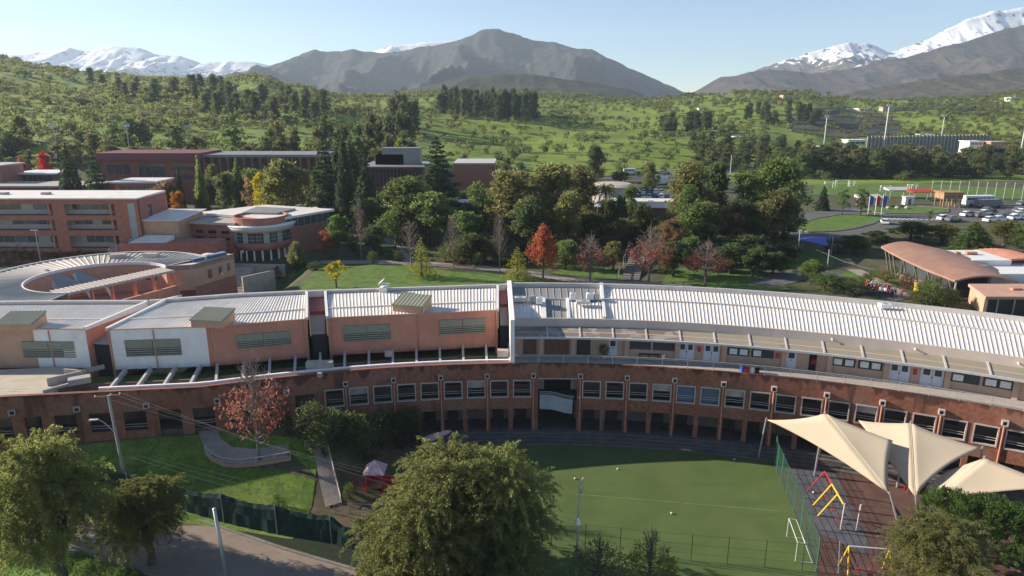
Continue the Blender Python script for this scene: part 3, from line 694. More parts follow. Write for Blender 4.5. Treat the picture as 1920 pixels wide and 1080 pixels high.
# ---- gallery wall with doors and windows (recess behind terrace)
GR = 3.4
def gth(px, py=650): return onC(px, py, GR)[0]
gw = MB(); gw.cbox(-1.3, TE, GR, GR+.3, ZT-.02, 12.3); part(gw, 'gallery_wall', M['beige'], school)
mb = MB(); mb.cbox(TL*0-1.55, -1.25, .36, 19.6, ZT, 14.9); part(mb, 'end_wall', M['white_wall'], school)
def gdoor(x0, x1, m, py=650, h_=2.15, glassy=True, double=False):
    a, b = gth(x0, py), gth(x1, py); mb = MB()
    if double:
        c = (a+b)/2; mb.cbox(a, c-.015, GR-.06, GR-.003, ZT, ZT+h_); mb.cbox(c+.015, b, GR-.06, GR-.003, ZT, ZT+h_)
    else: mb.cbox(a, b, GR-.06, GR-.003, ZT, ZT+h_)
    d = part(mb, 'door', M[m], school)
    if glassy:
        n = 2 if double else 1
        for i in range(n):
            p, q = a+(b-a)*i/n, a+(b-a)*(i+1)/n; mb = MB(); mb.cbox(p+(q-p)*.2, q-(q-p)*.2, GR-.075, GR-.062, ZT+1.25, ZT+1.95); part(mb, 'door_pane', M['glass'], d)
        mb = MB(); mb.cbox((a+b)/2-.03, (a+b)/2+.03, GR-.12, GR-.062, ZT+.95, ZT+1.1); part(mb, 'handle', M['black'], d)
def gwin(x0, x1, py=655, papers=()):
    a, b = gth(x0, py), gth(x1, py); mb = MB(); z0, z1 = ZT+.95, ZT+2.1; e = .05
    mb.cbox(a, b, GR-.07, GR-.003, z0, z0+.07); mb.cbox(a, b, GR-.07, GR-.003, z1-.07, z1)
    mb.cbox(a, a+e, GR-.069, GR-.003, z0+.07, z1-.07); mb.cbox(b-e, b, GR-.069, GR-.003, z0+.07, z1-.07); mb.cbox((a+b)/2-e/2, (a+b)/2+e/2, GR-.069, GR-.003, z0+.07, z1-.07)
    wn = part(mb, 'window', M['door_dark'], school)
    for i in range(2):
        p, q = (a+e, (a+b)/2-e/2) if i == 0 else ((a+b)/2+e/2, b-e)
        mb = MB(); mb.cbox(p, q, GR-.04, GR-.01, z0+.07, z1-.07); part(mb, 'pane', M['glass'], wn)
        if i in papers: mb = MB(); mb.cbox(p+.08, q-.06, GR-.055, GR-.043, z0+.15, z1-.28); part(mb, 'paper_sheet', M['paper'], wn)
gdoor(981, 1006, 'door_brown', glassy=False); gdoor(1021, 1067, 'door_brown', glassy=False, double=True, h_=2.5); gdoor(1082, 1107, 'door_dark', glassy=False)
gdoor(1141, 1157, 'door_white'); gwin(1181, 1220); gwin(1224, 1264); gdoor(1273, 1302, 'door_white', double=True); gdoor(1320, 1350, 'door_white', double=True)
gwin(1364, 1405, 660, (0, 1)); gwin(1409, 1451, 660, (0,)); gdoor(1475, 1494, 'door_white', 665); gdoor(1518, 1532, 'black', 668, glassy=False)
gwin(1559, 1604, 680, (0, 1)); gwin(1609, 1655, 682, (0, 1)); gdoor(1667, 1706, 'door_white', 695, double=True); gdoor(1726, 1770, 'door_white', 703, double=True)
gwin(1781, 1837, 712, (0,)); gwin(1842, 1901, 720, (0, 1))
mb = MB()
for px, py in ((1040-25, 650), (1075, 650), (1175, 650), (1270, 650), (1358, 655), (1470, 665), (1556, 675), (1662, 690), (1776, 710), (1905, 725)):
    a = gth(px, py); mb = MB(); mb.cbox(a-.15, a+.15, GR-.35, GR-.002, ZT, 12.1); part(mb, 'gallery_pier', M['beige'], school)
for px, py, kk in ((1311, 655, 'red'), (1458, 662, 'red'), (1716, 695, 'red')):
    a = gth(px, py); mb = MB(); mb.cbox(a-.1, a+.1, GR-.16, GR-.004, ZT+1.1, ZT+1.75); part(mb, 'hose_cabinet', M['red'], school)
# ---- canopy of separate sheets, gutter, fascia
CT = -1.2
cts = [CT]
while cts[-1] < TE: cts.append(cts[-1]+2.3)
for a, b in zip(cts[:-1], cts[1:]):
    mb = MB(); mb.cbox(a+.05, b-.05, 1.9, 5.6, (12.16, 12.30), 12.22, z1b=12.36); cpn = part(mb, 'canopy_sheet', M['canopy_dark' if a < 10 else 'canopy'], school)
    mb = MB(); mb.cbox(b-.05, b+.05, 1.88, 5.6, (12.15, 12.3), 12.32, z1b=12.46); part(mb, 'canopy_rib', M['coping'], cpn)
mb = MB(); mb.cbox(CT, TE, 1.6, 1.88, 12.02, 12.26); part(mb, 'gutter', M['coping'], school)
mb = MB(); mb.cbox(CT, TE, 5.6, 5.85, 12.2, 13.45); fsc = part(mb, 'fascia', M['fascia'], school)
for px, py in ((1560, 640), (1716, 655), (1910, 680)):
    t = onC(px, py, 5.5)[0]; mb = MB(); mb.tube([cyl(t, 5.6, 12.85), cyl(t, 5.15, 12.8)], .09, 8); part(mb, 'overflow_pipe', M['white'], fsc)
# ---- ribbed roof: panels with a raised seam, lower and upper field
RO0, RO1, RO2 = 5.85, 12.5, 18.6
ZR0, ZR1, ZR2 = 13.25, 14.05, 14.1
t_mid = onC(1131, 560, 12)[0]
def roof_field(t0, t1, r0, r1, z0, z1, wdeg, m, seam=.09, sh=.065, name='roof_panel', frac=.30):
    n = max(1, round((t1-t0)/wdeg)); d = (t1-t0)/n
    pr = MB(); hwid = R_(d)/2
    for rr0, rr1, zz0, zz1 in ((r0, r1, z0, z1),):
        def pt(f, r, z): aa = hwid*2*f-hwid; return ((RR+r)*math.sin(aa), (RR+r)*math.cos(aa), z)
        fs = [0, frac*.28, frac*.72, frac, 1]; hs = [0, sh, sh, 0, 0]
        for i in range(4):
            pr.quad(pt(fs[i], r0, z0+hs[i]), pt(fs[i+1], r0, z0+hs[i+1]), pt(fs[i+1], r1, z1+hs[i+1]), pt(fs[i], r1, z1+hs[i]))
        pr.quad(pt(fs[0], r0, z0-.25), pt(fs[4], r0, z0-.25), pt(fs[4], r0, z0), pt(fs[3], r0, z0+hs[3]), pt(fs[2], r0, z0+hs[2]), pt(fs[1], r0, z0+hs[1]), pt(fs[0], r0, z0))
    me = pr.mesh(name, m)
    for i in range(n):
        t = t0+d*(i+.5); piece(me, name, school, Vector((CX, CY, 0))-school.location, (0, 0, -R_(t)))
roof_field(t_mid+.15, TE, RO0, RO1, ZR0, ZR1, .245, M['roof_white'])
roof_field(t_mid+.15, TE, RO1+.25, RO2, ZR1-.05, ZR2, .245, M['roof_white'])
tA, tB = onC(1020, 575, 8)[0], onC(1066, 575, 8)[0]
roof_field(CT, t_mid-.05, RO1+.1, RO2, ZR1, ZR2, .50, M['roof_grey'], frac=.12)
roof_field(CT, tA, RO0, RO1-1.4, ZR0, ZR1, .245, M['roof_white']); roof_field(tA+.15, tB-.1, RO0, RO1, ZR0-.1, ZR1-.1, .50, M['roof_grey'], frac=.12); roof_field(tB, t_mid-.2, RO0, RO1-1.4, ZR0, ZR1, .245, M['roof_white'])
for a, b in ((CT, tA), (tB, t_mid-.2)): mb = MB(); mb.cbox(a, b, RO1-1.4, RO1+.1, 13.6, ZR1+.02); part(mb, 'roof_ledge', M['roof_grey'], school)
mb = MB(); mb.cbox(tA-.12, tA+.15, RO0, RO1, 13.1, ZR0+.22, z1b=ZR1+.25); mb.cbox(tB-.1, tB+.1, RO0, RO1, 13.1, ZR0+.22, z1b=ZR1+.25); mb.cbox(t_mid-.12, t_mid+.1, RO0, 19.4, 13.1, 13.75, z1b=14.75); part(mb, 'roof_divider', M['white'], school)
mb = MB(); mb.cbox(t_mid+.12, TE, RO1, RO1+.28, 13.9, ZR1+.2); mb.cbox(tA+.15, tB-.1, RO1, RO1+.12, 13.9, ZR1+.12); part(mb, 'ridge_flashing', M['coping'], school)
mb = MB(); mb.cbox(CT, TE, RO2, 18.95, 13.6, 14.75); mb.cbox(CT, TE, 18.95, 19.5, -.5+8, 14.62); part(mb, 'back_parapet', M['coping'], school)
mb = MB(); mb.cbox(CT, TE, RO0, RO2, 12.9, 13.0); part(mb, 'ceiling_slab', M['concrete'], school)
mb = MB(); mb.cbox(TE-.3, TE, 0, 19.4, 0, 14.6); part(mb, 'far_end_wall', M['tan'], school)
# ---- pergola beams and sunken beds along the left terrace
mb = MB(); mb.cbox(-42, -1.6, .36, 9, ZT-2.2, ZT-1.5); part(mb, 'planter_bed', M['lawn'], school)
bp_t = [-2.39-PIT*k+.82+.0 for k in range(0, 17)]
bm_ = MB(); bm_.box(-.14, .14, 0, 6.6, -.62, 0); bm_me = bm_.mesh('pergola_beam', M['coping'])
for t in bp_t: 
    t_ = t; piece(bm_me, 'pergola_beam', school, at(t_, .55, ZT+.12), (0, 0, -R_(t_ if t_ > -22 else -13.6)))
mb = MB(); mb.cbox(bp_t[-1]-.6, -1.6, .75, 1.05, ZT-.7, ZT+.24); part(mb, 'planter_kerb', M['white_wall'], school)
mb = MB(); mb.cbox(-42, -1.6, .37, .74, ZT-.5, ZT-.06); part(mb, 'parapet_ledge', M['litter'], school)
t0 = bp_t[-1]-.9
mb = MB(); mb.cbox(-42, t0-2.5, .4, 9, ZT-1.4, ZT-.01); part(mb, 'roof_deck', M['deck'], school)
def wbox(px, py, sx, sy, sz, rz_=0, z=ZT, m='concrete', nm='low_wall'):
    p = PZ(px, py, z); mb = MB(); mb.rbox(p, (math.cos(rz_), math.sin(rz_)), sx, sy, sz); return part(mb, nm, M[m], school)
wbox(122, 716, 3.4, .25, .9, .75); wbox(142, 706, 2.6, .25, .9, -.1); wbox(150, 718, 2.2, 1.2, .7, .55); wbox(165, 698, 3.5, .3, .5, .75); wbox(118, 726, 4.0, .3, .3, .9)
wbox(600, 692, 3.1, .9, 1.0, .05); wbox(600, 706, .5, .5, .5, .05, nm='vent_box'); wbox(943, 668, 1.4, .8, .9, 0); wbox(729, 668, .9, .6, .8, 0)

# ---- classroom blocks on the left terrace
def block(label, fr_pts, bk_pts, zt, mats, louv, pipe, part_white=None, dorm=None, loc=None):
    """fr_pts / bk_pts: front and back wall corners left to right"""
    b = thing('classroom_block', Vector((sum(p[0] for p in fr_pts)/len(fr_pts), fr_pts[0][1]+4, ZT)), label, 'classroom block', 'flat roofed classroom blocks on the terrace')
    for i, (p, q) in enumerate(zip(fr_pts[:-1], fr_pts[1:])):
        mb = MB(); mb.wall(p, q, .3, ZT-.35, zt, side=1); part(mb, 'front_wall', M[mats[i]], b)
    for p, q in ((fr_pts[-1], bk_pts[-1]), (bk_pts[0], fr_pts[0])): mb = MB(); mb.wall(p, q, .3, ZT-2, zt, side=1); part(mb, 'side_wall', M['salmon'], b)
    mb = MB()
    for p, q in zip(bk_pts[:-1], bk_pts[1:]): mb.wall(p, q, .5, 6, zt+.75, side=1)
    part(mb, 'back_parapet', M['coping'], b)
    F = [Vector((p[0], p[1])) for p in fr_pts]; K = [Vector((p[0], p[1])) for p in bk_pts]
    for (p, q) in ((F[0], K[0]), (F[-1], K[-1])):
        mb = MB(); d = (q-p).normalized(); n = Vector((-d.y, d.x))*.18; A = [p-n, q-n, q+n, p+n]
        mb.hexa([Vector((v.x, v.y, zt-.1)) for v in A]+[Vector((v.x, v.y, zt+(.28 if i in (0, 3) else .75))) for i, v in enumerate(A)]); part(mb, 'side_parapet', M['white'], b)
    mb = MB(); 
    for p, q in zip(F[:-1], F[1:]): mb.wall(p, q, .16, zt-.02, zt+.1, side=0)
    part(mb, 'eaves_trim', M['tan'], b)
    # roof panels running front to back, with a step flashing a third of the way up
    def lerp(P_, f):
        ls = [(b_-a_).length for a_, b_ in zip(P_[:-1], P_[1:])]; L = sum(ls)*f
        for a_, b_, l in zip(P_[:-1], P_[1:], ls):
            if L <= l+1e-6: return a_+(b_-a_)*(L/l)
            L -= l
        return P_[-1]
    W = sum((b_-a_).length for a_, b_ in zip(F[:-1], F[1:])); n = int(W/.43)
    for g0, g1, za, zb in ((.02, .33, zt+.02, zt+.16), (.34, .97, zt+.2, zt+.3)):
        for i in range(n):
            f0, f1 = .012+.976*i/n, .012+.976*(i+1)/n
            def pt(f, g, z): A, B = lerp(F, f), lerp(K, f); v = A+(B-A)*g; return (v.x, v.y, z)
            fs = [f0+(f1-f0)*k for k in (0, .08, .22, .30, 1)]; hs = [0, .06, .06, 0, 0]; mb = MB()
            for k in range(4): mb.quad(pt(fs[k], g0, za+hs[k]), pt(fs[k+1], g0, za+hs[k+1]), pt(fs[k+1], g1, zb+hs[k+1]), pt(fs[k], g1, zb+hs[k]))
            mb.quad(*[pt(fs[k], g0, za+hs[k]) for k in range(5)], pt(f1, g0, za-.1), pt(f0, g0, za-.1))
            part(mb, 'roof_panel', M['roof_white'], b)
    mb = MB()
    pa = [F[i]+(K[min(i, len(K)-1)]-F[i])*.335 for i in range(len(F))]
    for p, q in zip(pa[:-1], pa[1:]): mb.wall(p, q, .14, zt, zt+.34)
    part(mb, 'step_flashing', M['roof_white'], b)
    # louvred openings: shutter board above, slats below
    for (x0, x1, y0, y1, seg) in louv:
        A, B = F[seg], F[seg+1]; d = (B-A).normalized(); n_ = Vector((d.y, -d.x))
        def pxpos(px, row):
            v = ray(px, row); # ray with the vertical plane of the wall
            t = ((A.x)*n_.x+(A.y)*n_.y)/(v[0]*n_.x+v[1]*n_.y); return Vector((v[0]*t, v[1]*t, H+v[2]*t))
        p0 = pxpos(x0, y0); p1 = pxpos(x1, y0); zt_, zb_ = p0.z, pxpos(x0, y1).z
        a2 = Vector((p0.x, p0.y)); b2 = Vector((p1.x, p1.y)); 
        for h in (0, 1):
            u0, u1 = a2+(b2-a2)*(h*.5+.005), a2+(b2-a2)*(h*.5+.495); o1 = n_*.03
            mb = MB(); mb.wall(u0+o1, u1+o1, .06, zb_, zt_, side=0); lo = part(mb, 'louvre_window', M['black'], b)
            mb = MB(); zm = zb_+(zt_-zb_)*.52; mb.wall(u0+n_*.10, u1+n_*.10, .09, zm, zt_); part(mb, 'shutter_board', M['louvre'], lo)
            for k in range(4):
                zz = zb_+(zm-zb_)*(k+.15)/4; mb = MB(); mb.wall(u0+n_*.11, u1+n_*.11, .08, zz, zz+(zm-zb_)*.15); part(mb, 'louvre_slat', M['louvre'], lo)
    for px, r0, r1, seg in pipe:
        A, B = F[seg], F[seg+1]; d = (B-A).normalized(); n_ = Vector((d.y, -d.x)); v = ray(px, r0); t = (A.x*n_.x+A.y*n_.y)/(v[0]*n_.x+v[1]*n_.y)
        p = Vector((v[0]*t, v[1]*t, 0)); q = p+Vector((n_.x, n_.y, 0))*.09; mb = MB(); mb.tube([(q.x, q.y, ZT-.3), (q.x, q.y, zt-.35), (q.x-n_.x*.06, q.y-n_.y*.06, zt-.1)], .075, 6); part(mb, 'downpipe', M['salmon'], b)
    if dorm:
        c, ux, sx, sy, h0, h1 = dorm; c = Vector((c[0], c[1], zt+.1)); ux = Vector((ux[0], ux[1], 0)).normalized(); uy = Vector((-ux.y, ux.x, 0))
        q = [c-ux*sx/2-uy*sy/2, c+ux*sx/2-uy*sy/2, c+ux*sx/2+uy*sy/2, c-ux*sx/2+uy*sy/2]
        mb = MB(); mb.hexa(q+[q[0]+Vector((0, 0, h0)), q[1]+Vector((0, 0, h0)), q[2]+Vector((0, 0, h1)), q[3]+Vector((0, 0, h1))]); dm = part(mb, 'roof_lantern', M['tan'], b)
        n = 9
        for i in range(n):
            mb = MB(); s0, s1 = -.53+1.06*i/n, -.53+1.06*(i+1)/n
            P0 = c+ux*sx*s0-uy*sy*.55+Vector((0, 0, h0+.03)); P1 = c+ux*sx*s1-uy*sy*.55+Vector((0, 0, h0+.03)); P2 = c+ux*sx*s1+uy*sy*.55+Vector((0, 0, h1+.08)); P3 = c+ux*sx*s0+uy*sy*.55+Vector((0, 0, h1+.08))
            Pm0 = P0+(P1-P0)*.3; Pm1 = P3+(P2-P3)*.3; up = Vector((0, 0, .1))
            mb.quad(P0, Pm0+up, Pm1+up, P3); mb.quad(Pm0+up, P1, P2, Pm1+up); mb.quad(P3-up, P2-up, P1-up, P0-up); mb.quad(P0, P0-up, P1-up, P1, Pm0+up); part(mb, 'lantern_sheet', M['roof_green'], dm)
    return b
cu = lambda a: (math.cos(a), math.sin(a))
cC = PZ(773, 572, 14.7); cB = PZ(400, 600, 14.7); cA = PZ(40, 604, 14.7)
block('salmon classroom block with two louvred openings beside the white roofed gallery', [(-23.3, 82.15), (-1.9, 85.5)], [(-26.3, 92.7), (-2.1, 95.9)], 14.05, ['salmon'],
      [(643, 732, 611, 641, 0), (824, 910, 600, 628, 0)], [(621, 600, 660, 0), (784, 590, 650, 0), (930, 585, 640, 0)], dorm=((cC.x, cC.y), cu(-.25), 4.2, 3.0, .9, 1.5))
block('half white half salmon classroom block in the middle of the terrace', [(-48.3, 77.3), (-37.0, 78.4), (-25.7, 81.5)], [(-46.6, 88.0), (-38.6, 90.5), (-28.8, 92.3)], 14.1, ['white_wall', 'salmon'],
      [(233, 338, 638, 669, 0), (442, 545, 628, 655, 1)], [(287, 620, 690, 0), (391, 610, 680, 0), (570, 600, 660, 1)], dorm=((cB.x, cB.y), cu(-.15), 4.0, 3.0, .9, 1.5))
block('classroom block at the far left with patchy white and tan front', [(-74, 77.6), (-57.6, 77.9), (-51.3, 77.9)], [(-74, 87), (-59, 87.5), (-48.8, 87.6)], 14.0, ['tan', 'white_wall'],
      [(40, 139, 640, 671, 0)], [(92, 625, 690, 0)], dorm=((cA.x, cA.y), cu(.05), 4.2, 3.0, .8, 1.4))
# stair links between the blocks
def link(a, b, c, d, label):
    t = thing('stair_link', Vector((a[0], a[1], ZT)), label, 'stair link', 'covered stair links between the classroom blocks')
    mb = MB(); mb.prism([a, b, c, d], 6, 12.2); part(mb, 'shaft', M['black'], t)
    A, B, C_, D = [Vector((p[0], p[1], 0)) for p in (a, b, c, d)]
    mb = MB()
    up0, up1 = 12.0, 13.6
    mb.hexa([A+Vector((0, -.3, up0)), B+Vector((0, -.3, up0)), B+(C_-B)*.45+Vector((0, 0, 12.9)), A+(D-A)*.45+Vector((0, 0, 12.9)), A+Vector((0, -.3, up0+.15)), B+Vector((0, -.3, up0+.15)), B+(C_-B)*.45+Vector((0, 0, 13.05)), A+(D-A)*.45+Vector((0, 0, 13.05))]); part(mb, 'lower_roof', M['roof_grey'], t)
    mb = MB(); mb.hexa([A+(D-A)*.45+Vector((0, 0, 12.9)), B+(C_-B)*.45+Vector((0, 0, 12.9)), C_+Vector((0, 0, 13.6)), D+Vector((0, 0, 13.6)), A+(D-A)*.45+Vector((0, 0, 13.55)), B+(C_-B)*.45+Vector((0, 0, 13.55)), C_+Vector((0, 0, 13.9)), D+Vector((0, 0, 13.9))]); part(mb, 'upper_roof', M['maroon'], t)
    mb = MB(); mb.wall(D, C_, .5, 6, 14.8, side=1); part(mb, 'back_wall', M['coping'], t)
link((-25.35, 82.0), (-23.65, 82.4), (-26.5, 92.7), (-28.6, 92.3), 'narrow dark stair gap with a pitched grey roof between salmon blocks')
link((-1.55, 85.7), (-.35, 85.7), (-.6, 96.2), (-1.9, 95.9), 'slim dark stair gap beside the white end wall of the gallery')
link((-50.9, 78.6), (-48.7, 78.2), (-46.9, 88.0), (-48.5, 87.6), 'stair gap with orange side wall between the two left blocks')

# ================================================================ OTHER BUILDINGS
def wall_open(mb, a, b, t, z0, z1, holes):
    """upright wall from a to b with rectangular holes (u0,u1,z0,z1), u in metres from a; holes in columns that do not overlap"""
    a = Vector((a[0], a[1])); b = Vector((b[0], b[1])); L = (b-a).length; d = (b-a)/L
    us = sorted(set([0, L]+[h[0] for h in holes]+[h[1] for h in holes]))
    for u0, u1 in zip(us[:-1], us[1:]):
        hs = sorted([h for h in holes if h[0] <= u0+1e-6 and h[1] >= u1-1e-6], key=lambda h: h[2]); z = z0
        for h in hs:
            if h[2]-z > .01: mb.wall(a+d*u0, a+d*u1, t, z, h[2], side=1)
            z = h[3]
        if z1-z > .01: mb.wall(a+d*u0, a+d*u1, t, z, z1, side=1)
def glazed(parent, a, d, n, u0, u1, z0, z1, nb, inset=.25, frame='rail', pane='glass', name='window', bar=.07, rows=1):
    """a window set into a wall: frame with nb bays, each pane its own sub-part; n is the inward normal"""
    P0 = Vector((a[0], a[1]))+n*inset; mb = MB(); d = Vector(d)
    for k in range(nb+1): u = u0+(u1-u0)*k/nb; mb.wall(P0+d*(u-bar/2), P0+d*(u+bar/2), bar, z0, z1)
    for z in [z0+(z1-z0)*k/rows for k in range(rows+1)]: mb.wall(P0+d*u0, P0+d*u1, bar*1.1, z-bar/2, z+bar/2)
    w_ = part(mb, name, M[frame], parent)
    for k in range(nb):
        mb = MB(); mb.wall(P0+d*(u0+(u1-u0)*k/nb+bar/2), P0+d*(u0+(u1-u0)*(k+1)/nb-bar/2), .02, z0+bar/2, z1-bar/2); part(mb, 'pane', M[pane if not callable(pane) else pane(k)], w_)
    return w_
# ---- three storey brick building far left
bx0, bx1, by0, by1, bz = -124, -76.9, 140, 152, 21.3
bk = thing('brick_building', (-100, 146, 8), 'three storey red brick building with long recessed balconies and a pale roof', 'building')
cw = (135.2+.2588*24)/FPX
ux = lambda px: (px-960)*cw-bx0
zs = [(row_z(404, 140), row_z(383, 140)), (row_z(432, 140), row_z(413, 140)), (row_z(466, 140), row_z(442, 140))]
cols = [(ux(-160), ux(-75)), (ux(-60), ux(103)), (ux(126), ux(219))]
wb = MB(); holes = [(a, b, z0, z1) for a, b in cols for z0, z1 in zs]+[(ux(243), ux(257), zs[2][0], zs[0][1]+.2)]
wall_open(wb, (bx0, by0), (bx1, by0), .3, 3, bz, holes); part(wb, 'front_wall', M['brick2'], bk)
mb = MB(); wall_open(mb, (bx1, by0+.002), (bx1, by1), .3, 3, bz-.002, [(3.6, 5.2, bz-4.4, bz-1.6)]); part(mb, 'end_wall', M['brick2'], bk)
mb = MB(); mb.box(bx1-.28, bx1-.2, by0+3.6, by0+5.2, bz-4.4, bz-1.6); part(mb, 'end_window', M['glass'], bk)
mb = MB(); mb.prism([(bx0, by0+.1), (bx1-.1, by0+.1), (bx1-.1, by1), (bx0, by1)], bz-.3, [bz+.25, bz+.25, bz+.45, bz+.45]); part(mb, 'roof', M['roof_white'], bk)
mb = MB(); mb.wall((bx0, by0-.12), (bx1+.1, by0-.12), .3, bz-.05, bz+.22); part(mb, 'roof_edge', M['offwhite'], bk)
mb = MB(); mb.box(bx0, bx1-.4, by0+2.2, by0+2.4, 3, bz-.4); part(mb, 'recess_wall', M['concrete'], bk)
for z0, z1 in zs: mb = MB(); mb.box(bx0, bx1-.4, by0+.301, by0+2.2, z0-.35, z0-.02); part(mb, 'balcony_floor', M['concrete_dark'], bk)
for a, b in cols:
    for i, (z0, z1) in enumerate(zs):
        n = 7 if b-a > 12 else 5
        glazed(bk, (bx0, by0), (1, 0), Vector((0, 1)), a+.3, b-.4, z0+.9, z1-.1, n, 2.12, 'rail', (lambda k, i=i: 'glass_blue' if (k+i) % 4 == 1 else ('glass_light' if (k*3+i) % 5 == 2 else 'glass')))
        mb = MB(); mb.box(bx0+a, bx0+b, by0+.1, by0+.16, z0+.85, z0+.92); mb.box(bx0+a, bx0+b, by0+.1, by0+.16, z0+.45, z0+.5); part(mb, 'balcony_rail', M['metal'], bk)
        mb = MB(); mb.box(bx0+b-1.2, bx0+b-.9, by0+.35, by0+2.1, z0, z1); part(mb, 'balcony_pier', M['salmon'], bk)
glazed(bk, (bx0, by0), (1, 0), Vector((0, 1)), ux(243), ux(257), zs[2][0], zs[0][1]+.2, 1, .12, 'rail', 'glass_light', rows=4)
mb = MB()
for k in range(3): mb = MB(); mb.box(-118+k*9, -116.4+k*9, 145, 146.2, bz+.3, bz+.8); part(mb, 'roof_vent', M['concrete'], bk)

# ---- ring shaped building with an open court
rc = Vector((-66, 106)); ri, ro, zr = 10.3, 17.2, 13.5
rg = thing('ring_building', (rc.x, rc.y, 8), 'round building with a pale ribbed ring roof around an open court', 'building')
def rp_(a, r, z): return (rc.x+r*math.sin(R_(a)), rc.y+r*math.cos(R_(a)), z)
def rblock(a0, a1, r0, r1, z0, z1, st=6, z1b=None, mbx=None):
    mb = mbx or MB(); n = max(1, int(abs(a1-a0)/st)); zb = z1 if z1b is None else z1b
    for i in range(n):
        a, b = a0+(a1-a0)*i/n, a0+(a1-a0)*(i+1)/n
        mb.hexa([rp_(a, r0, z0), rp_(b, r0, z0), rp_(b, r1, z0), rp_(a, r1, z0), rp_(a, r0, z1), rp_(b, r0, z1), rp_(b, r1, zb), rp_(a, r1, zb)])
    return mb
A0, A1 = -188, 40
part(rblock(A0, A1, ri, ri+.3, 6, zr-.02), 'court_wall', M['tan'], rg)
part(rblock(A0, A1, ro-.3, ro, 6, zr-.02), 'outer_wall', M['salmon'], rg)
mb = MB(); mb.hexa([rp_(A1, ri, 6), rp_(A1, ro, 6), rp_(A1-1, ro, 6), rp_(A1-1, ri, 6), rp_(A1, ri, zr-.02), rp_(A1, ro, zr-.02), rp_(A1-1, ro, zr-.02), rp_(A1-1, ri, zr-.02)])
E1 = [Vector((-59.0, 113.6)), Vector((-55, 114.6)), Vector((-51.4, 123.4)), Vector((-57, 124.5))]
mb = MB(); 
wall_open(mb, E1[0], E1[1], .3, 3, zr-.03, []); part(mb, 'wing_wall', M['tan'], rg)
mb = MB(); wall_open(mb, E1[1], E1[2], .3, 9.5, zr-.03, [(3, 4, 10.2, 11.8), (5.5, 6.4, 10.4, 11.8), (7.6, 8.4, 10.6, 12)]); part(mb, 'wing_wall', M['tan'], rg)
mb = MB(); wall_open(mb, E1[1]-Vector((.01, 0)), E1[2]-Vector((.01, 0)), .34, 2, 9.5, []); mb.wall(E1[0], E1[1], .36, 2, 9.0, side=1); part(mb, 'wing_base', M['brick2'], rg)
mb = MB(); mb.prism([(p.x, p.y) for p in E1], 12.6, zr-.08); part(mb, 'wing_roof', M['roof_white'], rg)
mb = MB(); mb.wall(E1[1]+Vector((-1.2, 2)), E1[2]+Vector((-1.4, -.5)), 1.1, zr, zr+.5); part(mb, 'roof_glazing', M['glass_blue'], rg)
n = 62
for i in range(n):
    a, b = A0+(A1+3-A0)*i/n, A0+(A1+3-A0)*(i+1)/n; mb = MB(); m1 = a+(b-a)*.2; m2 = a+(b-a)*.35
    for (p, q, hp, hq) in ((a, m1, 0, .12), (m1, m2, .12, 0), (m2, b, 0, 0)): mb.quad(rp_(p, ri-.1, zr+hp), rp_(q, ri-.1, zr+hq), rp_(q, ro-.6, zr+.35+hq), rp_(p, ro-.6, zr+.35+hp))
    part(mb, 'roof_panel', M['roof_ring'], rg)
part(rblock(A0, A1+3, ri-.22, ri-.02, zr-.35, zr+.12), 'court_eave', M['white'], rg)
part(rblock(A0, A1+3, ro-.4, ro+.05, zr-.4, zr+.55), 'outer_parapet', M['coping'], rg)
for a in (-62, -50, -8, 4, 12, 20):
    mb = MB(); mb.box(-.5, .5, -.06, .06, 0, 1.1)
    o = piece(mb.mesh('court_window', M['glass']), 'court_window', rg, Vector(rp_(a, ri-.02, 10.4))-rg.location, (0, 0, -R_(a)))
for a in (-18, 5): 
    p = rp_(a, 14, zr+.1); mb = MB(); mb.rbox(p, (math.cos(R_(a)), -math.sin(R_(a))), 2.6, 1.2, .75); part(mb, 'roof_vent', M['offwhite'], rg)
mb = MB(); mb.prism([(rc.x+ri*math.sin(R_(k*15)), rc.y+ri*math.cos(R_(k*15))) for k in range(24)], 5.5, 8.3); part(mb, 'court_floor', M['salmon'], rg)
# walkway roof crossing the court mouth
wa, wb_ = Vector((-67.5, 97.2, 13.1)), Vector((-58.6, 113.6, 12.9)); wd = (wb_-wa).normalized(); wn = Vector((-wd.y, wd.x, 0))
n = 26
for i in range(n):
    p, q = wa+(wb_-wa)*i/n, wa+(wb_-wa)*(i+1)/n; mb = MB(); m1 = p+(q-p)*.2; m2 = p+(q-p)*.35; up = Vector((0, 0, .1)); o0, o1 = wn*1.4+Vector((0, 0, .25)), wn*-1.4
    mb.quad(p+o1, m1+o1+up, m1+o0+up, p+o0); mb.quad(m1+o1+up, m2+o1, m2+o0, m1+o0+up); mb.quad(m2+o1, q+o1, q+o0, m2+o0); part(mb, 'walkway_sheet', M['offwhite'], rg)
mb = MB(); mb.hexa([wa-wn*1.45+Vector((0, 0, -.35)), wb_-wn*1.45+Vector((0, 0, -.35)), wb_-wn*1.25+Vector((0, 0, -.35)), wa-wn*1.25+Vector((0, 0, -.35)), wa-wn*1.45+Vector((0, 0, -.02)), wb_-wn*1.45+Vector((0, 0, -.02)), wb_-wn*1.25+Vector((0, 0, -.02)), wa-wn*1.25+Vector((0, 0, -.02))]); part(mb, 'walkway_beam', M['offwhite'], rg)
for f in (.25, .42, .62, .8, .97):
    p = wa+(wb_-wa)*f-wn*1.0; mb = MB(); mb.rbox((p.x, p.y, 8.3), (1, 0), .4, .4, 4.3); part(mb, 'walkway_pillar', M['salmon'], rg)
q0, q1 = wa-wn*3.2, wb_-wn*2.6
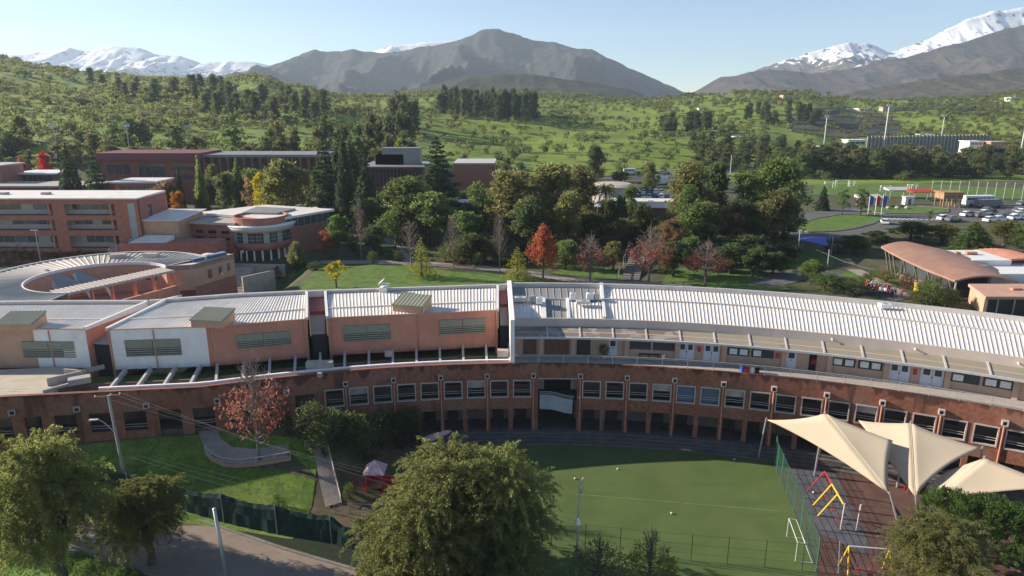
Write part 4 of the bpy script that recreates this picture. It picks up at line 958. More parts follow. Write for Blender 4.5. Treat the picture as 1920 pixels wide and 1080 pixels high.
mb = MB(); mb.wall(wa+wd*4-wn*2.6, wb_-wn*1.9, .4, 6, 10.3); part(mb, 'ramp_wall', M['salmon'], rg)
mb = MB(); mb.wall(wa+wd*4-wn*2.6, wb_-wn*1.9, .46, 10.3, 10.38); part(mb, 'ramp_coping', M['tan'], rg)
mb = MB(); mb.wall((-62.5, 98.3), (-54.8, 109), .4, 5.5, 9.6); part(mb, 'mural_wall', M['white_wall'], rg)
# white triangular light scoops
for px, py, s in ((92, 545, 1.), (138, 536, .8), (158, 553, .45), (196, 548, .45)):
    p = PZ(px, py, 10.5); h_ = 3.4*s; mb = MB()
    L_ = 5.2*s; d = Vector((.9, .42, 0)); 
    a, b, c = p+Vector((1, 0, -1)), p+Vector((-.8*s, 1.0*s, h_)), p+d*L_+Vector((0, 0, .2))
    mb.hexa([a, a+Vector((.7*s, .1, 0)), b+Vector((.5*s, .1, -.2)), b+Vector((-.1, 0, -.2)), a+Vector((0, .1, .2)), a+Vector((.7*s, .2, .2)), b+Vector((.5*s, .2, 0)), b]); sc_ = part(mb, 'light_scoop', M['white'], rg)
    if s > .5: mb = MB(); mb.hexa([a+Vector((.8*s, .1, .1)), c, c+Vector((0, .1, .05)), a+Vector((.8*s, .2, .15)), b+Vector((.5*s, .1, -.2)), c+Vector((0, 0, .25)), c+Vector((0, .1, .3)), b+Vector((.5*s, .2, -.1))]); part(mb, 'scoop_pane', M['glass_light'], sc_)

# ---- library with a round tower
lc = Vector((-54.7, 147.5)); lb = thing('library_building', (lc.x, lc.y, 8), 'brick library with a round glazed tower on white columns and pale roofs', 'building')
zz = lambda r: row_z(r, 141.5)
def drum(r0, z0, z1, name, m, n=36, r1=None):
    mb = MB(); mb.lathe((lc.x, lc.y, 0), [(r0, z0), (r1 or r0, z1)], n); return part(mb, name, M[m], lb, flat=False if n > 30 else True)
drum(6.2, zz(470), zz(457), 'brick_band', 'brick2'); drum(5.6, zz(457), zz(437), 'drum_core', 'inner')
for k in range(26):
    a0, a1 = 2*math.pi*k/26+.02, 2*math.pi*(k+1)/26-.02
    p, q = lc+Vector((math.cos(a0), math.sin(a0)))*6.1, lc+Vector((math.cos(a1), math.sin(a1)))*6.1
    if (p.y+q.y)/2 > lc.y+4: continue
    mb = MB(); mb.wall(p, q, .06, zz(457), zz(437)); part(mb, 'drum_pane', M['glass_light' if k % 5 in (1, 3) else 'glass'], lb)
    for rw in (444, 450.5): mb = MB(); mb.wall(p+(p-lc)*.012, q+(q-lc)*.012, .05, zz(rw)-.04, zz(rw)+.04); part(mb, 'drum_transom', M['offwhite'], lb)
drum(6.7, zz(437), zz(427), 'ledge_soffit', 'offwhite', r1=7.2); drum(7.25, zz(427), zz(425), 'ledge', 'white'); 
mb = MB(); mb.lathe((lc.x, lc.y, 0), [(5.6, zz(425)), (5.7, zz(411)), (5.3, zz(411)), (5.2, zz(416)), (.5, zz(416))], 36); part(mb, 'parapet_drum', M['brick2'], lb)
for k in range(-5, 6):
    a = -math.pi/2+k*.30; p = lc+Vector((math.cos(a), math.sin(a)))*5.7; mb = MB(); mb.tube([(p.x, p.y, 7.9), (p.x, p.y, zz(470))], .2, 8); part(mb, 'column', M['white'], lb)
drum(4.2, 7.9, zz(470), 'ground_floor_core', 'glass', 24)
# wings
hz_ = zz(424)
mb = MB(); wall_open(mb, (-69.5, 146), (-59, 143.5), .3, 4, hz_, [(1.0+k*3.2, 3.0+k*3.2, z, z+.7) for k in range(3) for z in (hz_-2.2, hz_-3.6)]); part(mb, 'brick_wing', M['brick2'], lb)
mb = MB(); mb.box(-69.4, -59.5, 146.6, 146.8, 4, hz_-.2); part(mb, 'wing_windows', M['glass'], lb)
mb = MB(); mb.prism([(-71.5, 145), (-58.5, 142.3), (-57, 153), (-70, 155)], hz_, hz_+.45); part(mb, 'wing_roof', M['concrete'], lb)
tz_ = row_z(414, 141)
mb = MB(); mb.prism([(-80.5, 141), (-69.8, 141.2), (-69.2, 152), (-79.5, 152)], 3, [tz_-.1, tz_, tz_+.6, tz_+.5]); part(mb, 'tan_hall', M['tan'], lb)
for i in range(18):
    x0 = -81.0+i*.66; mb = MB(); mb.hexa([(x0, 140.6, tz_+.02), (x0+.64, 140.6, tz_+.02), (x0+1.4, 152.4, tz_+.7), (x0+.76, 152.4, tz_+.7), (x0, 140.6, tz_+.14), (x0+.5, 140.6, tz_+.2), (x0+1.26, 152.4, tz_+.88), (x0+.76, 152.4, tz_+.82)]); part(mb, 'hall_roof_sheet', M['roof_white'], lb)
mb = MB(); mb.prism([(-79, 134.5), (-60, 135.5), (-60, 141), (-79, 140.6)], 3, row_z(455, 136)); part(mb, 'low_wing', M['brick2'], lb)
mb = MB(); mb.prism([(-77.5, 135.5), (-70, 135.8), (-70, 139.5), (-76, 139.5)], row_z(455, 136), [row_z(455, 136)+.1]*2+[row_z(455, 136)+.9]*2); part(mb, 'low_wing_roof', M['roof_white'], lb)
rz2 = row_z(401, 150)
mb = MB(); mb.prism([(-50.5, 145), (-43.0, 158), (-50, 163), (-58, 151)], 4, rz2-2.8); part(mb, 'right_wing', M['brick2'], lb)
mb = MB(); mb.prism([(-50.6, 145.3), (-43.5, 157.7), (-50, 162.5), (-57, 151)], rz2-2.8, rz2-.7); part(mb, 'right_wing_core', M['inner'], lb)
a = Vector((-50.3, 145.0)); b = Vector((-42.8, 158)); glazed(lb, a, (b-a).normalized(), Vector((.866, -.5))*-1, 0, (b-a).length, rz2-2.8, rz2-.7, 8, -.05, 'rail', 'glass')
mb = MB(); mb.prism([(-51, 143.6), (-41.4, 158.6), (-60, 166), (-72, 153), (-60, 149)], rz2-.7, rz2-.2); part(mb, 'main_roof', M['roof_white'], lb)
mb = MB(); mb.prism([(-60, 151), (-52, 150), (-50, 157), (-60, 160)], rz2-.2, rz2+.2); part(mb, 'roof_plant', M['roof_grey'], lb)
mb = MB(); wall_open(mb, (-59.5, 139), (-47.2, 138.2), .5, 3, 8.0, []); rw = solo(mb, 'retaining_wall', M['concrete'], (-53, 139, 3), 'stained grey retaining wall below the round library', 'wall')
stp = thing('outdoor_stairs', (-56, 130, 4), 'broad outdoor concrete stairs beside the ring building', 'stairs')
for k in range(16):
    mb = MB(); y0 = 126+k*.72; mb.hexa([(-59.5+k*.18, y0, 2), (-52.5-k*.06, y0, 2), (-52.5-k*.06, y0+.71, 2), (-59.5+k*.18, y0+.71, 2), (-59.5+k*.18, y0, 4+k*.25), (-52.5-k*.06, y0, 4+k*.25), (-52.5-k*.06, y0+.71, 4+k*.25), (-59.5+k*.18, y0+.71, 4+k*.25)]); part(mb, 'stair_step', M['concrete'], stp)
mb = MB(); mb.wall((-51.8, 127), (-47.5, 132.5), .4, 2, 8.2); solo(mb, 'low_wall', M['concrete'], (-50, 129, 4), 'pale low wall at the lawn edge below the library', 'wall')
# ramp with rails left of the library
rmp = thing('access_ramp', (-76, 128, 8), 'pale access ramp with white railings behind the ring building', 'ramp')
pa, pb = PZ(205, 478, 10.5), PZ(255, 458, 12.2)
mb = MB(); nn = Vector((.35, 1.0, 0)).normalized()*3
mb.hexa([pa, pb, pb+nn, pa+nn, pa+Vector((0, 0, .3)), pb+Vector((0, 0, .3)), pb+nn+Vector((0, 0, .3)), pa+nn+Vector((0, 0, .3))]); part(mb, 'ramp_slab', M['tan'], rmp)
for dz in (.6, .95, 1.3): mb = MB(); mb.tube([pa+Vector((0, 0, dz)), pb+Vector((0, 0, dz))], .06, 5); part(mb, 'rail_bar', M['white'], rmp)
for f in (0, .25, .5, .75, 1): mb = MB(); p = pa+(pb-pa)*f; mb.tube([p, p+Vector((0, 0, 1.35))], .06, 5); part(mb, 'rail_post', M['white'], rmp)

# ---- simple far buildings
def slab_building(name, label, px0, px1, Y, rtop, rbot, depth, mw, mr, skew=0, windows=None, over=.5, cat='building', roofz=.4, group=None, slope=0):
    if Y is None: Y = Gb((px0+px1)/2, rbot).y
    a = onY(px0, Y); b = onY(px1, Y); zt, zb = row_z(rtop, Y), row_z(rbot, Y)
    b = b+Vector((0, skew, 0)); d = (b-a); d.z = 0; L = d.length; d.normalize(); n = Vector((-d.y, d.x, 0))
    if n.y < 0: n = -n
    t = thing(name, (a.x+d.x*L/2, a.y, zb), label, cat, group)
    mb = MB(); hs = []
    for w_ in (windows or []):
        u0, u1, v0, v1, k = w_
        for i in range(k): hs.append((L*(u0+(u1-u0)*i/k)+.15, L*(u0+(u1-u0)*(i+1)/k)-.15, zb+(zt-zb)*v0, zb+(zt-zb)*v1))
    if hs and len(hs) > 1 or hs: wall_open(mb, a, b, .3, min(zb, a.z)-1.5, zt, hs)
    else: mb.wall(a, b, .3, min(zb, a.z)-1.5, zt, side=1)
    part(mb, 'wall', M[mw], t)
    for h in hs:
        p = a+d*h[0]; q = a+d*h[1]; mb = MB(); mb.wall(p+n*.15, q+n*.15, .05, h[2], h[3]); part(mb, 'window', M['glass'], t)
    mb = MB(); mb.prism([(p.x, p.y) for p in (a+n*.301, b+n*.301, b+n*depth, a+n*depth)], min(zb, a.z)-1.5, zt-.02); part(mb, 'body', M[mw], t)
    e = over; mb = MB(); mb.prism([(p.x, p.y) for p in (a-n*e-d*e, b-n*e+d*e, b+n*(depth+e)+d*e, a+n*(depth+e)-d*e)], zt, [zt+roofz, zt+roofz, zt+roofz+slope, zt+roofz+slope]); part(mb, 'roof', M[mr], t)
    return t, a, d, n, L, zb, zt
slab_building('brick_hall', 'long maroon brick hall with deep roof edge behind the conifers at the left', 200, 378, 236, 300, 348, 16, 'brick3', 'maroon', windows=[(.05, .3, .45, .85, 3), (.38, .66, .35, .85, 4), (.74, .98, .25, .45, 5), (.74, .98, .6, .85, 5)], roofz=2.4, over=1.5)
t, a, d, n, L, zb, zt = slab_building('colonnade_hall', 'long hall with dark flat roof on a row of columns behind trees', 380, 602, 240, 294, 335, 14, 'door_brown', 'roof_grey', roofz=.9, over=2.5)
for k in range(16): p = a+d*(L*k/15)-n*2; mb = MB(); mb.rbox((p.x, p.y, zb-1), d, .6, .6, zt-zb+1); part(mb, 'column', M['inner'], t)
slab_building('flat_pavilion', 'low modern pavilion with a white flat roof slab on piers', 50, 112, 214, 326, 346, 8, 'inner', 'white', windows=[(.05, .95, .1, .85, 6)], over=2)
slab_building('long_low_building', 'low maroon building with a long roof terrace at the far left', -60, 172, 196, 351, 375, 12, 'maroon', 'concrete', windows=[(.6, .95, .3, .7, 5)])
slab_building('corner_building', 'narrow red brick corner building at the left edge', -60, 16, 205, 312, 355, 10, 'brick2', 'coping', windows=[(.2, .9, .35, .6, 3)])
slab_building('low_red_building', 'small red building with a pale lean to roof behind the brick building', 228, 300, 178, 343, 362, 9, 'brick2', 'roof_white', windows=[(.1, .9, .3, .7, 4)], over=.8)
slab_building('theatre_building', 'brick theatre box with a flat roof behind the trees', 852, 928, 216, 308, 376, 18, 'brick2', 'coping', windows=[(.93, .98, .75, .93, 1)], over=.1)
t, a, d, n, L, zb, zt = slab_building('entrance_hall', 'flat roofed hall with tall slit windows and dark roof boxes behind the conifers', 690, 800, 214, 314, 375, 18, 'brick3', 'roof_grey', windows=[(.1, .95, .42, .95, 14), (.2, .6, .05, .3, 4)], over=1.5)
for (u, w_, h_, m_) in ((.35, 9, 3.2, 'brick3'), (.55, 12, 5.2, 'roof_grey'), (.2, 3, 3.2, 'white_wall')):
    p = a+d*(L*u)+n*8; mb = MB(); mb.rbox((p.x, p.y, zt+.4), d, w_, 5, h_); part(mb, 'roof_box', M[m_], t)
slab_building('covered_walkway', 'low covered walkway with a bright white roof between the trees', 478, 735, 184, 391, 404, 5, 'inner', 'white', roofz=.3, over=1.0, cat='walkway')
slab_building('covered_walkway', 'short covered walkway roof beside the grey walled terrace', 840, 905, 184, 381, 396, 5, 'inner', 'white', roofz=.3, over=1.0, cat='walkway')
t, a, d, n, L, zb, zt = slab_building('parking_deck', 'low building with white roof edge and parked cars on its deck', 1120, 1262, 205, 386, 415, 42, 'brick3', 'asphalt', roofz=.25, over=.6, skew=-2)
mb = MB(); mb.wall(a-n*1, b_ if False else a+d*L-n*1, .4, zt-.1, zt+1.7); part(mb, 'deck_edge', M['white_wall'], t)
mb = MB(); q = [a-n*1.6-d*1, a+d*(L+1)-n*1.6, a+d*(L+1)+n*5, a-d*1+n*5]; mb.hexa([Vector((v.x, v.y, zt-.2+(0 if i < 2 else 1.6))) for i, v in enumerate(q)]+[Vector((v.x, v.y, zt+.1+(0 if i < 2 else 1.75))) for i, v in enumerate(q)]); part(mb, 'front_roof', M['roof_white'], t)
deckz = zt+.25
mb = MB(); c = onY(1148, 222); mb.lathe((c.x, c.y, 8), [(6.5, 0), (6.5, 6.4), (7.2, 6.4), (7.4, 7.0), (5.6, 7.6), (.3, 8.0)], 28); rt = solo(mb, 'round_tank', M['offwhite'], (c.x, c.y, 8), 'round pale tank like pavilion behind the palm', 'pavilion')
# ---- copper vault building at the right
cv = thing('copper_roof_pavilion', (72, 110, 8), 'glazed pavilion under a large curved copper coloured roof', 'pavilion')
Le = [Vector(p) for p in ((65.6, 120.5, 15.9), (65.9, 117.5, 15.4), (66.6, 113.5, 14.8), (67.6, 109, 14.2), (69.5, 103.4, 13.5))]
Re = [Vector(p) for p in ((73.5, 119.5, 16.0), (77, 117, 15.6), (79.5, 112.5, 14.9), (80.2, 108, 14.2), (79.6, 102.6, 13.5))]
nst = 4
for s in range(len(Le)-1):
    for h in range(3):
        f0, f1 = h/3, (h+1)/3; A, B = Le[s]+(Le[s+1]-Le[s])*f0, Le[s]+(Le[s+1]-Le[s])*f1; C, D = Re[s]+(Re[s+1]-Re[s])*f0, Re[s]+(Re[s+1]-Re[s])*f1; mb = MB(); q = 12
        def vp(P, Q, u, off=0): v = P+(Q-P)*u; return v+Vector((0, 0, 1.0*math.sin(math.pi*u)+off))
        for k in range(q):
            u0, u1 = k/q, (k+1)/q; lip = .05
            mb.quad(vp(B, D, u0), vp(B, D, u1), vp(A, C, u1, lip), vp(A, C, u0, lip)); mb.quad(vp(A, C, u0, -.3), vp(A, C, u1, -.3), vp(B, D, u1, -.3), vp(B, D, u0, -.3))
            mb.quad(vp(B, D, u0, -.3), vp(B, D, u1, -.3), vp(B, D, u1), vp(B, D, u0)); mb.quad(vp(A, C, u1, -.3), vp(A, C, u0, -.3), vp(A, C, u0, lip), vp(A, C, u1, lip))
        mb.quad(vp(A, C, 0, -.3), vp(B, D, 0, -.3), vp(B, D, 0), vp(A, C, 0, .05)); mb.quad(vp(B, D, 1, -.3), vp(A, C, 1, -.3), vp(A, C, 1, .05), vp(B, D, 1))
        part(mb, 'roof_sheet', M['copper'], cv)
mb = MB(); mb.prism([(68.3, 118), (69.5, 113), (71, 106), (79, 105.5), (79, 112), (75, 117.5)], 6, [14.6, 14.2, 13.4, 13.4, 14.3, 15.2]); part(mb, 'glazed_body', M['glass'], cv)
mb = MB(); mb.prism([(67.9, 118.3), (69.1, 113.2), (70.6, 105.7), (79.2, 105.2), (79.2, 112), (75, 117.8)], 6, 11.2); part(mb, 'plinth_wall', M['inner'], cv)
for i, f in enumerate((.05, .14, .24, .42, .58, .75, .93)):
    k = f*(len(Le)-1); s = int(k); p = Le[s]+(Le[s+1]-Le[s])*(k-s); q = Vector((p.x+2.6, p.y, 8)); mb = MB(); mb.tube([q, p+Vector((.5, 0, -.3))], .16, 6); part(mb, 'raking_strut', M['bark_pale'], cv)
mb = MB(); mb.tube([(69.9, 103.6, 6), (69.9, 103.6, 13.3)], .16, 8); part(mb, 'post', M['metal'], cv)
pk = thing('flat_roof_annex', (76, 97, 8), 'annex with a pink flat roof and dark front beside the copper roof', 'annex')
pts = [(68.4, 93.9), (92, 93.6), (92, 101.8), (70.8, 101.8)]
mb = MB(); mb.prism(pts, 12.9, 13.35); part(mb, 'roof', M['pinkflat'], pk)
mb = MB(); mb.wall((68.9, 94.4), (71.1, 101.6), .3, 4, 12.9, side=-1); part(mb, 'side_wall', M['tan'], pk)
mb = MB(); mb.wall((68.9, 94.4), (92, 94.1), .3, 4, 12.9, side=1); part(mb, 'front_wall', M['door_dark'], pk)
for k in range(7): mb = MB(); mb.box(70.5+k*2.6, 70.65+k*2.6, 94.0, 94.15, 8, 12.8); part(mb, 'front_mullion', M['metal'], pk)
mb = MB(); mb.rbox((76, 98, 13.35), (1, .1), 1.6, .7, .3); part(mb, 'roof_hatch', M['salmon'], pk)
wk = thing('white_annex', (84, 117, 8), 'white flat roofed plant building behind the copper roof', 'annex')
p0 = PZ(1808, 478, 15.3); mb = MB(); mb.box(p0.x, p0.x+7, p0.y-3, p0.y+6, 6, 15.3); part(mb, 'body', M['white'], wk)
p1 = PZ(1870, 505, 14.6)
mb = MB(); mb.box(p1.x-1, p1.x+12, p1.y-1.5, p1.y+8, 6, 14.3); part(mb, 'low_body', M['white'], wk)
for k in range(2): mb = MB(); q = PZ(1815+k*9, 491, 14.6); mb.box(q.x, q.x+.8, q.y-3.6, q.y-2.9, 14, 15); part(mb, 'condenser', M['metal'], wk)
rrf = thing('ribbed_roof_house', (95, 124, 8), 'building with a low salmon red ribbed roof at the right edge', 'building')
q0 = PZ(1843, 497, 14.0)
for i in range(16):
    mb = MB(); x0 = q0.x+i*1.0; zf = lambda u: 14.0+1.5*math.sin(math.pi*min(1, u))*1
    za, zb_ = 14+1.4*math.sin(math.pi*i/16), 14+1.4*math.sin(math.pi*(i+1)/16)
    mb.hexa([(x0, q0.y, za-.3), (x0+.98, q0.y, zb_-.3), (x0+.98, q0.y+9, zb_-.3), (x0, q0.y+9, za-.3), (x0, q0.y, za), (x0+.98, q0.y, zb_+.1), (x0+.98, q0.y+9, zb_+.1), (x0, q0.y+9, za)]); part(mb, 'roof_sheet', M['salmon'], rrf)
mb = MB(); mb.box(q0.x+.3, q0.x+15.6, q0.y+.3, q0.y+8.6, 6, 13.69); part(mb, 'wall', M['beige'], rrf)
for px in (1845, 1868, 1880): v = PZ(px, 488, 15.4); mb = MB(); mb.rbox((v.x, q0.y+4, 14.2), (1, 0), .9, .9, 1.6); part(mb, 'roof_vent', M['salmon'], rrf)
for o in (cv, pk, wk, rrf): o.location += Vector((5.5, 8.6, -2.2))

# ================================================================ TREES AND PLANTS
def leaf_mesh(name, C, D, size, asp, m, seed=0, jit=.35, tri=False):
    """leaves as small faces: centres C (n,3), axis directions D (n,3), length size"""
    g = np.random.default_rng(seed); n = len(C); D = D/(np.linalg.norm(D, axis=1, keepdims=True)+1e-9)
    rv = g.normal(size=(n, 3)); S = np.cross(D, rv); S /= np.linalg.norm(S, axis=1, keepdims=True)+1e-9
    L = (size*(1+jit*(g.random(n)*2-1)))[:, None]; A = D*L*.5; B = S*L*asp*.5
    if tri: V = np.stack([C-A-B*.6, C-A+B*.6, C+A+B*0], 1); k = 3
    else: V = np.stack([C-A, C-A*.1+B, C+A, C-A*.1-B], 1); k = 4
    me = bpy.data.meshes.new(name); me.vertices.add(n*k); me.vertices.foreach_set('co', V.ravel())
    me.loops.add(n*k); me.loops.foreach_set('vertex_index', np.arange(n*k)); me.polygons.add(n)
    me.polygons.foreach_set('loop_start', np.arange(0, n*k, k)); me.polygons.foreach_set('loop_total', np.full(n, k))
    me.materials.append(m); me.update(); return me
def dirs(g, n, up=0.): 
    d = g.normal(size=(n, 3)); d /= np.linalg.norm(d, axis=1, keepdims=True); d[:, 2] += up; return d/np.linalg.norm(d, axis=1, keepdims=True)
def trunk_mesh(pts_list, m):
    mb = MB()
    for pts, r in pts_list: mb.tube(pts, r, 6)
    return mb.mesh('trunk', m)
# all templates are 10 m tall and 7 m wide
def T_broad(seed, lobes=9, clumps=150, per=42, lf=.42, low=.22, tall=1., spread=1., tri=False):
    g = np.random.default_rng(seed); Ls = []
    for i in range(lobes):
        f = (i+.5)/lobes; z = low*10+ (9.0-low*10)*(f**.85); rmax = 2.6*spread*(math.sin(math.pi*min(.98, .18+.8*f**tall))**.7)
        a = i*2.4+g.random()*1.2; r = rmax*(.35+.55*g.random()) if i < lobes-1 else .3
        Ls.append((r*math.cos(a), r*math.sin(a), min(z, 8.6), 1.0+.75*g.random()*(1-.35*f)))
    Cs, Ds = [], []
    for i in range(clumps):
        L = Ls[g.integers(lobes)]; d = dirs(g, 1, .25)[0]; c = np.array(L[:3])+d*L[3]*(.72+.38*g.random())*np.array([1, 1, .8])
        n = int(per*(.6+.8*g.random())); q = c+g.normal(size=(n, 3))*np.array([.36, .36, .26])*(.7+.6*g.random())
        Cs.append(q); Ds.append(d*.6+dirs(g, n)*.9)
    C = np.concatenate(Cs); C[:, 2] = np.clip(C[:, 2], .8, 10.0); D = np.concatenate(Ds)
    tr = [([(0, 0, -.6), (.05, .03, 1.2), (.0, .1, 3.2), (.1, 0, 6.0), (0, 0, 8.3)], [.30, .24, .19, .11, .03])]
    for L in Ls[:7]: 
        z0 = max(1.2, L[2]*.42); tr.append(([(0, 0, z0), (L[0]*.5, L[1]*.5, (z0+L[2])*.52), (L[0], L[1], L[2]+.2)], [.13, .08, .03]))
    return C, D, lf, .55, tr, tri
def T_conifer(seed, wide=1., per=30, lf=.46, tiers=24, droop=.25, gap=.0, irregular=.25, tri=False):
    g = np.random.default_rng(seed); Cs, Ds = [], []; tr = [([(0, 0, -.6), (0, 0, 5), (0, 0, 9.9)], [.28, .17, .02])]
    for t in range(tiers):
        f = t/(tiers-1); z = .9+8.9*f; R0 = 3.4*wide*(1-f)**.82+.12
        nb = max(5, int(13*(1-f)+5))
        for b in range(nb):
            a = 2*math.pi*(b+g.random()*.8)/nb+t*.7; R = R0*(1-irregular+2*irregular*g.random()*.75); k = max(3, int(per*(R/2.6)+3))
            s = np.sqrt(g.random(k)*.96+.04); x = np.stack([np.cos(a)*R*s, np.sin(a)*R*s, z-droop*R*s**1.5+.05*g.normal(size=k)], 1)+g.normal(size=(k, 3))*np.array([.16, .16, .08])*(.6+R*.22)
            Cs.append(x); d = np.array([math.cos(a), math.sin(a), -droop*.8])[None]+g.normal(size=(k, 3))*.45; Ds.append(d)
        if t % 3 == 0 and f < .8: a = g.random()*6.28; tr.append(([(0, 0, z), (math.cos(a)*R0*.8, math.sin(a)*R0*.8, z-droop*R0*.6)], [.06, .015]))
    return np.concatenate(Cs), np.concatenate(Ds), lf, .55, tr, tri
def T_cone(seed, dens=1., lf=.38, bare=0., per=30, tri=False, low=1.4):
    """narrow pyramidal autumn tree: upright limbs, leaves thinning towards the top when bare"""
    g = np.random.default_rng(seed); Cs, Ds = [], []; tr = [([(0, 0, -.6), (.05, 0, 4), (0, .05, 9.7)], [.20, .12, .015])]
    for i in range(64):
        f = (i+.5)/64; z0 = low+ (8.0-low)*f; a = i*2.4+g.random(); R = 2.9*(1-f)**.75*(.75+.4*g.random())+.3; tip = np.array([math.cos(a)*R, math.sin(a)*R, z0+R*.75+.4]); tip[2] = min(tip[2], 9.8)
        m_ = np.array([math.cos(a)*R*.5, math.sin(a)*R*.5, z0+R*.25]); tr.append(([(0, 0, z0), tuple(m_), tuple(tip)], [.05, .035, .012]))
        if bare: 
            for q in range(4):
                s = .35+.6*g.random(); p = m_*(1-s)+tip*s; tr.append(([tuple(p), tuple(p+dirs(g, 1, .5)[0]*.75)], [.018, .008]))
        keep = 1. if not bare else max(0.0, 1-bare*(.35+f*1.5))
        n = int(per*dens*keep*(.6+.8*g.random())*(.5+R*.4)*1.6)
        if n:
            s = .25+.8*g.random(n); Cs.append(m_*(1-s[:, None])+tip*s[:, None]+g.normal(size=(n, 3))*.28); Ds.append(dirs(g, n, -.3))
    C = np.concatenate(Cs); C[:, 2] = np.clip(C[:, 2], .8, 10)
    return C, np.concatenate(Ds), lf, .6, tr, tri
def T_bare(seed, few=120):
    g = np.random.default_rng(seed); tr = [([(0, 0, -.6), (.05, 0, 3.5), (0, .05, 9.8)], [.17, .11, .02])]; Cs = []
    for i in range(46):
        f = (i+.5)/46; z0 = 2.4+6.4*f; a = i*2.4+g.random(); R = 2.9*(1-f)**.6*(.7+.4*g.random())+.25; p0 = np.array([0, 0, z0]); tip = np.array([math.cos(a)*R, math.sin(a)*R, min(9.9, z0+R*.8+.3)])
        tr.append(([tuple(p0), tuple((p0+tip)/2+np.array([0, 0, -.12])), tuple(tip)], [.05, .035, .012]))
        for q in range(6):
            s = .3+.7*g.random(); p = p0*(1-s)+tip*s; d = dirs(g, 1, .6)[0]*(.5+.6*g.random()); tr.append(([tuple(p), tuple(p+d)], [.02, .008])); Cs.append(p+d)
    Cs = np.array(Cs)[g.integers(0, len(Cs), few)]+g.normal(size=(few, 3))*.15
    return Cs, dirs(g, few), .3, .6, tr, False
def T_pepper(seed, tufts=1300, per=86, lf=.125, w=1., low=.40):
    """feathery drooping tree seen close: many leafy shoots on lobes, open and twiggy below"""
    g = np.random.default_rng(seed); lobes = []
    for i in range(13):
        f = (i+.5)/13; a = i*2.4+g.random(); R = 2.5*w*math.sin(math.pi*min(.95, .28+.68*f))**.8*(.35+.6*g.random()); lobes.append((R*math.cos(a), R*math.sin(a), low*10+(8.3-low*10)*f, .95+.6*g.random()))
    Cs, Ds = [], []; tr = [([(0, 0, -.8), (.12, .05, 1.4), (-.1, .1, 3.0), (.05, .0, 5.2), (0, 0, 7.6)], [.36, .29, .23, .13, .03])]
    for L in lobes:
        z0 = max(1.5, L[2]*.45); mid = (L[0]*.45, L[1]*.45, (z0+L[2])*.55); tr.append(([(0, 0, z0), mid, L[:3]], [.16, .1, .035]))
        for q in range(5): d = dirs(g, 1, .3)[0]*L[3]*.9; tr.append(([L[:3], tuple(np.array(L[:3])+d)], [.03, .008]))
    for i in range(tufts):
        L = lobes[g.integers(len(lobes))]; d = dirs(g, 1, .35)[0]; s0 = np.array(L[:3])+d*L[3]*(.45+.6*g.random())
        ln = .7+.85*g.random(); up = .55 if d[2] > -.1 else -.2; hd = np.array([d[0], d[1], 0]); n = int(per*(.7+.6*g.random()))
        s = g.random(n); drop = .55*ln if d[2] < .5 else .22*ln
        P_ = s0+hd*ln*s[:, None]*.75+np.array([0, 0, 1])*((up*ln*s-drop*s*s*1.6)[:, None])+g.normal(size=(n, 3))*np.array([.085, .085, .08])*(1.25-.75*s[:, None])
        Cs.append(P_); Ds.append(hd*.8+np.array([0, 0, 1])*((up-drop*2.4*s)[:, None])+g.normal(size=(n, 3))*.55)
    C = np.concatenate(Cs); C[:, 2] = np.clip(C[:, 2], .7, 10.2)
    return C, np.concatenate(Ds), lf, .42, tr, False
def T_shrub(seed, n=1500, lf=.55):
    """10 m by 7 m frame too, foliage to the ground"""
    g = np.random.default_rng(seed); Cs, Ds = [], []
    for i in range(46):
        d = dirs(g, 1, .35)[0]; c = np.array([d[0]*2.7, d[1]*2.7, 4.2+d[2]*4.6])*(.82+.25*g.random()); k = n//46; Cs.append(c+g.normal(size=(k, 3))*np.array([.6, .6, .8])); Ds.append(d+dirs(g, k)*.9)
    C = np.concatenate(Cs); C[:, 2] = np.clip(C[:, 2], .1, 10); tr = [([(0, 0, -.5), (0, 0, 6)], [.3, .05])]+[([(0, 0, .5), (2*math.cos(a), 2*math.sin(a), 6)], [.12, .03]) for a in (0, 1.3, 2.5, 3.9, 5.1)]
    return C, np.concatenate(Ds), lf, .55, tr, False
def T_hedge(seed, n=9000):
    g = np.random.default_rng(seed); Cs, Ds = [], []
    for i in range(200):
        d = dirs(g, 1, .5)[0]; r = np.array([3.1, 3.1, 4.6]); c = np.array([0, 0, 4.8])+d*r*(.85+.2*g.random()); k = n//200; s = g.random(k)[:, None]
        sh = d*.7+np.array([0, 0, .7]); Cs.append(c+sh*s*1.1+g.normal(size=(k, 3))*.16); Ds.append(sh+g.normal(size=(k, 3))*.5)
    C = np.concatenate(Cs); C[:, 2] = np.clip(C[:, 2], .1, 10.3); return C, np.concatenate(Ds), .36, .30, [([(0, 0, -.5), (0, 0, 7)], [.3, .05])]+[([(0, 0, .6), (1.8*math.cos(a), 1.8*math.sin(a), 6)], [.12, .03]) for a in (0, 1.3, 2.5, 3.9, 5.1)], False
def T_palm(seed):
    g = np.random.default_rng(seed); Cs, Ds = [], []
    for i in range(34):
        a = i*2.4; el = .9-1.5*(i/34); k = 40; s = np.linspace(.1, 1, k); R = 3.4
        x = np.stack([np.cos(a)*R*s*math.cos(el), np.sin(a)*R*s*math.cos(el), 7.6+R*s*math.sin(el)*.8-1.5*s**2], 1)+g.normal(size=(k, 3))*.08; Cs.append(x); t_ = np.array([math.cos(a), math.sin(a), -.3]); side = np.array([-math.sin(a), math.cos(a), -.5])
        Ds.append(t_*.6+side*np.where(np.arange(k) % 2, 1, -1)[:, None]*.8)
    return np.concatenate(Cs), np.concatenate(Ds), .55, .22, [([(0, 0, -.6), (.1, 0, 4), (0, 0, 7.7)], [.38, .3, .28])], False
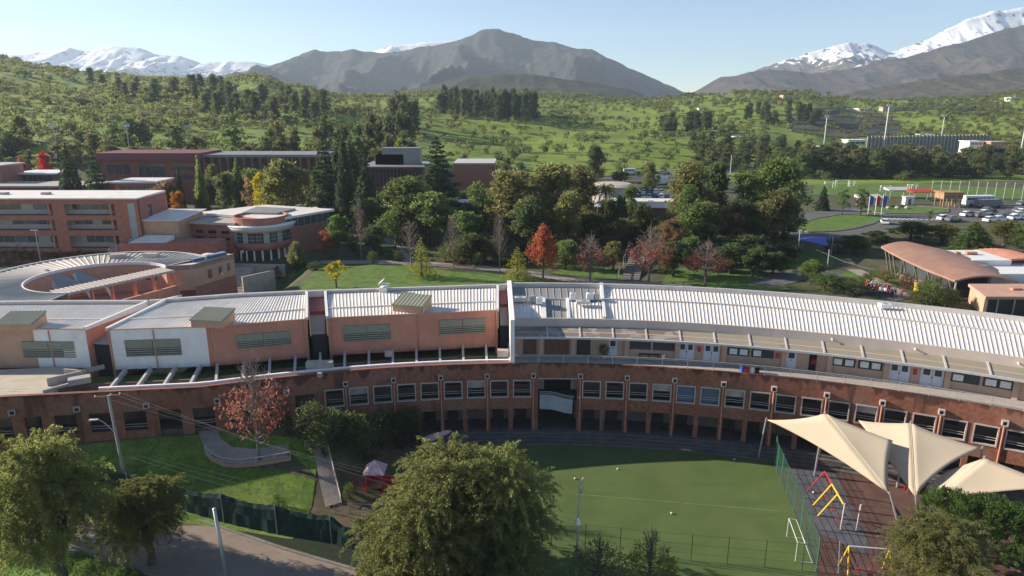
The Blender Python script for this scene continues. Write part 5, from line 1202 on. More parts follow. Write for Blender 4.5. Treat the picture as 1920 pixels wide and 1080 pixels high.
CW = {'lf_green': 'mid green', 'lf_dark': 'dark green', 'lf_scrub': 'grey green', 'lf_olive': 'olive coloured', 'lf_euca': 'dull green', 'lf_brown': 'brownish', 'lf_conifer': 'blackish green'}
TPL = {}
SHAPES = {'larch': lambda s: T_conifer(s, .95, 13, .36, 15, .1, 0, .5), 'broad': lambda s: T_broad(s), 'broad_open': lambda s: T_broad(s, 8, 85, 34, .42, .30), 'tall': lambda s: T_broad(s, 11, 190, 40, .40, .15, .8, .9), 'euca': lambda s: T_broad(s, 12, 160, 32, .46, .12, .7, .72),
          'conifer': lambda s: T_conifer(s), 'spire': lambda s: T_conifer(s, .80, 30, .42, 28, .35), 'cedar': lambda s: T_conifer(s, 1.05, 46, .42, 18, .05, 0, .45), 'cone': lambda s: T_cone(s, 1.), 'cone_thin': lambda s: T_cone(s, 1.0, .32, .80), 'bare': lambda s: T_bare(s),
          'pepper': lambda s: T_pepper(s), 'pepper_full': lambda s: T_pepper(s, 1500, 84, .125, 1.1, .12), 'shrub': lambda s: T_shrub(s), 'hedge': lambda s: T_hedge(s), 'palm': T_palm, 'belt': lambda s: T_broad(s, 8, 80, 26, .62, .08, .9, 1.0), 'belt_euca': lambda s: T_broad(s, 10, 90, 26, .60, .08, .7, .70), 'small': lambda s: T_broad(s, 6, 50, 26, .5, .34)}
def template(shape, seed):
    shape = 'pepper' if shape == 'pepper_low' else shape; k = (shape, seed)
    if k not in TPL:
        C, D, lf, asp, tr, tri = SHAPES[shape](seed*13+hash_(shape)); TPL[k] = (leaf_mesh('crown', C, D, lf, asp, M['lf_green'], seed, tri=tri), trunk_mesh(tr, M['bark']))
    return TPL[k]
def hash_(s): return sum(ord(c)*(i+1) for i, c in enumerate(s)) % 997
def plant(name, loc, h, w_, shape, lm, label, cat='tree', group=None, seed=None, bark=None, rz=None, fol='crown'):
    seed = rnd.randrange(3) if seed is None else seed; cm, tm = template(shape, seed)
    t = thing(name, loc, label, cat, group); t.rotation_euler = (0, 0, rnd.random()*6.28 if rz is None else rz); t.scale = (w_/7, w_/7, h/10)
    c = piece(cm, fol, t); c.material_slots[0].link = 'OBJECT'; c.material_slots[0].material = M[lm]
    k = piece(tm, 'trunk' if cat != 'shrub' else 'stem', t)
    if bark: k.material_slots[0].link = 'OBJECT'; k.material_slots[0].material = M[bark]
    return t
def tree(name, px, Y, top, wpx, shape, lm, label, cat='tree', group=None, seed=None, bark=None, lean=None):
    p = onY(px, Y); h = max(1.2, row_z(top, Y)-p.z); w_ = wpx*(Y*.966+.2588*(H-p.z-h/2))/FPX
    return plant(name, p, h, w_, shape, lm, label, cat, group, seed, bark)
def treeg(name, px, row, top, wpx, shape, lm, label, cat='tree', group=None, seed=None, bark=None, near=False):
    p = G(px, row) if near else Gb(px, row); h = max(1., row_z(top, p.y)-p.z); w_ = wpx*(p.y*.966+.2588*(H-p.z-h/2))/FPX
    return plant(name, p, h, w_, shape, lm, label, cat, group, seed, bark)
# ---- close trees along the road
plant('pepper_tree', PZ(126, 1118, FZ), row_z(806, 49.2)-FZ, 10.2, 'pepper', 'lf_pepper', 'large feathery green tree with a dark leaning trunk between road and verge', group='feathery trees along the near road', seed=0)
plant('pepper_tree', PZ(284, 1058, FZ), row_z(908, 52.3)-FZ, 8.4, 'pepper_low', 'lf_pepper', 'smaller feathery tree in front of the road with a yellowish top', group='feathery trees along the near road', seed=1)
plant('pepper_tree', PZ(-45, 985, FZ), row_z(745, 57)-FZ, 7.6, 'pepper', 'lf_pepper', 'feathery tree cut by the left edge of the picture', group='feathery trees along the near road', seed=1)
plant('pepper_tree', Vector((-5.0, 51.5, FZ)), row_z(818, 51.5)-FZ+.3, 14.0, 'pepper_full', 'lf_pepper_pale', 'tall feathery yellow green tree in front of the artificial pitch', group='feathery trees along the near road', seed=0)
plant('pepper_tree', Vector((-1.2, 50.4, FZ)), row_z(832, 50.4)-FZ, 11.0, 'pepper_full', 'lf_pepper_pale', 'rounded feathery tree right behind the lamp with the white cone', group='feathery trees along the near road', seed=1)
plant('pepper_tree', Vector((-8.2, 48.2, FZ)), row_z(925, 48.2)-FZ, 11.5, 'pepper_full', 'lf_pepper_pale', 'low spreading feathery tree over the road at the lower middle', group='feathery trees along the near road', seed=0)
plant('pepper_tree', PZ(1735, 1140, FZ), row_z(978, 47)-FZ, 9.4, 'pepper_low', 'lf_olive', 'dull olive tree at the lower right beside the swings', seed=1)
plant('pepper_tree', PZ(1120, 1130, FZ), row_z(1000, 48)-FZ, 6.0, 'cone_thin', 'lf_pepper', 'thin low sapling clump in front of the field fence', seed=0)
plant('pepper_tree', PZ(1215, 1120, FZ), row_z(995, 48)-FZ, 4.8, 'cone_thin', 'lf_ygreen', 'pale sapling with upright shoots in front of the field fence', seed=2)
for i, (px, py, hh, ww, lab) in enumerate(((1770, 1035, 6.0, 5.4, 'leftmost bush of the tall evergreen hedge behind the shade sails'), (1840, 1052, 6.2, 5.6, 'middle bush of the tall evergreen hedge at the lower right'), (1915, 1075, 6.2, 5.6, 'bush of the tall evergreen hedge at the right edge'), (1980, 1095, 6.2, 6, 'last bush of the tall evergreen hedge beyond the right edge'))):
    plant('evergreen_bush', PZ(px, py, FZ), hh, ww, 'hedge', 'lf_hedge', lab, 'bush', 'evergreen hedge bushes', seed=i % 2)
treeg('autumn_tree', 487, 866, 640, 128, 'cone_thin', 'lf_rust', 'autumn tree with bare top and red leaves before the arcade', near=True, bark='bark_pale', seed=0)
for i, (px, py, top, w_) in enumerate(((585, 812, 752, 60), (625, 815, 765, 55), (665, 822, 770, 60), (710, 825, 768, 60), (755, 828, 765, 50), (780, 822, 762, 40), (605, 838, 790, 50), (690, 845, 795, 55))):
    treeg('shrub', px, py+14, top, w_, 'shrub', 'lf_dark', 'dark shrub in the shaded planting against the arcade wall', 'shrub', 'dark shrubs against the arcade', near=True)
treeg('shrub', 655, 935, 905, 24, 'shrub', 'lf_green', 'small green shrub beside the steep path and the red playhouse', 'shrub', near=True)
treeg('shrub', 662, 925, 905, 14, 'shrub', 'lf_ygreen', 'small yellow shrub beside the steep path', 'shrub', near=True)
treeg('shrub', 525, 962, 928, 34, 'shrub', 'lf_bright', 'bright green creeper hanging over the green netting fence', 'shrub', near=True)
treeg('shrub', 305, 915, 890, 34, 'shrub', 'lf_green', 'green creeper over the netting fence near the lamp pole', 'shrub', near=True)
for i in range(9):
    p = PZ(20+i*27+rnd.random()*14, 1035+i*6+rnd.random()*20, FZ); plant('ground_bush', p, .7+.6*rnd.random(), 1.8+rnd.random(), 'shrub', 'lf_bright', 'low bright green bush on the verge under the feathery trees', 'bush', 'bright bushes on the near verge')
for px, py, h_, w_, lab in ((85, 806, 3.4, 1.3, 'ivy climbing the arcade pier at the far left'), (152, 806, 3.6, 1.5, 'ivy on the second arcade pier from the left'), (284, 808, 3.8, 1.9, 'thick dark ivy on the arcade pier right of the utility pole'), (540, 812, 3.0, 1.6, 'ivy on the arcade pier behind the autumn tree')):
    p = G(px, py); plant('climbing_ivy', p+Vector((0, -.1, 0)), h_, w_, 'shrub', 'lf_dark', lab, 'ivy', fol='leaves')
# ---- front row beyond the roof
FR = 'autumn trees along the lawn path'
treeg('autumn_tree', 1018, 523, 410, 68, 'cone', 'lf_red', 'bright orange red pyramid shaped tree behind the school roof', group=FR, seed=0)
treeg('autumn_tree', 1106, 528, 428, 84, 'cone_thin', 'lf_pinkred', 'dull pink red half bare tree right of the bright red one', group=FR, seed=1, bark='bark_pale')
treeg('autumn_tree', 1216, 530, 410, 96, 'cone_thin', 'lf_pinkred', 'brownish pink half bare tree beside the long stairs', group=FR, seed=2, bark='bark_pale')
treeg('autumn_tree', 1322, 534, 440, 92, 'cone_thin', 'lf_pinkred', 'bare purple brown tree with a few red leaves right of the stairs', group=FR, seed=0, bark='bark_pale')
treeg('bare_tree', 771, 502, 412, 66, 'bare', 'lf_brown', 'bare pale brown tree behind the yellow larch', group=FR, seed=0, bark='bark_pale')
treeg('bare_tree', 850, 505, 405, 56, 'bare', 'lf_brown', 'bare tree standing by the path above the lawn', group=FR, seed=1, bark='bark_pale')
treeg('bare_tree', 937, 512, 398, 50, 'bare', 'lf_brown', 'thin bare tree left of the orange red tree', group=FR, seed=2, bark='bark_pale')
treeg('bare_tree', 678, 490, 372, 44, 'bare', 'lf_brown', 'tall slender bare tree in front of the dark conifers', group=FR, seed=1, bark='bark_pale')
treeg('larch_tree', 791, 521, 446, 60, 'larch', 'lf_ygreen', 'yellow green larch on the sunlit lawn', group=FR, seed=0)
treeg('larch_tree', 970, 524, 462, 60, 'larch', 'lf_ygreen', 'light yellow green young tree left of the red tree', group=FR, seed=1)
treeg('round_tree', 631, 540, 486, 46, 'small', 'lf_yellow', 'small round yellow tree on the shaded lawn', seed=0)
treeg('slim_tree', 559, 515, 445, 38, 'cone', 'lf_olive', 'slim olive yellow tree beside the round library', seed=1)
treeg('maple_tree', 612, 487, 432, 42, 'small', 'lf_red', 'small tree with red and orange leaves right of the library', seed=1)
treeg('weeping_tree', 634, 480, 402, 56, 'broad', 'lf_bright', 'bright green weeping tree right of the library wing', seed=2)
treeg('small_tree', 522, 534, 496, 18, 'small', 'lf_pinkred', 'tiny red leaved tree by the low wall below the library', seed=0)
treeg('small_tree', 40, 492, 458, 18, 'small', 'lf_orange', 'small orange tree in front of the brick building', seed=1)
treeg('small_tree', 128, 492, 474, 24, 'small', 'lf_ygreen', 'small yellow green bush like tree behind the ring roof', seed=2)
for i, (px, row, top, w_) in enumerate(((672, 482, 464, 17), (700, 494, 470, 22), (712, 478, 460, 26), (735, 486, 456, 34), (748, 490, 470, 24), (884, 490, 438, 44), (910, 492, 440, 48), (925, 494, 450, 40), (660, 470, 450, 30), (895, 500, 474, 22), (835, 490, 462, 40), (1060, 492, 455, 55), (560, 505, 488, 40), (590, 505, 490, 30))):
    treeg('clipped_shrub', px, row, top, w_, 'shrub', 'lf_dark' if i not in (9, 10) else 'lf_green', 'dark rounded shrub in the planting beside the lawn path', 'shrub', 'rounded shrubs along the lawn path')
for i in range(13): treeg('hedge_shrub', 5+i*16.5, 492, 466, 26, 'shrub', 'lf_dark', 'dark hedge shrub in front of the three storey brick building', 'shrub', 'hedge shrubs before the brick building')
# ---- tall campus trees
CT_ = 'trees among the campus buildings'
data = [
 ('conifer_tree',146,186,266,66,'conifer','lf_conifer','broad dark conifer behind the left brick building'),('conifer_tree',193,182,266,54,'cedar','lf_conifer','ragged dark conifer right of the broad dark one at the left'),
 ('cypress_tree',346,186,305,28,'spire','lf_conifer','narrow dark spire shaped conifer before the dark roofed hall'),('conifer_tree',386,178,286,44,'spire','lf_green','green pyramid conifer between brick building and dark hall'),
 ('conifer_tree',614,186,256,76,'cedar','lf_conifer','tall layered dark conifer left of the central conifer group'),('conifer_tree',652,180,244,62,'spire','lf_conifer','tallest slender conifer of the central group'),
 ('conifer_tree',690,178,288,76,'conifer','lf_conifer','dark conifer on the right of the central group'),('conifer_tree',664,198,262,90,'conifer','lf_conifer','dark conifer at the back of the central group'),
 ('cedar_tree',822,188,254,98,'cedar','lf_conifer','big dark layered cedar in front of the theatre building'),
 ('leafy_tree',545,172,296,100,'broad','lf_scrub','broad olive green tree behind the library roof'),('leafy_tree',498,184,322,46,'broad','lf_yellow','yellow green autumn tree left of the broad olive tree'),
 ('leafy_tree',474,190,332,40,'small','lf_brown','small rusty brown tree before the dark roofed hall'),('leafy_tree',318,174,338,62,'broad','lf_brown','orange brown autumn tree at the end of the brick building'),
 ('leafy_tree',340,170,355,40,'broad','lf_orange','small golden tree beside the orange brown one'),('conifer_tree',452,205,296,42,'conifer','lf_green','green conifer in front of the dark roofed hall'),('leafy_tree',425,205,320,34,'broad','lf_dark','dark tree between the green conifer and the spire conifer'),
 ('leafy_tree',765,165,328,110,'tall','lf_green','large leafy green tree in front of the cedar'),('leafy_tree',812,157,356,104,'broad','lf_green','rounded green tree right of the large leafy one'),('leafy_tree',742,158,388,76,'broad','lf_green','lower green tree left of the rounded one'),
 ('leafy_tree',897,170,338,56,'broad_open','lf_green','light green tree with forked trunk on a bright lawn'),('leafy_tree',955,166,312,110,'euca','lf_olive','large olive brown tree right of the theatre building'),('leafy_tree',1030,168,302,118,'tall','lf_olive','broad olive tree in the middle of the campus'),
 ('leafy_tree',1088,176,310,80,'tall','lf_olive','olive tree left of the palm'),('leafy_tree',990,152,365,90,'broad','lf_olive','lower olive tree behind the orange red tree'),('palm_tree',1133,168,326,50,'palm','lf_olive','palm tree with drooping fronds above the deck'),
 ('leafy_tree',1162,163,362,36,'broad','lf_bright','small bright green tree beside the palm'),('leafy_tree',1197,160,378,60,'broad','lf_scrub','grey green rounded tree in front of the white deck edge'),('leafy_tree',1138,150,368,52,'tall','lf_dark','dark slender tree between palm and stairs'),
 ('leafy_tree',1110,152,400,60,'broad','lf_dark','dark low tree behind the dull pink tree'),('leafy_tree',1288,162,304,118,'tall','lf_olive','very large olive green tree right of the deck'),('leafy_tree',1335,170,300,76,'euca','lf_dark','dark tall tree behind the very large olive tree'),
 ('leafy_tree',1300,146,372,104,'broad','lf_green','dark green tree in front of the very large olive tree'),('leafy_tree',1262,140,408,66,'broad','lf_brown','brownish tree behind the long stairs'),('leafy_tree',1392,168,326,64,'tall','lf_green','slim green tree between two very large trees'),
 ('leafy_tree',1452,170,292,118,'tall','lf_green','very large green tree with dark trunk left of the roundabout'),('leafy_tree',1425,152,372,80,'broad','lf_olive','olive tree in front of the very large green tree'),('leafy_tree',1368,150,398,72,'broad','lf_brown','reddish brown tree beside the olive tree'),('leafy_tree',1405,140,436,96,'broad','lf_dark','dark low tree above the asphalt drive'),
 ('leafy_tree',1350,140,440,60,'broad','lf_dark','dark low tree behind the bare purple tree'),('leafy_tree',1475,140,455,52,'broad','lf_dark','dark tree beside the blue sail posts'),
 ('leafy_tree',1518,122,486,52,'broad','lf_green','light green bushy tree behind the white roof'),('leafy_tree',1548,122,516,46,'shrub','lf_green','low green bush right of the light green bushy tree'),('leafy_tree',1585,122,520,46,'shrub','lf_green','low bush beside the school drive'),
 ('leafy_tree',1602,150,440,64,'broad','lf_green','rounded green bush tree right of the blue sail'),('leafy_tree',1640,158,432,60,'broad','lf_dark','dark bush tree behind the copper roof tip'),('leafy_tree',1570,150,448,50,'shrub','lf_dark','dark shrub mass right of the blue sail'),
 ('leafy_tree',1706,165,414,78,'broad','lf_scrub','grey green tree behind the copper roof'),('leafy_tree',1765,160,420,70,'broad','lf_olive','olive tree behind the copper roof middle'),('leafy_tree',1822,152,416,84,'conifer','lf_green','wide deep green conifer behind the copper roof'),
 ('leafy_tree',1882,158,412,86,'broad','lf_olive','olive tree behind the salmon ribbed roof'),('leafy_tree',1925,150,418,70,'broad','lf_green','green tree at the right edge behind the ribbed roof'),
 ('leafy_tree',1578,204,354,34,'small','lf_green','small round tree on the roundabout lawn'),('leafy_tree',1613,202,350,28,'broad_open','lf_green','slim small tree on the roundabout lawn beside the flag poles'),('conifer_tree',1541,214,346,28,'conifer','lf_conifer','small conifer behind the roundabout lawn'),('leafy_tree',1742,192,394,18,'small','lf_green','tiny tree beside the parked cars'),
 ('maple_tree',95,240,283,28,'broad','lf_crimson','crimson red maple far left above the flat pavilion'),('maple_tree',50,244,294,24,'broad','lf_red','smaller red maple left of the crimson one'),
 ('leafy_tree',758,262,258,42,'broad','lf_ygreen','rounded yellow green tree at the foot of the hill'),('leafy_tree',1115,290,270,40,'tall','lf_dark','dark lone tree at the foot of the green hill'),('leafy_tree',1215,235,300,34,'tall','lf_scrub','slim grey green tree beside the upper car park'),
 ('leafy_tree',1180,200,345,30,'broad','lf_green','small tree behind the round tank pavilion'),
]
for n_, px, Y, top, w_, shp, lm, lab in data: tree(n_, px, Y, top, w_, shp, lm, lab, group=CT_)
# more canopy and understorey between the paths
fl = random.Random(21)
for i in range(24):
    px = 880+i*24.8+fl.random()*14; top = 345+fl.random()*50
    if 1110 < px < 1265: top = 396+fl.random()*20
    lmx = fl.choice(['lf_olive', 'lf_green', 'lf_dark', 'lf_olive']); tree('leafy_tree', px, 148+fl.random()*34, top, 56+fl.random()*34, fl.choice(['broad', 'tall', 'broad']), lmx, CW[lmx]+' leafy tree filling the wood in the middle of the campus', group='filler trees of the campus wood')
for i in range(10):
    px = 690+i*22+fl.random()*14; lmx = fl.choice(['lf_green', 'lf_dark']); tree('leafy_tree', px, 150+fl.random()*30, 365+fl.random()*35, 50+fl.random()*26, 'broad', lmx, CW[lmx]+' leafy tree filling the wood right of the central conifers', group='filler trees right of the conifers')
for i in range(16):
    px = 385+i*14+fl.random()*10; lmx = fl.choice(['lf_green', 'lf_dark', 'lf_olive', 'lf_scrub']); tree('leafy_tree', px, 206+fl.random()*24, 306+fl.random()*30, 34+fl.random()*24, fl.choice(['broad', 'tall']), lmx, CW[lmx]+' leafy tree half hiding the dark columned hall', group='trees before the columned hall')
for i in range(8):
    px = 700+i*26+fl.random()*10; lmx = fl.choice(['lf_green', 'lf_dark', 'lf_olive']); tree('leafy_tree', px, 188+fl.random()*16, 352+fl.random()*22, 30+fl.random()*20, 'broad', lmx, CW[lmx]+' low leafy tree in front of the theatre buildings', group='trees before the theatre')
for i in range(27):
    px = 850+i*23+fl.random()*10; lmx = fl.choice(['lf_dark', 'lf_green', 'lf_green', 'lf_olive', 'lf_brown']); tree('understorey_shrub', px, 136+fl.random()*18, 448+fl.random()*34, 30+fl.random()*26, 'shrub', lmx, CW[lmx]+' shrub of the undergrowth between the autumn trees and the wood', 'shrub', 'undergrowth shrubs of the campus wood')
for px, row, top, w_, lm, lab in ((1745, 572, 530, 62, 'lf_green', 'feathery light green bush hiding the glazing of the copper pavilion'), (1722, 566, 545, 40, 'lf_olive', 'olive bush beside the crowd before the copper pavilion'), (1775, 575, 540, 44, 'lf_scrub', 'grey green bush at the near corner of the copper pavilion'), (1545, 545, 508, 60, 'lf_green', 'dense green bush behind the roof beside the school drive'), (1595, 552, 522, 54, 'lf_dark', 'dark hedge bush behind the roof near the crowd')): 
    p = G(px, row, 86, 130); plant('garden_bush', p, max(1.5, row_z(top, p.y)-p.z), w_*(p.y*.966+8)/FPX, 'shrub', lm, lab, 'bush')
for i, (px, Y, top, w_, lm, lab) in enumerate(((1262, 128, 452, 74, 'lf_dark', 'dark leafy tree between the two bare red trees'), (1290, 134, 440, 60, 'lf_green', 'mid green tree behind the gap between the bare red trees'), (1368, 130, 455, 70, 'lf_dark', 'dark leafy tree right of the bare purple brown tree'), (1410, 128, 462, 66, 'lf_green', 'leafy green tree above the lawn left of the drive'), (1448, 130, 470, 60, 'lf_dark', 'dark tree at the bend of the asphalt drive'), (1150, 134, 452, 52, 'lf_olive', 'olive tree left of the long stairs'), (1060, 134, 448, 58, 'lf_green', 'green tree between the red and the pink tree'), (700, 150, 420, 60, 'lf_dark', 'dark tree above the bright lawn strip by the conifers'), (880, 140, 436, 64, 'lf_dark', 'dark spreading tree behind the second bare tree'))):
    tree('leafy_tree', px, Y, top, w_, 'broad', lm, lab)
# right slopes of bushes near the copper building
for i, (px, row, top, w_, lm) in enumerate(((1622, 535, 512, 30, 'lf_green'), (1660, 530, 505, 36, 'lf_olive'), (1700, 540, 512, 34, 'lf_brown'), (1735, 560, 525, 46, 'lf_green'), (1752, 552, 520, 34, 'lf_olive'), (1640, 520, 505, 22, 'lf_bright'), (1680, 515, 498, 26, 'lf_green'))):
    treeg('garden_shrub', px, row, top, w_, 'shrub', lm, 'mixed garden shrub on the slope before the copper roofed pavilion', 'shrub', 'garden shrubs before the copper roof')
# ---- belts of trees at the foot of the hills
def belt(n, x0, x1, Y0, Y1, h0, h1, w0, w1, shapes, lms, name, label, group, dens=None):
    k = 0; tries = 0
    while k < n and tries < n*20:
        tries += 1; px = x0+(x1-x0)*rnd.random(); Y = Y0+(Y1-Y0)*rnd.random()
        if dens and rnd.random() > dens(px, Y): continue
        lm = rnd.choice(lms); p = onY(px, Y); plant(name, p, h0+(h1-h0)*rnd.random(), w0+(w1-w0)*rnd.random(), rnd.choice(shapes), lm, CW[lm]+' '+label, 'tree', group, rnd.randrange(2)); k += 1
belt(80, -60, 760, 252, 330, 7, 13, 7, 12, ['belt', 'belt', 'belt_euca'], ['lf_green', 'lf_dark', 'lf_scrub', 'lf_olive', 'lf_euca'], 'belt_tree', 'leafy tree in the dense belt behind the left halls', 'trees in the belt behind the left halls')
belt(24, 600, 780, 255, 340, 12, 20, 8, 12, ['belt_euca', 'belt'], ['lf_dark', 'lf_euca'], 'belt_tree', 'tall dark tree of the belt behind the central conifers', 'tall trees behind the central conifers')
belt(90, 1490, 1960, 318, 372, 8, 15, 9, 15, ['belt', 'belt', 'belt_euca'], ['lf_euca', 'lf_scrub', 'lf_dark', 'lf_euca', 'lf_green', 'lf_olive'], 'belt_tree', 'large dull tree in the dense belt behind the soccer field', 'trees in the belt behind the soccer field')
belt(46, 1300, 1560, 330, 430, 6, 12, 6, 10, ['belt', 'belt_euca'], ['lf_euca', 'lf_scrub', 'lf_dark', 'lf_green'], 'belt_tree', 'dark tree in the belt below the terraced slope', 'trees below the terraced slope')
belt(34, 880, 1330, 225, 300, 4, 8, 5, 9, ['belt'], ['lf_green', 'lf_dark', 'lf_olive', 'lf_scrub'], 'belt_tree', 'leafy tree behind the campus at the edge of the green hill', 'trees at the edge of the green hill')
def grove(n, x0, x1, Y0, Y1, h0, h1, label, group):
    belt(n, x0, x1, Y0, Y1, h0, h1, 8, 11, ['belt_euca'], ['lf_conifer', 'lf_euca', 'lf_dark'], 'eucalyptus_tree', label, group)
grove(70, 824, 1002, 545, 640, 16, 25, 'tall dark eucalyptus in the dense grove on the hill', 'eucalyptus grove on the hill')
grove(9, 735, 790, 430, 470, 17, 24, 'tall dark tree in the small clump left of the eucalyptus grove', 'small dark clump on the hill')
grove(30, 380, 620, 420, 520, 12, 18, 'dark tree in the wooded fold of the left hill', 'dark wood in the left hill fold')
grove(26, 170, 420, 500, 620, 10, 16, 'dark tree in the upper wood of the left hill', 'dark wood on the left hill')
grove(22, 1390, 1540, 560, 640, 9, 15, 'dark tree in the row on the right ridge', 'dark trees on the right ridge')
grove(16, 1240, 1330, 470, 530, 10, 16, 'dark tree in the clump above the green hill', 'dark clump above the green hill')
# ---- scattered hillside trees: the largest 300 singly, the rest as one mass
def scrub_tpl(seed, n, lf=1.0):
    g = np.random.default_rng(seed); C = []
    for i in range(9): d = dirs(g, 1, .3)[0]; c = np.array([d[0]*1.9, d[1]*1.9, 2.7+d[2]*1.5]); C.append(c+g.normal(size=(n//9, 3))*np.array([.6, .6, .62]))
    C = np.concatenate(C); k = len(C); D = dirs(g, k); S = np.cross(D, g.normal(size=(k, 3))); S /= np.linalg.norm(S, axis=1, keepdims=True); L = lf*(.7+.6*g.random(k))[:, None]
    V = np.stack([C-D*L*.5-S*L*.3, C-D*L*.5+S*L*.3, C+D*L*.5], 1).reshape(-1, 3)
    t_ = np.array([(-.12, 0, -.6), (.12, 0, -.6), (.5, .3, 2.4), (-.1, .12, -.6), (.1, -.12, -.6), (-.6, -.3, 2.4)]); return np.concatenate([V, t_])
stpl = [scrub_tpl(i, 150) for i in range(5)]; stpl_lo = [scrub_tpl(20+i, 72, 1.45) for i in range(4)]
pos = []
g = np.random.default_rng(5)
for _ in range(26000):
    px = -150+2250*g.random(); Y = 305+640*g.random()**1.0; x = (px-960)/FPX*(Y*.966+4); u = px
    nz = float(fbm(x/38.+4, Y/38.)); nz2 = float(fbm(x/110.+14, Y/90.+3))
    if u < 640: d = (.33+1.7*(nz2-.45)+.9*(nz-.45)) if Y > 330 else .7
    elif u < 860: d = .30+1.5*(nz2-.45)+.6*(nz-.45)
    elif u < 1330: d = (.20+.7*(nz-.45))*(.6+.9*(Y-300)/400.)
    else: d = .32+1.2*(nz2-.45)+.8*(nz-.45)
    if 1440 < u < 1690 and 380 < Y < 620: d *= .25
    if 1380 < u < 1480 and 560 < Y < 690: d *= .2
    d *= (Y/600.)*.72
    if g.random() < d: pos.append((x, Y, px))
pos = np.array(pos); pz = terrain(pos[:, 0], pos[:, 1]); sz = .55+.6*g.random(len(pos))**1.6
sz *= np.where(pos[:, 2] < 700, 1.12, 1.0)
app = sz/pos[:, 1]*np.where((pos[:, 2] > 0) & (pos[:, 2] < 1920), 1, 0); order = np.argsort(-app); big = set(order[:300].tolist())
sm = []
for v in stpl:
    me = bpy.data.meshes.new('scrub_tree'); me.from_pydata(v.tolist(), [], [(3*i, 3*i+1, 3*i+2) for i in range(len(v)//3)]); me.materials.append(M['lf_scrub']); me.update(); sm.append(me)
VV = []
for i in range(len(pos)):
    x, y, px = pos[i]; s = sz[i]; rz = g.random()*6.28
    if i in big:
        o = bpy.data.objects.new('scrub_tree', sm[i % 5]); COL.objects.link(o); o.location = (x, y, pz[i]); o.rotation_euler = (0, 0, rz); o.scale = (s*1.05, s*1.05, s)
        tag(o, ('large' if s > .95 else 'small')+' grey green thorn tree scattered on the '+('shadier hillside behind the left halls' if px < 640 else 'hillside left of the eucalyptus grove' if px < 860 else 'bright slope below the eucalyptus grove' if px < 1330 else 'slope behind the soccer field'), 'tree', 'thorn trees scattered on the hillside')
    else:
        v = stpl_lo[i % 4]; c, sn = math.cos(rz), math.sin(rz); q = np.empty_like(v); q[:, 0] = (v[:, 0]*c-v[:, 1]*sn)*s+x; q[:, 1] = (v[:, 0]*sn+v[:, 1]*c)*s+y; q[:, 2] = v[:, 2]*s+pz[i]; VV.append(q)
V = np.concatenate(VV); n = len(V)//3
me = bpy.data.meshes.new('hillside_scrub'); me.vertices.add(len(V)); me.vertices.foreach_set('co', V.ravel()); me.loops.add(len(V)); me.loops.foreach_set('vertex_index', np.arange(len(V))); me.polygons.add(n)
me.polygons.foreach_set('loop_start', np.arange(0, len(V), 3)); me.polygons.foreach_set('loop_total', np.full(n, 3)); me.materials.append(M['lf_scrub']); me.update()
hs_ = bpy.data.objects.new('hillside_scrub', me); COL.objects.link(hs_); tag(hs_, kind='stuff')
print('scrub', len(pos), 'tris', n)

# ================================================================ NEAR OBJECTS
def tubes(name, lst, m, parent, n=6):
    mb = MB()
    for pts, r in lst: mb.tube(pts, r, n)
    return part(mb, name, M[m], parent)
# ---- shade sails
def tri_patch(mb, A, B, C, sags, n=12, dip=0.):
    """triangle A,B,C with edges AB, BC, CA pulled inwards by the given sags"""
    A, B, C = Vector(A), Vector(B), Vector(C); cen = (A+B+C)/3; idx = {}; b0 = len(mb.v)
    for i in range(n+1):
        for j in range(n+1-i):
            a, b = 1-(i+j)/n, i/n; c = j/n; p = A*a+B*b+C*c
            p = p+(cen-(A+B)/2)*sags[0]*4*a*b+(cen-(B+C)/2)*sags[1]*4*b*c+(cen-(C+A)/2)*sags[2]*4*c*a-Vector((0, 0, dip*27*a*b*c)); idx[i, j] = len(mb.v); mb.v.append(tuple(p))
    for i in range(n):
        for j in range(n-i):
            mb.f.append((idx[i, j], idx[i+1, j], idx[i, j+1])); mb.m.append(0)
            if i+j < n-1: mb.f.append((idx[i+1, j], idx[i+1, j+1], idx[i, j+1])); mb.m.append(0)
def mast(p, parent, lean=(0, 0), r=.10):
    tubes('mast', [([(p[0]+lean[0], p[1]+lean[1], FZ), (p[0], p[1], p[2]+.25)], [r*1.2, r])], 'metal', parent, 8)
def sail(label, tris, masts):
    c = Vector(tris[0][0][0]); t = thing('shade_sail', (c.x, c.y, FZ), label, 'shade sail', 'cream shade sails over the playground')
    for tr, sg in tris:
        mb = MB(); tri_patch(mb, *tr, sg, dip=.12); o = part(mb, 'fabric', M['sail'], t, flat=False)
        sm_ = o.modifiers.new('thickness', 'SOLIDIFY'); sm_.thickness = .012
    for tr, sg in tris[:1]: a_, b_ = (tr[1], tr[2]); mb = MB(); mb.tube([a_, b_], .035, 6); part(mb, 'ridge_seam', M['sail'], t)
    for p, l in masts: mast(p, t, l)
    return t
L1, T1, R1, B1 = PY(1437, 787, 72.5), PY(1547, 775, 68.5), PY(1674, 826, 64.5), PZ(1667, 926, 2.6)
sail('largest cream shade sail at the left with its tip by the arcade', [((L1, T1, B1), (.10, .0, .32)), ((T1, R1, B1), (.05, .12, 0))], [(L1, (-.3, .5)), (T1, (0, .6)), (B1, (.9, -1.0))])
L2, T2, R2, B2 = PY(1609, 788, 69.5), PY(1708, 793, 66.0), PY(1842, 841, 62.5), PZ(1716, 932, 2.4)
sail('middle cream shade sail with a central ridge', [((L2, T2, B2), (.06, .0, .04)), ((T2, R2, B2), (.08, .30, 0))], [(T2, (0, .6)), (R2, (.5, .6)), (B2, (.4, -.6))])
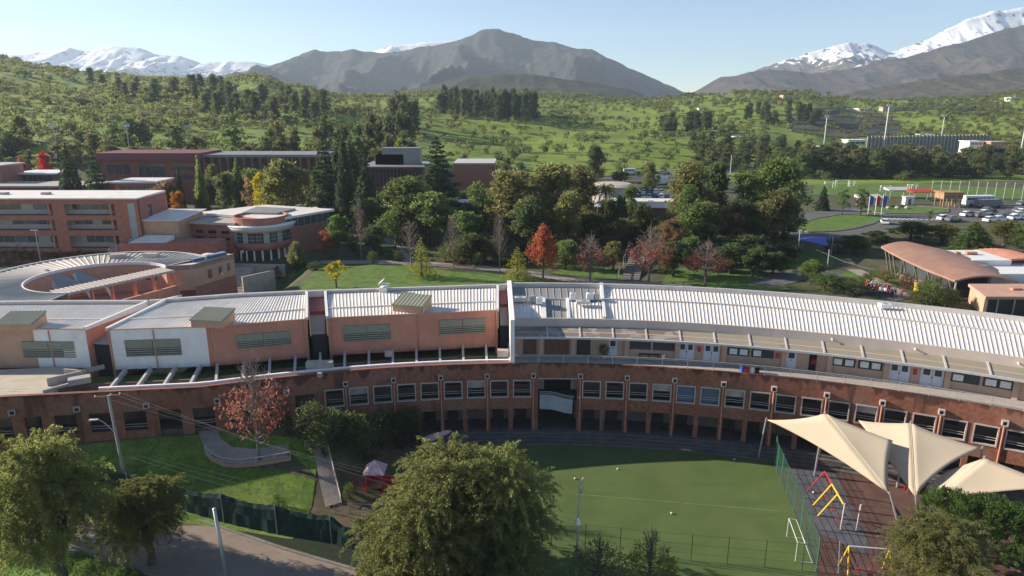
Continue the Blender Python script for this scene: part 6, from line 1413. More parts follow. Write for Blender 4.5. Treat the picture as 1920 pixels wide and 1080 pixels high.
A3, P3_, T3, R3, B3 = PZ(1737, 910, 3.0), PZ(1778, 882, 4.2), PY(1846, 859, 61.5), PY(1990, 915, 57.0), PZ(1744, 942, 2.2)
sail('small cream shade sail cut by the right edge of the picture', [((A3, P3_, B3), (.05, 0, .1)), ((P3_, T3, B3), (.0, .0, 0)), ((T3, R3, B3), (.0, .25, 0))], [(T3, (.2, .6)), (R3, (.4, .3)), (B3, (.3, -.3))])
# ---- green mesh fence along the right side of the pitch
gf = thing('mesh_fence', (fence_r[2].x, fence_r[2].y, FZ), 'green wire mesh fence with pale posts along the right side of the pitch', 'fence')
FH = 3.4
for i, p in enumerate(fence_r[:-1]): tubes('fence_post', [([(p.x, p.y, FZ), (p.x, p.y, FZ+FH+.1)], .055)], 'green_paint', gf)
for p, q in zip(fence_r[:-2], fence_r[1:-1]):
    mb = MB(); d = (q-p); L = d.length; u = d/L; n = int(L/.22)
    for k in range(n): a = p+u*(.1+(L-.2)*k/n); mb.wall(a, a+u*.022, .012, FZ+.1, FZ+FH)
    for k in range(12): mb.wall(p+u*.06, q-u*.06, .016, FZ+.12+k*.29, FZ+.142+k*.29)
    part(mb, 'mesh_panel', M['green_paint'], gf, kind='stuff')
ff = thing('field_fence', (15, 54, FZ), 'low dark wire fence with thin posts along the near edge of the pitch', 'fence')
fb = [PZ(970, 1020, FZ), PZ(1034, 1026, FZ), PZ(1097, 1033, FZ), PZ(1162, 1040, FZ), PZ(1228, 1047, FZ), PZ(1295, 1053, FZ), PZ(1363, 1059, FZ), PZ(1433, 1065, FZ), PZ(1503, 1072, FZ), PZ(1575, 1080, FZ)]
for p in fb: tubes('fence_post', [([(p.x, p.y, FZ), (p.x, p.y, FZ+2.9)], .04)], 'fence_mesh', ff)
for p, q in zip(fb[:-1], fb[1:]):
    mb = MB()
    for z in (.1, .9, 1.8, 2.8): mb.tube([(p.x, p.y, FZ+z), (q.x, q.y, FZ+z)], .012, 4)
    part(mb, 'fence_wire', M['fence_mesh'], ff)
# ---- football goal
def goal(name, p0, p1, h_, depth, label, r=.06, group=None, cat='goal', net=True, m='white'):
    p0, p1 = Vector(p0), Vector(p1); d = (p1-p0).normalized(); n = Vector((d.y, -d.x, 0)); 
    if n.x < 0: n = -n
    t = thing(name, p0, label, cat, group); up = Vector((0, 0, h_)); b0, b1 = p0+n*depth, p1+n*depth; t0, t1 = p0+n*depth*.45+up*.97, p1+n*depth*.45+up*.97
    tubes('goal_post', [([p0, p0+up], r)], m, t); tubes('goal_post', [([p1, p1+up], r)], m, t); tubes('crossbar', [([p0+up, p1+up], r)], m, t)
    tubes('back_frame', [([p0+up, t0, b0, p0], r*.6), ([p1+up, t1, b1, p1], r*.6), ([b0, b1], r*.6), ([t0, t1], r*.6)], m, t)
    if net:
        mb = MB()
        for k in range(1, 10): f = k/10; mb.tube([t0+(t1-t0)*f, b0+(b1-b0)*f], .012, 3)
        for k in range(1, 8): f = k/8; mb.tube([t0+(b0-t0)*f, t1+(b1-t1)*f], .012, 3)
        part(mb, 'net', M['white'], t, kind='stuff')
    return t
goal('football_goal', PZ(1475, 1006, FZ+.06), PZ(1491, 1052, FZ+.06), 2.0, 1.5, 'white football goal with net at the right end of the artificial pitch', r=.03)
# ---- swings
sw = thing('swing_set', PZ(1545, 945, FZ), 'red and yellow swing set on the grey playground paving', 'swing')
s0, s1, s2 = PZ(1546, 884, 2.3), PZ(1560, 908, 2.3), PZ(1582, 946, 2.3)
tubes('red_beam', [([s0, s1], .07)], 'red', sw); tubes('yellow_beam', [([s1, s2], .08)], 'yellow', sw)
tubes('leg', [([s0, PZ(1513, 921, FZ)], .06)], 'red', sw); tubes('leg', [([s0, s0+Vector((1.2, .1, -2.8))], .06)], 'red', sw)
tubes('leg', [([s1, PZ(1524, 948, FZ)], .08)], 'yellow', sw); tubes('leg', [([s1+(s2-s1)*.5, PZ(1533, 968, FZ)], .08)], 'yellow', sw); tubes('leg', [([s2, PZ(1593, 972, FZ)], .05)], 'yellow', sw)
tubes('end_post', [([PZ(1576, 994, FZ), PZ(1576, 994, FZ)+Vector((.12, .1, 2.9))], .10)], 'offwhite', sw)
for f, a in ((.45, s0), (.30, s1), (.72, s1)):
    b = s1 if a is s0 else s2; p = a+(b-a)*f; z = FZ+.45; st = MB(); st.rbox((p.x, p.y, z), (1, .3), .45, .2, .06); so_ = part(st, 'swing_seat', M['red'], sw)
    tubes('chain', [([(p.x-.2, p.y-.05, z), (p.x-.2, p.y-.05, p.z)], .012)], 'metal', so_, 3); tubes('chain', [([(p.x+.2, p.y+.05, z), (p.x+.2, p.y+.05, p.z)], .012)], 'metal', so_, 3)
mb = MB(); p = PZ(1606, 996, FZ); mb.tube([p, p+Vector((.12, .1, 2.9))], .10, 8); solo(mb, 'wooden_post', M['offwhite'], p, 'single pale wooden post beside the red and yellow swing set', 'post')
sw2 = thing('swing_set', PZ(1590, 1060, FZ), 'yellow legged swing set with a white top bar behind the olive tree', 'swing')
w0, w1 = PZ(1592, 1024, 2.2), PZ(1668, 1030, 2.2)
tubes('top_bar', [([w0, w1], .06)], 'white', sw2)
for e, dx in ((w0, -.2), (w1, .2)):
    for dy in (-.9, .9): tubes('leg', [([e, Vector((e.x+dx, e.y+dy, FZ))], .07)], 'yellow', sw2)
for f in (.3, .62):
    p = w0+(w1-w0)*f; z = FZ+.45; st = MB(); st.rbox((p.x, p.y, z), (1, .1), .45, .2, .06); so_ = part(st, 'swing_seat', M['red'], sw2)
    tubes('chain', [([(p.x-.2, p.y, z), (p.x-.2, p.y, p.z)], .012)], 'metal', so_, 3); tubes('chain', [([(p.x+.2, p.y, z), (p.x+.2, p.y, p.z)], .012)], 'metal', so_, 3)
mb = MB(); p = PZ(1572, 1075, FZ); mb.tube([p, p+Vector((-.2, .1, 3.2))], .06, 6); solo(mb, 'thin_post', M['metal'], p, 'thin grey post in front of the yellow legged swing set', 'post')
# spring riders and play pieces under the sails
for px, py, k, lab in ((1788, 935, 'blue', 'blue spring rider in the shade below the small sail'), (1810, 962, 'blue', 'blue hoop climber by the hedge bush'), (1910, 975, 'blue', 'blue hoop climber at the right edge'), (1707, 925, 'red', 'red play frame at the foot of the middle sail')):
    p = PZ(px, py, FZ); t = thing('play_hoop', p, lab, 'play equipment')
    tubes('hoop', [([p+Vector((-.35, 0, 0)), p+Vector((-.35, 0, .9)), p+Vector((-.15, 0, 1.25)), p+Vector((.15, 0, 1.25)), p+Vector((.35, 0, .9)), p+Vector((.35, 0, 0))], .06)], k, t)
    tubes('hoop', [([p+Vector((-.35, .6, 0)), p+Vector((-.35, .6, .9)), p+Vector((0, .6, 1.2)), p+Vector((.35, .6, .9)), p+Vector((.35, .6, 0))], .05)], k, t)
for px, py, lab in ((1158, 879, 'white ball on the pitch near the shadow edge'), (1078, 897, 'pale flat ball beside the tall feathery tree'), (1377, 861, 'ball in the shaded part of the pitch'), (1259, 962, 'small ball in the middle of the pitch'), (1525, 923, 'black and white ball under the swing')):
    p = PZ(px, py, FZ+.17); mb = MB(); mb.lathe(p, [(.02, -.11), (.08, -.08), (.11, 0), (.08, .08), (.02, .11)], 10); solo(mb, 'ball', M['white'], p, lab, 'ball', flat=False)
# ---- red playhouse and canopies
ph = thing('playhouse', PZ(705, 925, FZ), 'red playhouse tower with a striped pink pyramid roof', 'playhouse')
pc = PZ(706, 925, FZ); hw_ = .85
for sx, sy in ((-1, -1), (1, -1), (1, 1), (-1, 1)): tubes('corner_post', [([pc+Vector((sx*hw_, sy*hw_, 0)), pc+Vector((sx*hw_, sy*hw_, 2.9))], .06)], 'red', ph)
apex = pc+Vector((0, 0, 4.05)); e = 1.12; cs = [pc+Vector((sx*e, sy*e, 2.85)) for sx, sy in ((-1, -1), (1, -1), (1, 1), (-1, 1))]
for i in range(4):
    A, B = cs[i], cs[(i+1) % 4]
    for k in range(5):
        mb = MB(); p, q = A+(B-A)*k/5, A+(B-A)*(k+1)/5; o = Vector((0, 0, .03 if k % 2 else 0)); mb.quad(p+o, q+o, apex+o); mb.quad(q-Vector((0, 0, .06)), p-Vector((0, 0, .06)), apex-Vector((0, 0, .06))); mb.quad(p-Vector((0, 0, .06)), q-Vector((0, 0, .06)), q+o, p+o); part(mb, 'roof_board', M['pink' if k % 2 else 'pink_pale'], ph)
mb = MB(); mb.box(pc.x-hw_, pc.x+hw_, pc.y-hw_, pc.y+hw_, FZ+1.1, FZ+1.2); part(mb, 'deck', M['wood'], ph)
for (x0, x1, y0, y1) in ((-hw_, hw_, hw_-.05, hw_), (-hw_, -hw_+.05, -hw_+.06, hw_-.06)): mb = MB(); mb.box(pc.x+x0, pc.x+x1, pc.y+y0, pc.y+y1, FZ+1.21, FZ+2.4); part(mb, 'side_panel', M['red'], ph)
mb = MB(); mb.hexa([pc+Vector(v) for v in ((.9, -.7, 1.0), (3.0, -.7, .25), (3.0, .7, .25), (.9, .7, 1.0), (.9, -.7, 1.1), (3.0, -.7, .35), (3.0, .7, .35), (.9, .7, 1.1))]); part(mb, 'ramp', M['red'], ph)
mb = MB(); mb.wall(pc+Vector((.95, .8, 0)), pc+Vector((3.1, .8, 0)), .06, FZ+.9, FZ+1.7); part(mb, 'ramp_rail', M['red'], ph)
bl = thing('slide', PZ(768, 950, FZ), 'blue slide half hidden by the feathery tree', 'slide'); pb_ = PZ(766, 950, FZ)
mb = MB(); mb.hexa([pb_+Vector(v) for v in ((-.5, -.9, .2), (.5, -.9, .2), (.5, .9, 1.7), (-.5, .9, 1.7), (-.5, -.9, .3), (.5, -.9, .3), (.5, .9, 1.8), (-.5, .9, 1.8))]); part(mb, 'chute', M['blue'], bl)
for s in (-.5, .5, 0): mb = MB(); mb.hexa([pb_+Vector(v) for v in ((s-.05, -.9, .31), (s+.05, -.9, .31), (s+.05, .9, 1.81), (s-.05, .9, 1.81), (s-.05, -.9, .5), (s+.05, -.9, .5), (s+.05, .9, 2.0), (s-.05, .9, 2.0))]); part(mb, 'side_rail', M['white'], bl)
for px, py, lab in ((815, 818, 'larger pink leaf shaped canopy on poles before the arcade'), (832, 812, 'smaller pink leaf shaped canopy on a pole before the arcade')):
    p = PZ(px, 858, FZ); zt = row_z(py, p.y); t = thing('play_canopy', p, lab, 'canopy'); s = 1.15 if px < 820 else .8
    mb = MB(); n = 8; up = Vector((0, 0, 1)); pts = [Vector((p.x+s*1.3*math.cos(a)*(1 if abs(math.sin(a)) < .5 else .9), p.y+s*.8*math.sin(a), zt+.35*math.cos(a)*s)) for a in [2*math.pi*k/n for k in range(n)]]; c = Vector((p.x, p.y, zt+.3))
    for k in range(n): mb.quad(pts[k], pts[(k+1) % n], c); mb.quad(pts[(k+1) % n]-up*.06, pts[k]-up*.06, c-up*.06); mb.quad(pts[k]-up*.06, pts[(k+1) % n]-up*.06, pts[(k+1) % n], pts[k])
    part(mb, 'canopy_shell', M['pink'], t); tubes('pole', [([p, (p.x, p.y, zt+.25)], .07)], 'metal', t)
# ---- netting fence and hedge bank by the road
nb = [PZ(60, 915, FZ), PZ(245, 940, FZ), PZ(332, 962, FZ), PZ(420, 982, FZ), PZ(520, 1003, FZ), PZ(622, 1020, FZ), PZ(700, 1042, FZ)]
tops = [3.0, 3.2, 3.2, 3.3, 3.2, 3.0, 1.4]
nf = thing('netting_fence', nb[2], 'dark green netting fence sagging between posts along the road verge', 'fence')
for p, h_ in zip(nb, tops): tubes('fence_post', [([p, p+Vector((0, 0, h_+.15))], .05)], 'metal', nf)
for i, (p, q) in enumerate(zip(nb[:-1], nb[1:])):
    mb = MB(); n = 12; h0, h1 = tops[i], tops[i+1]; d = (q-p).normalized(); nn = Vector((-d.y, d.x, 0))
    rows_ = []
    for k in range(n+1):
        f = k/n; c = p+(q-p)*f; zt = h0+(h1-h0)*f-.35*math.sin(math.pi*f)+.04*math.sin(k*2.1+i); w_ = .05*math.sin(k*1.7)
        rows_.append([c+nn*w_+Vector((0, 0, .05)), c+nn*(w_*.5+.06*math.sin(k))+Vector((0, 0, zt*.5)), c+nn*(-w_)+Vector((0, 0, zt*.86)), c+nn*(.18+.05*math.sin(k*3))+Vector((0, 0, zt))])
    for a, b in zip(rows_[:-1], rows_[1:]):
        for j in range(3): mb.quad(a[j], b[j], b[j+1], a[j+1])
    part(mb, 'net_panel', M['green_net'], nf, flat=False)
mb = MB(); 
wl2 = thing('yard_wire_fence', PZ(640, 970, FZ), 'low wire fence behind the netting beside the steep path', 'fence')
for px, py in ((628, 968), (655, 966), (705, 968)): p = PZ(px, py, FZ); tubes('fence_post', [([p, p+Vector((0, 0, 1.4))], .04)], 'metal', wl2)
tubes('fence_wire', [([PZ(628, 968, FZ)+Vector((0, 0, z)), PZ(655, 966, FZ)+Vector((0, 0, z)), PZ(705, 968, FZ)+Vector((0, 0, z))], .015) for z in (.5, 1.35)], 'metal', wl2, 4)
# ---- ramp railings
def handrail(label, pts, h_=1.0, m='rail', r=.05, posts=True):
    t = thing('handrail', pts[0], label, 'railing')
    tubes('top_rail', [([p+Vector((0, 0, h_)) for p in pts], r)], m, t); tubes('mid_rail', [([p+Vector((0, 0, h_*.55)) for p in pts], r*.7)], m, t)
    for p in pts: tubes('rail_post', [([p-Vector((0, 0, .2)), p+Vector((0, 0, h_))], r*.8)], m, t)
    return t
cr = [G(*q) for q in ((385, 850), (397, 864), (418, 874), (445, 877), (480, 874), (515, 868), (545, 863))]
t = handrail('curved pale railing along the bend of the lawn ramp', cr, 1.0)
for p, q in zip(cr[:-1], cr[1:]): mb = MB(); mb.hexa([p+Vector((0, -.12, -.3)), q+Vector((0, -.12, -.3)), q+Vector((0, .12, -.3)), p+Vector((0, .12, -.3)), p+Vector((0, -.12, .38)), q+Vector((0, -.12, .38)), q+Vector((0, .12, .38)), p+Vector((0, .12, .38))]); part(mb, 'ramp_kerb', M['tan'], t)
handrail('long thin handrail down the steep path beside the playhouse', [G(*q) for q in ((572, 842), (596, 836), (616, 848), (622, 872), (630, 905), (640, 945))], .95, 'offwhite', .045)
# ---- poles and wires
lp_ = PZ(240, 925, FZ); ztop = row_z(742, lp_.y); pt_ = PY(217, 742, lp_.y)
lpole = thing('utility_pole', lp_, 'leaning concrete utility pole with crossarm and curved street lamp', 'utility pole')
top = Vector((pt_.x*.35+lp_.x*.65, lp_.y, ztop)); top = Vector((lp_.x-.45, lp_.y+.1, ztop))
tubes('pole', [([lp_, top], [.20, .12])], 'pole', lpole, 10)
ca, cb = top+Vector((-1.3, -.25, -.35)), top+Vector((1.0, .5, .35)); ca.z = cb.z = ztop-.12
tubes('crossarm', [([ca, cb], .06)], 'wood', lpole)
ins = [ca+(cb-ca)*f for f in (.03, .62, .97)]
for p in ins: mb = MB(); mb.lathe(p, [(.05, 0), (.09, .05), (.06, .12), (.09, .18), (.03, .26)], 8); part(mb, 'insulator', M['white'], lpole)
j = lp_+(top-lp_)*.62; e1 = PY(180, 787, lp_.y-.3); tubes('lamp_arm', [([j, j+(e1-j)*.55+Vector((0, 0, .35)), e1+Vector((.2, 0, .08))], .045)], 'metal', lpole)
mb = MB(); mb.hexa([e1+Vector(v) for v in ((-.75, -.13, -.12), (.25, -.10, -.02), (.25, .10, -.02), (-.75, .13, -.12), (-.70, -.10, .03), (.25, -.06, .10), (.25, .06, .10), (-.70, .10, .03))]); part(mb, 'lamp_head', M['white'], lpole)
def wire(label, pts, sag=.5, r=.009):
    a = Vector(pts[0]); mb = MB()
    for p, q in zip(pts[:-1], pts[1:]):
        p, q = Vector(p), Vector(q); mb.tube([p+(q-p)*k/14-Vector((0, 0, sag*4*(k/14)*(1-k/14))) for k in range(15)], r, 4)
    return solo(mb, 'power_line', M['wire'], a, label, 'wire', 'power lines on the near poles')
for k, p in enumerate(ins): wire(('upper wire from the crossarm outer end', 'upper wire from the crossarm middle', 'upper wire from the crossarm inner end')[k]+' across the lawn', [p+Vector((-46, -1.5+k, 3)), p+Vector((0, 0, .27)), PZ(1120, 985+k*22, 8.0)], .5)
for k, (f, dy) in enumerate(((.50, 0), (.46, 20), (.42, 45))): pj = lp_+(top-lp_)*f; wire(('highest', 'middle', 'lowest')[k]+' telephone wire running from the pole towards the small post', [pj+Vector((-40, -2-k, 1)), pj, PZ(660, 940+dy*.6, 3.2)], .5, .011)
sp_ = PZ(430, 1108, FZ); tp_ = PY(401, 953, sp_.y+.3)
mb = MB(); mb.tube([sp_, (sp_.x-.55, sp_.y+.3, tp_.z)], [.17, .13], 10); solo(mb, 'steel_pole', M['metal'], sp_, 'bare grey steel pole standing at the road edge', 'pole', flat=False)
pl = thing('field_lamp', PZ(1079, 1100, FZ), 'slim lamp pole with a white cone shade in front of the pitch', 'lamp'); b_ = PZ(1079, 1100, FZ); zt = row_z(905, b_.y)
tubes('pole', [([b_, (b_.x+.12, b_.y, zt)], [.11, .06])], 'pole', pl, 8); tubes('hook', [([(b_.x+.12, b_.y, zt), (b_.x+.28, b_.y, zt+.02), (b_.x+.34, b_.y, zt+.35), (b_.x+.44, b_.y, zt+.5)], .06)], 'metal', pl)
tubes('bracket', [([(b_.x+.12, b_.y-.05, zt-.4), (b_.x+.35, b_.y-.1, zt-.6), (b_.x+.2, b_.y-.05, zt-1.0)], .05)], 'metal', pl)
zc = row_z(975, b_.y); mb = MB(); mb.lathe((b_.x+.0, b_.y-.18, zc-.25), [(.05, -.12), (.28, 0), (.26, .15), (.10, .5), (.03, .6)], 14); part(mb, 'cone_shade', M['white'], pl, flat=False)
# ---- roof equipment of the gallery
def ac(px, py, z, sx, sy, sz, label, m='coping', rz=0.):
    p = PZ(px, py, z); t = thing('air_conditioner', p, label, 'air conditioner', 'air conditioners on the grey roof')
    mb = MB(); mb.rbox(p+Vector((0, 0, .15)), (math.cos(rz), math.sin(rz)), sx, sy, sz); part(mb, 'casing', M[m], t)
    for s in (-1, 1): mb = MB(); mb.rbox(p+Vector((s*sx*.35, 0, 0)), (1, 0), .1, sy, .15); part(mb, 'foot', M['metal'], t)
    mb = MB(); mb.lathe(p+Vector((0, 0, .15+sz)), [(min(sx, sy)*.38, 0), (min(sx, sy)*.38, .05), (.05, .06)], 12); part(mb, 'fan_grille', M['metal'], t)
ac(973, 566, 14.1, 1.9, 1.0, .55, 'long low grey roof unit at the left end of the grey roof'); ac(1000, 567, 14.1, 1.0, .9, .8, 'square dark roof unit beside the long low one', 'roof_grey'); ac(1011, 570, 14.1, .8, 1.0, .8, 'pale roof unit with curved duct next to the square dark one', 'white')
ac(1074, 563, 14.15, .8, .7, .9, 'small upright pale roof unit by the right white roof strip', 'white'); ac(1093, 571, 14.1, 1.8, .9, .4, 'flat grey roof unit on the right white roof strip'); ac(1107, 562, 14.15, 1.1, .8, .8, 'pale roof unit near the white divider', 'white'); ac(1118, 562, 14.15, .7, .8, .7, 'grey roof unit touching the white divider')
ac(1658, 578, 14.2, 1.4, 1.0, .5, 'low pale roof unit far right on the white ribbed roof', 'white')
for px, py, z, lab in ((720, 545, 14.5, 'small pitched white roof vent on the salmon block'), ):
    p = PZ(px, py, z); t = thing('roof_vent', p, lab, 'roof vent'); mb = MB(); mb.rbox(p-Vector((0, 0, .2)), (1, -.1), 1.0, 1.2, .8); part(mb, 'base', M['white'], t); mb = MB(); mb.prism([(p.x-.75, p.y-.6), (p.x+.75, p.y-.6), (p.x+.75, p.y+.6), (p.x-.75, p.y+.6)], p.z+.9, [p.z+.95, p.z+.95, p.z+.95, p.z+.95]); part(mb, 'cap_slab', M['white'], t); mb = MB(); mb.hexa([p+Vector(v) for v in ((-.75, -.6, .96), (0, -.6, 1.6), (0, .6, 1.6), (-.75, .6, .96), (-.7, -.6, 1.05), (.05, -.6, 1.7), (.05, .6, 1.7), (-.7, .6, 1.05))]); part(mb, 'cap', M['white'], t)
# ---- things on the terrace
def bin_(th, r, z, m, lab):
    p = cyl(th, r, z); t = thing('litter_bin', p, lab, 'bin', 'coloured bins on the gallery terrace'); mb = MB(); mb.lathe(p, [(.24, 0), (.30, .75)], 12); part(mb, 'body', M[m], t); mb = MB(); mb.lathe(p+Vector((0, 0, .75)), [(.32, 0), (.32, .08), (.15, .13)], 12); part(mb, 'lid', M['black'], t)
for px, m, lab in ((1393, 'blue', 'blue litter bin on the gallery terrace'), (1402, 'red', 'red litter bin next to the blue one'), (1411, 'white', 'pale litter bin in the row on the terrace'), (1420, 'black', 'black litter bin at the right of the row')): bin_(onC(px, 690, .6)[0], .6, ZT, m, lab)
for px, lab in ((1132, 'potted plant beside the white door on the terrace'),):
    p = cyl(onC(px, 665, 2.2)[0], 2.2, ZT); t = plant('potted_plant', p+Vector((0, 0, .35)), 1.7, 1.5, 'shrub', 'lf_dark', lab, 'plant', fol='leaves'); mb = MB(); mb.lathe(p, [(.22, 0), (.32, .45)], 12); solo(mb, 'plant_pot', M['salmon'], p, 'clay pot under the plant by the white door', 'pot')
p = cyl(onC(1217, 663, 3.1)[0], 3.1, ZT); t = thing('bench', p, 'dark bench below the gallery windows', 'bench', rz=-R_(7)); 
mb = MB(); mb.box(p.x-1.3, p.x+1.3, p.y-.2, p.y+.2, ZT+.42, ZT+.48); part(mb, 'seat', M['door_dark'], t)
for s in (-1.1, 0, 1.1): mb = MB(); mb.box(p.x+s-.05, p.x+s+.05, p.y-.18, p.y+.18, ZT, ZT+.42); part(mb, 'leg', M['door_dark'], t)
mb = MB(); p = cyl(onC(1244, 664, 3.0)[0], 3.0, ZT); mb.lathe(p, [(.2, 0), (.26, .6), (.28, .65), (.1, .7)], 12); solo(mb, 'litter_bin', M['white'], p, 'white bin between bench and double door', 'bin')

# ---- people: one continuous body grown on a skeleton
def person_mesh(pose):
    J = dict(pel=(0, 0, .95), sp=(0, .01, 1.22), ch=(0, 0, 1.42), nk=(0, 0, 1.53), hd=(0, -.02, 1.66), tp=(0, 0, 1.76))
    s = pose; 
    L = {}
    for sd_, sg in (('l', -1), ('r', 1)):
        st = s*.16*sg
        J['hip'+sd_] = (sg*.09, 0, .9); J['kn'+sd_] = (sg*.10, -st, .50); J['an'+sd_] = (sg*.10, -st*1.6+.03, .08); J['to'+sd_] = (sg*.11, -st*1.6-.16, .03)
        J['sh'+sd_] = (sg*.19, 0, 1.43); J['el'+sd_] = (sg*.25, .04+st*.6, 1.14); J['wr'+sd_] = (sg*.24, -.06+st, .90); J['ha'+sd_] = (sg*.235, -.09+st, .78)
    E = [('pel', 'sp'), ('sp', 'ch'), ('ch', 'nk'), ('nk', 'hd'), ('hd', 'tp')]
    for d in 'lr': E += [('pel', 'hip'+d), ('hip'+d, 'kn'+d), ('kn'+d, 'an'+d), ('an'+d, 'to'+d), ('ch', 'sh'+d), ('sh'+d, 'el'+d), ('el'+d, 'wr'+d), ('wr'+d, 'ha'+d)]
    rad = dict(pel=.145, sp=.13, ch=.15, nk=.055, hd=.10, tp=.075)
    for d in 'lr': rad.update({'hip'+d: .10, 'kn'+d: .062, 'an'+d: .045, 'to'+d: .035, 'sh'+d: .065, 'el'+d: .045, 'wr'+d: .034, 'ha'+d: .035})
    ks = list(J); me = bpy.data.meshes.new('person'); me.from_pydata([J[k] for k in ks], [(ks.index(a), ks.index(b)) for a, b in E], [])
    o = bpy.data.objects.new('person', me); COL.objects.link(o); md = o.modifiers.new('s', 'SKIN'); sb = o.modifiers.new('d', 'SUBSURF'); sb.levels = 1; sb.render_levels = 1
    for i, k in enumerate(ks): v = me.skin_vertices[0].data[i]; v.radius = (rad[k], rad[k]*(.8 if k in ('pel', 'sp', 'ch') else 1)); v.use_root = k == 'pel'
    dg = bpy.context.evaluated_depsgraph_get(); ev = o.evaluated_get(dg); m2 = bpy.data.meshes.new_from_object(ev); bpy.data.objects.remove(o)
    for mm in ('cloth_dark', 'cloth_red', 'skin', 'hair'): m2.materials.append(M[mm])
    for p in m2.polygons:
        c = p.center; r = abs(c.x)
        p.material_index = 0 if c.z < .98 and r < .2 else (1 if c.z < 1.50 and not (r > .2 and c.z < 1.1) else 2)
        if c.z > 1.52: p.material_index = 3 if (c.y > -.01 or c.z > 1.73) else 2
        p.use_smooth = True
    return m2
M['hair'] = mat('hair', (.03, .02, .015), .8)
pm = [person_mesh(p) for p in (0., 1., -.7)]
def person(loc, rz, k, top, legs, label, sc=1., group=None):
    o = bpy.data.objects.new('person', pm[k]); COL.objects.link(o); o.location = loc; o.rotation_euler = (0, 0, rz); o.scale = (sc,)*3
    for i, mm in ((0, legs), (1, top)): o.material_slots[i].link = 'OBJECT'; o.material_slots[i].material = M[mm]
    return tag(o, label, 'person', group)
person(cyl(gth(1527, 670), 3.05, ZT-.02), 2.6, 0, 'cloth_red', 'cloth_dark', 'person in a red top at the open dark doorway of the gallery', 1.02)

# ================================================================ FAR OBJECTS
# ---- cars
def car_template():
    t = thing('parked_car', (0, 0, 0), 'template', 'car')
    prof = [(-2.1, .25), (-2.12, .62), (-1.95, .86), (-1.25, .93), (1.05, .93), (1.95, .78), (2.12, .55), (2.1, .25)]
    def loft(pr, w0, zs_):
        mb = MB(); n = len(pr); b = len(mb.v)
        for s in (-1, 1):
            for x, z in pr: mb.v.append((x, s*(w0 if z < zs_ else w0*.93), z))
        for i in range(n): j = (i+1) % n; mb.f.append((i, j, n+j, n+i)); mb.m.append(0)
        mb.f.append(tuple(range(n-1, -1, -1))); mb.f.append(tuple(range(n, 2*n))); mb.m += [0, 0]; return mb
    b = part(loft(prof, .88, .8), 'body', M['car_white'], t)
    cab = [(-1.95, .931), (-1.55, 1.38), (-.9, 1.47), (.15, 1.45), (.55, 1.33), (1.15, .931)]
    part(loft(cab, .80, 1.2), 'cabin_glass', M['glass'], t)
    mb = MB(); mb.hexa([(-1.45, -.66, 1.40), (.15, -.66, 1.455), (.15, .66, 1.455), (-1.45, .66, 1.40), (-1.4, -.62, 1.485), (.1, -.62, 1.50), (.1, .62, 1.50), (-1.4, .62, 1.485)]); part(mb, 'roof', M['car_white'], t)
    wm = MB(); wm.tube([(0, -.11, 0), (0, .11, 0)], .32, 10); wme = wm.mesh('wheel', M['tyre'])
    for x in (-1.3, 1.32):
        for y in (-.80, .80): piece(wme, 'wheel', t, (x, y, .32))
    return t
CAR = car_template(); first_car = [True]
def car(p, rz, m, label, group='parked cars', sc=1.0, zoff=.1):
    p = Vector(p)+Vector((0, 0, zoff))
    if first_car[0]: t = CAR; t.location = p; t.rotation_euler = (0, 0, rz); first_car[0] = False; t['label'] = label; t['group'] = group; t.scale = (sc,)*3
    else: t = dup(CAR, p, rz, sc, label, group)
    for c in t.children:
        if c.name.split('.')[0] in ('body', 'roof'): c.material_slots[0].link = 'OBJECT'; c.material_slots[0].material = M[m]
    return t
car(Gb(1658, 420), 1.2, 'car_white', 'white car driving on the campus road below the crossing', 'cars on the right car park')
cl = [(1772, 410, 'car_white', 'white car parked at the left end of the near row'), (1787, 412, 'car_grey', 'dark grey car beside the leftmost white one'), (1815, 403, 'car_white', 'large white car behind the dark grey one'), (1838, 404, 'car_grey', 'grey car in the second row next to the large white one'), (1848, 400, 'car_white', 'white car behind the grey one in the second row'),
      (1857, 413, 'car_white', 'white car in the middle of the near row'), (1876, 412, 'car_white', 'white car right of the middle in the near row'), (1853, 395, 'car_red', 'dark red car at the back of the second row'), (1903, 409, 'car_white', 'white car towards the right edge'), (1913, 403, 'car_white', 'white car in the back row at the right edge'), (1912, 395, 'car_grey', 'grey car far back at the right edge'), (1918, 398, 'car_white', 'white car partly cut by the right edge'), (1850, 384, 'car_white', 'white van like car left of the bus'), (1918, 382, 'car_grey', 'car by the trees at the far right edge'), (1885, 404, 'car_blue', 'dark blue car behind the near row')]
for px, py, m, lab in cl: car(Gb(px, py+3), .15+.2*rnd.random(), m, lab, 'cars on the right car park', 1.05)
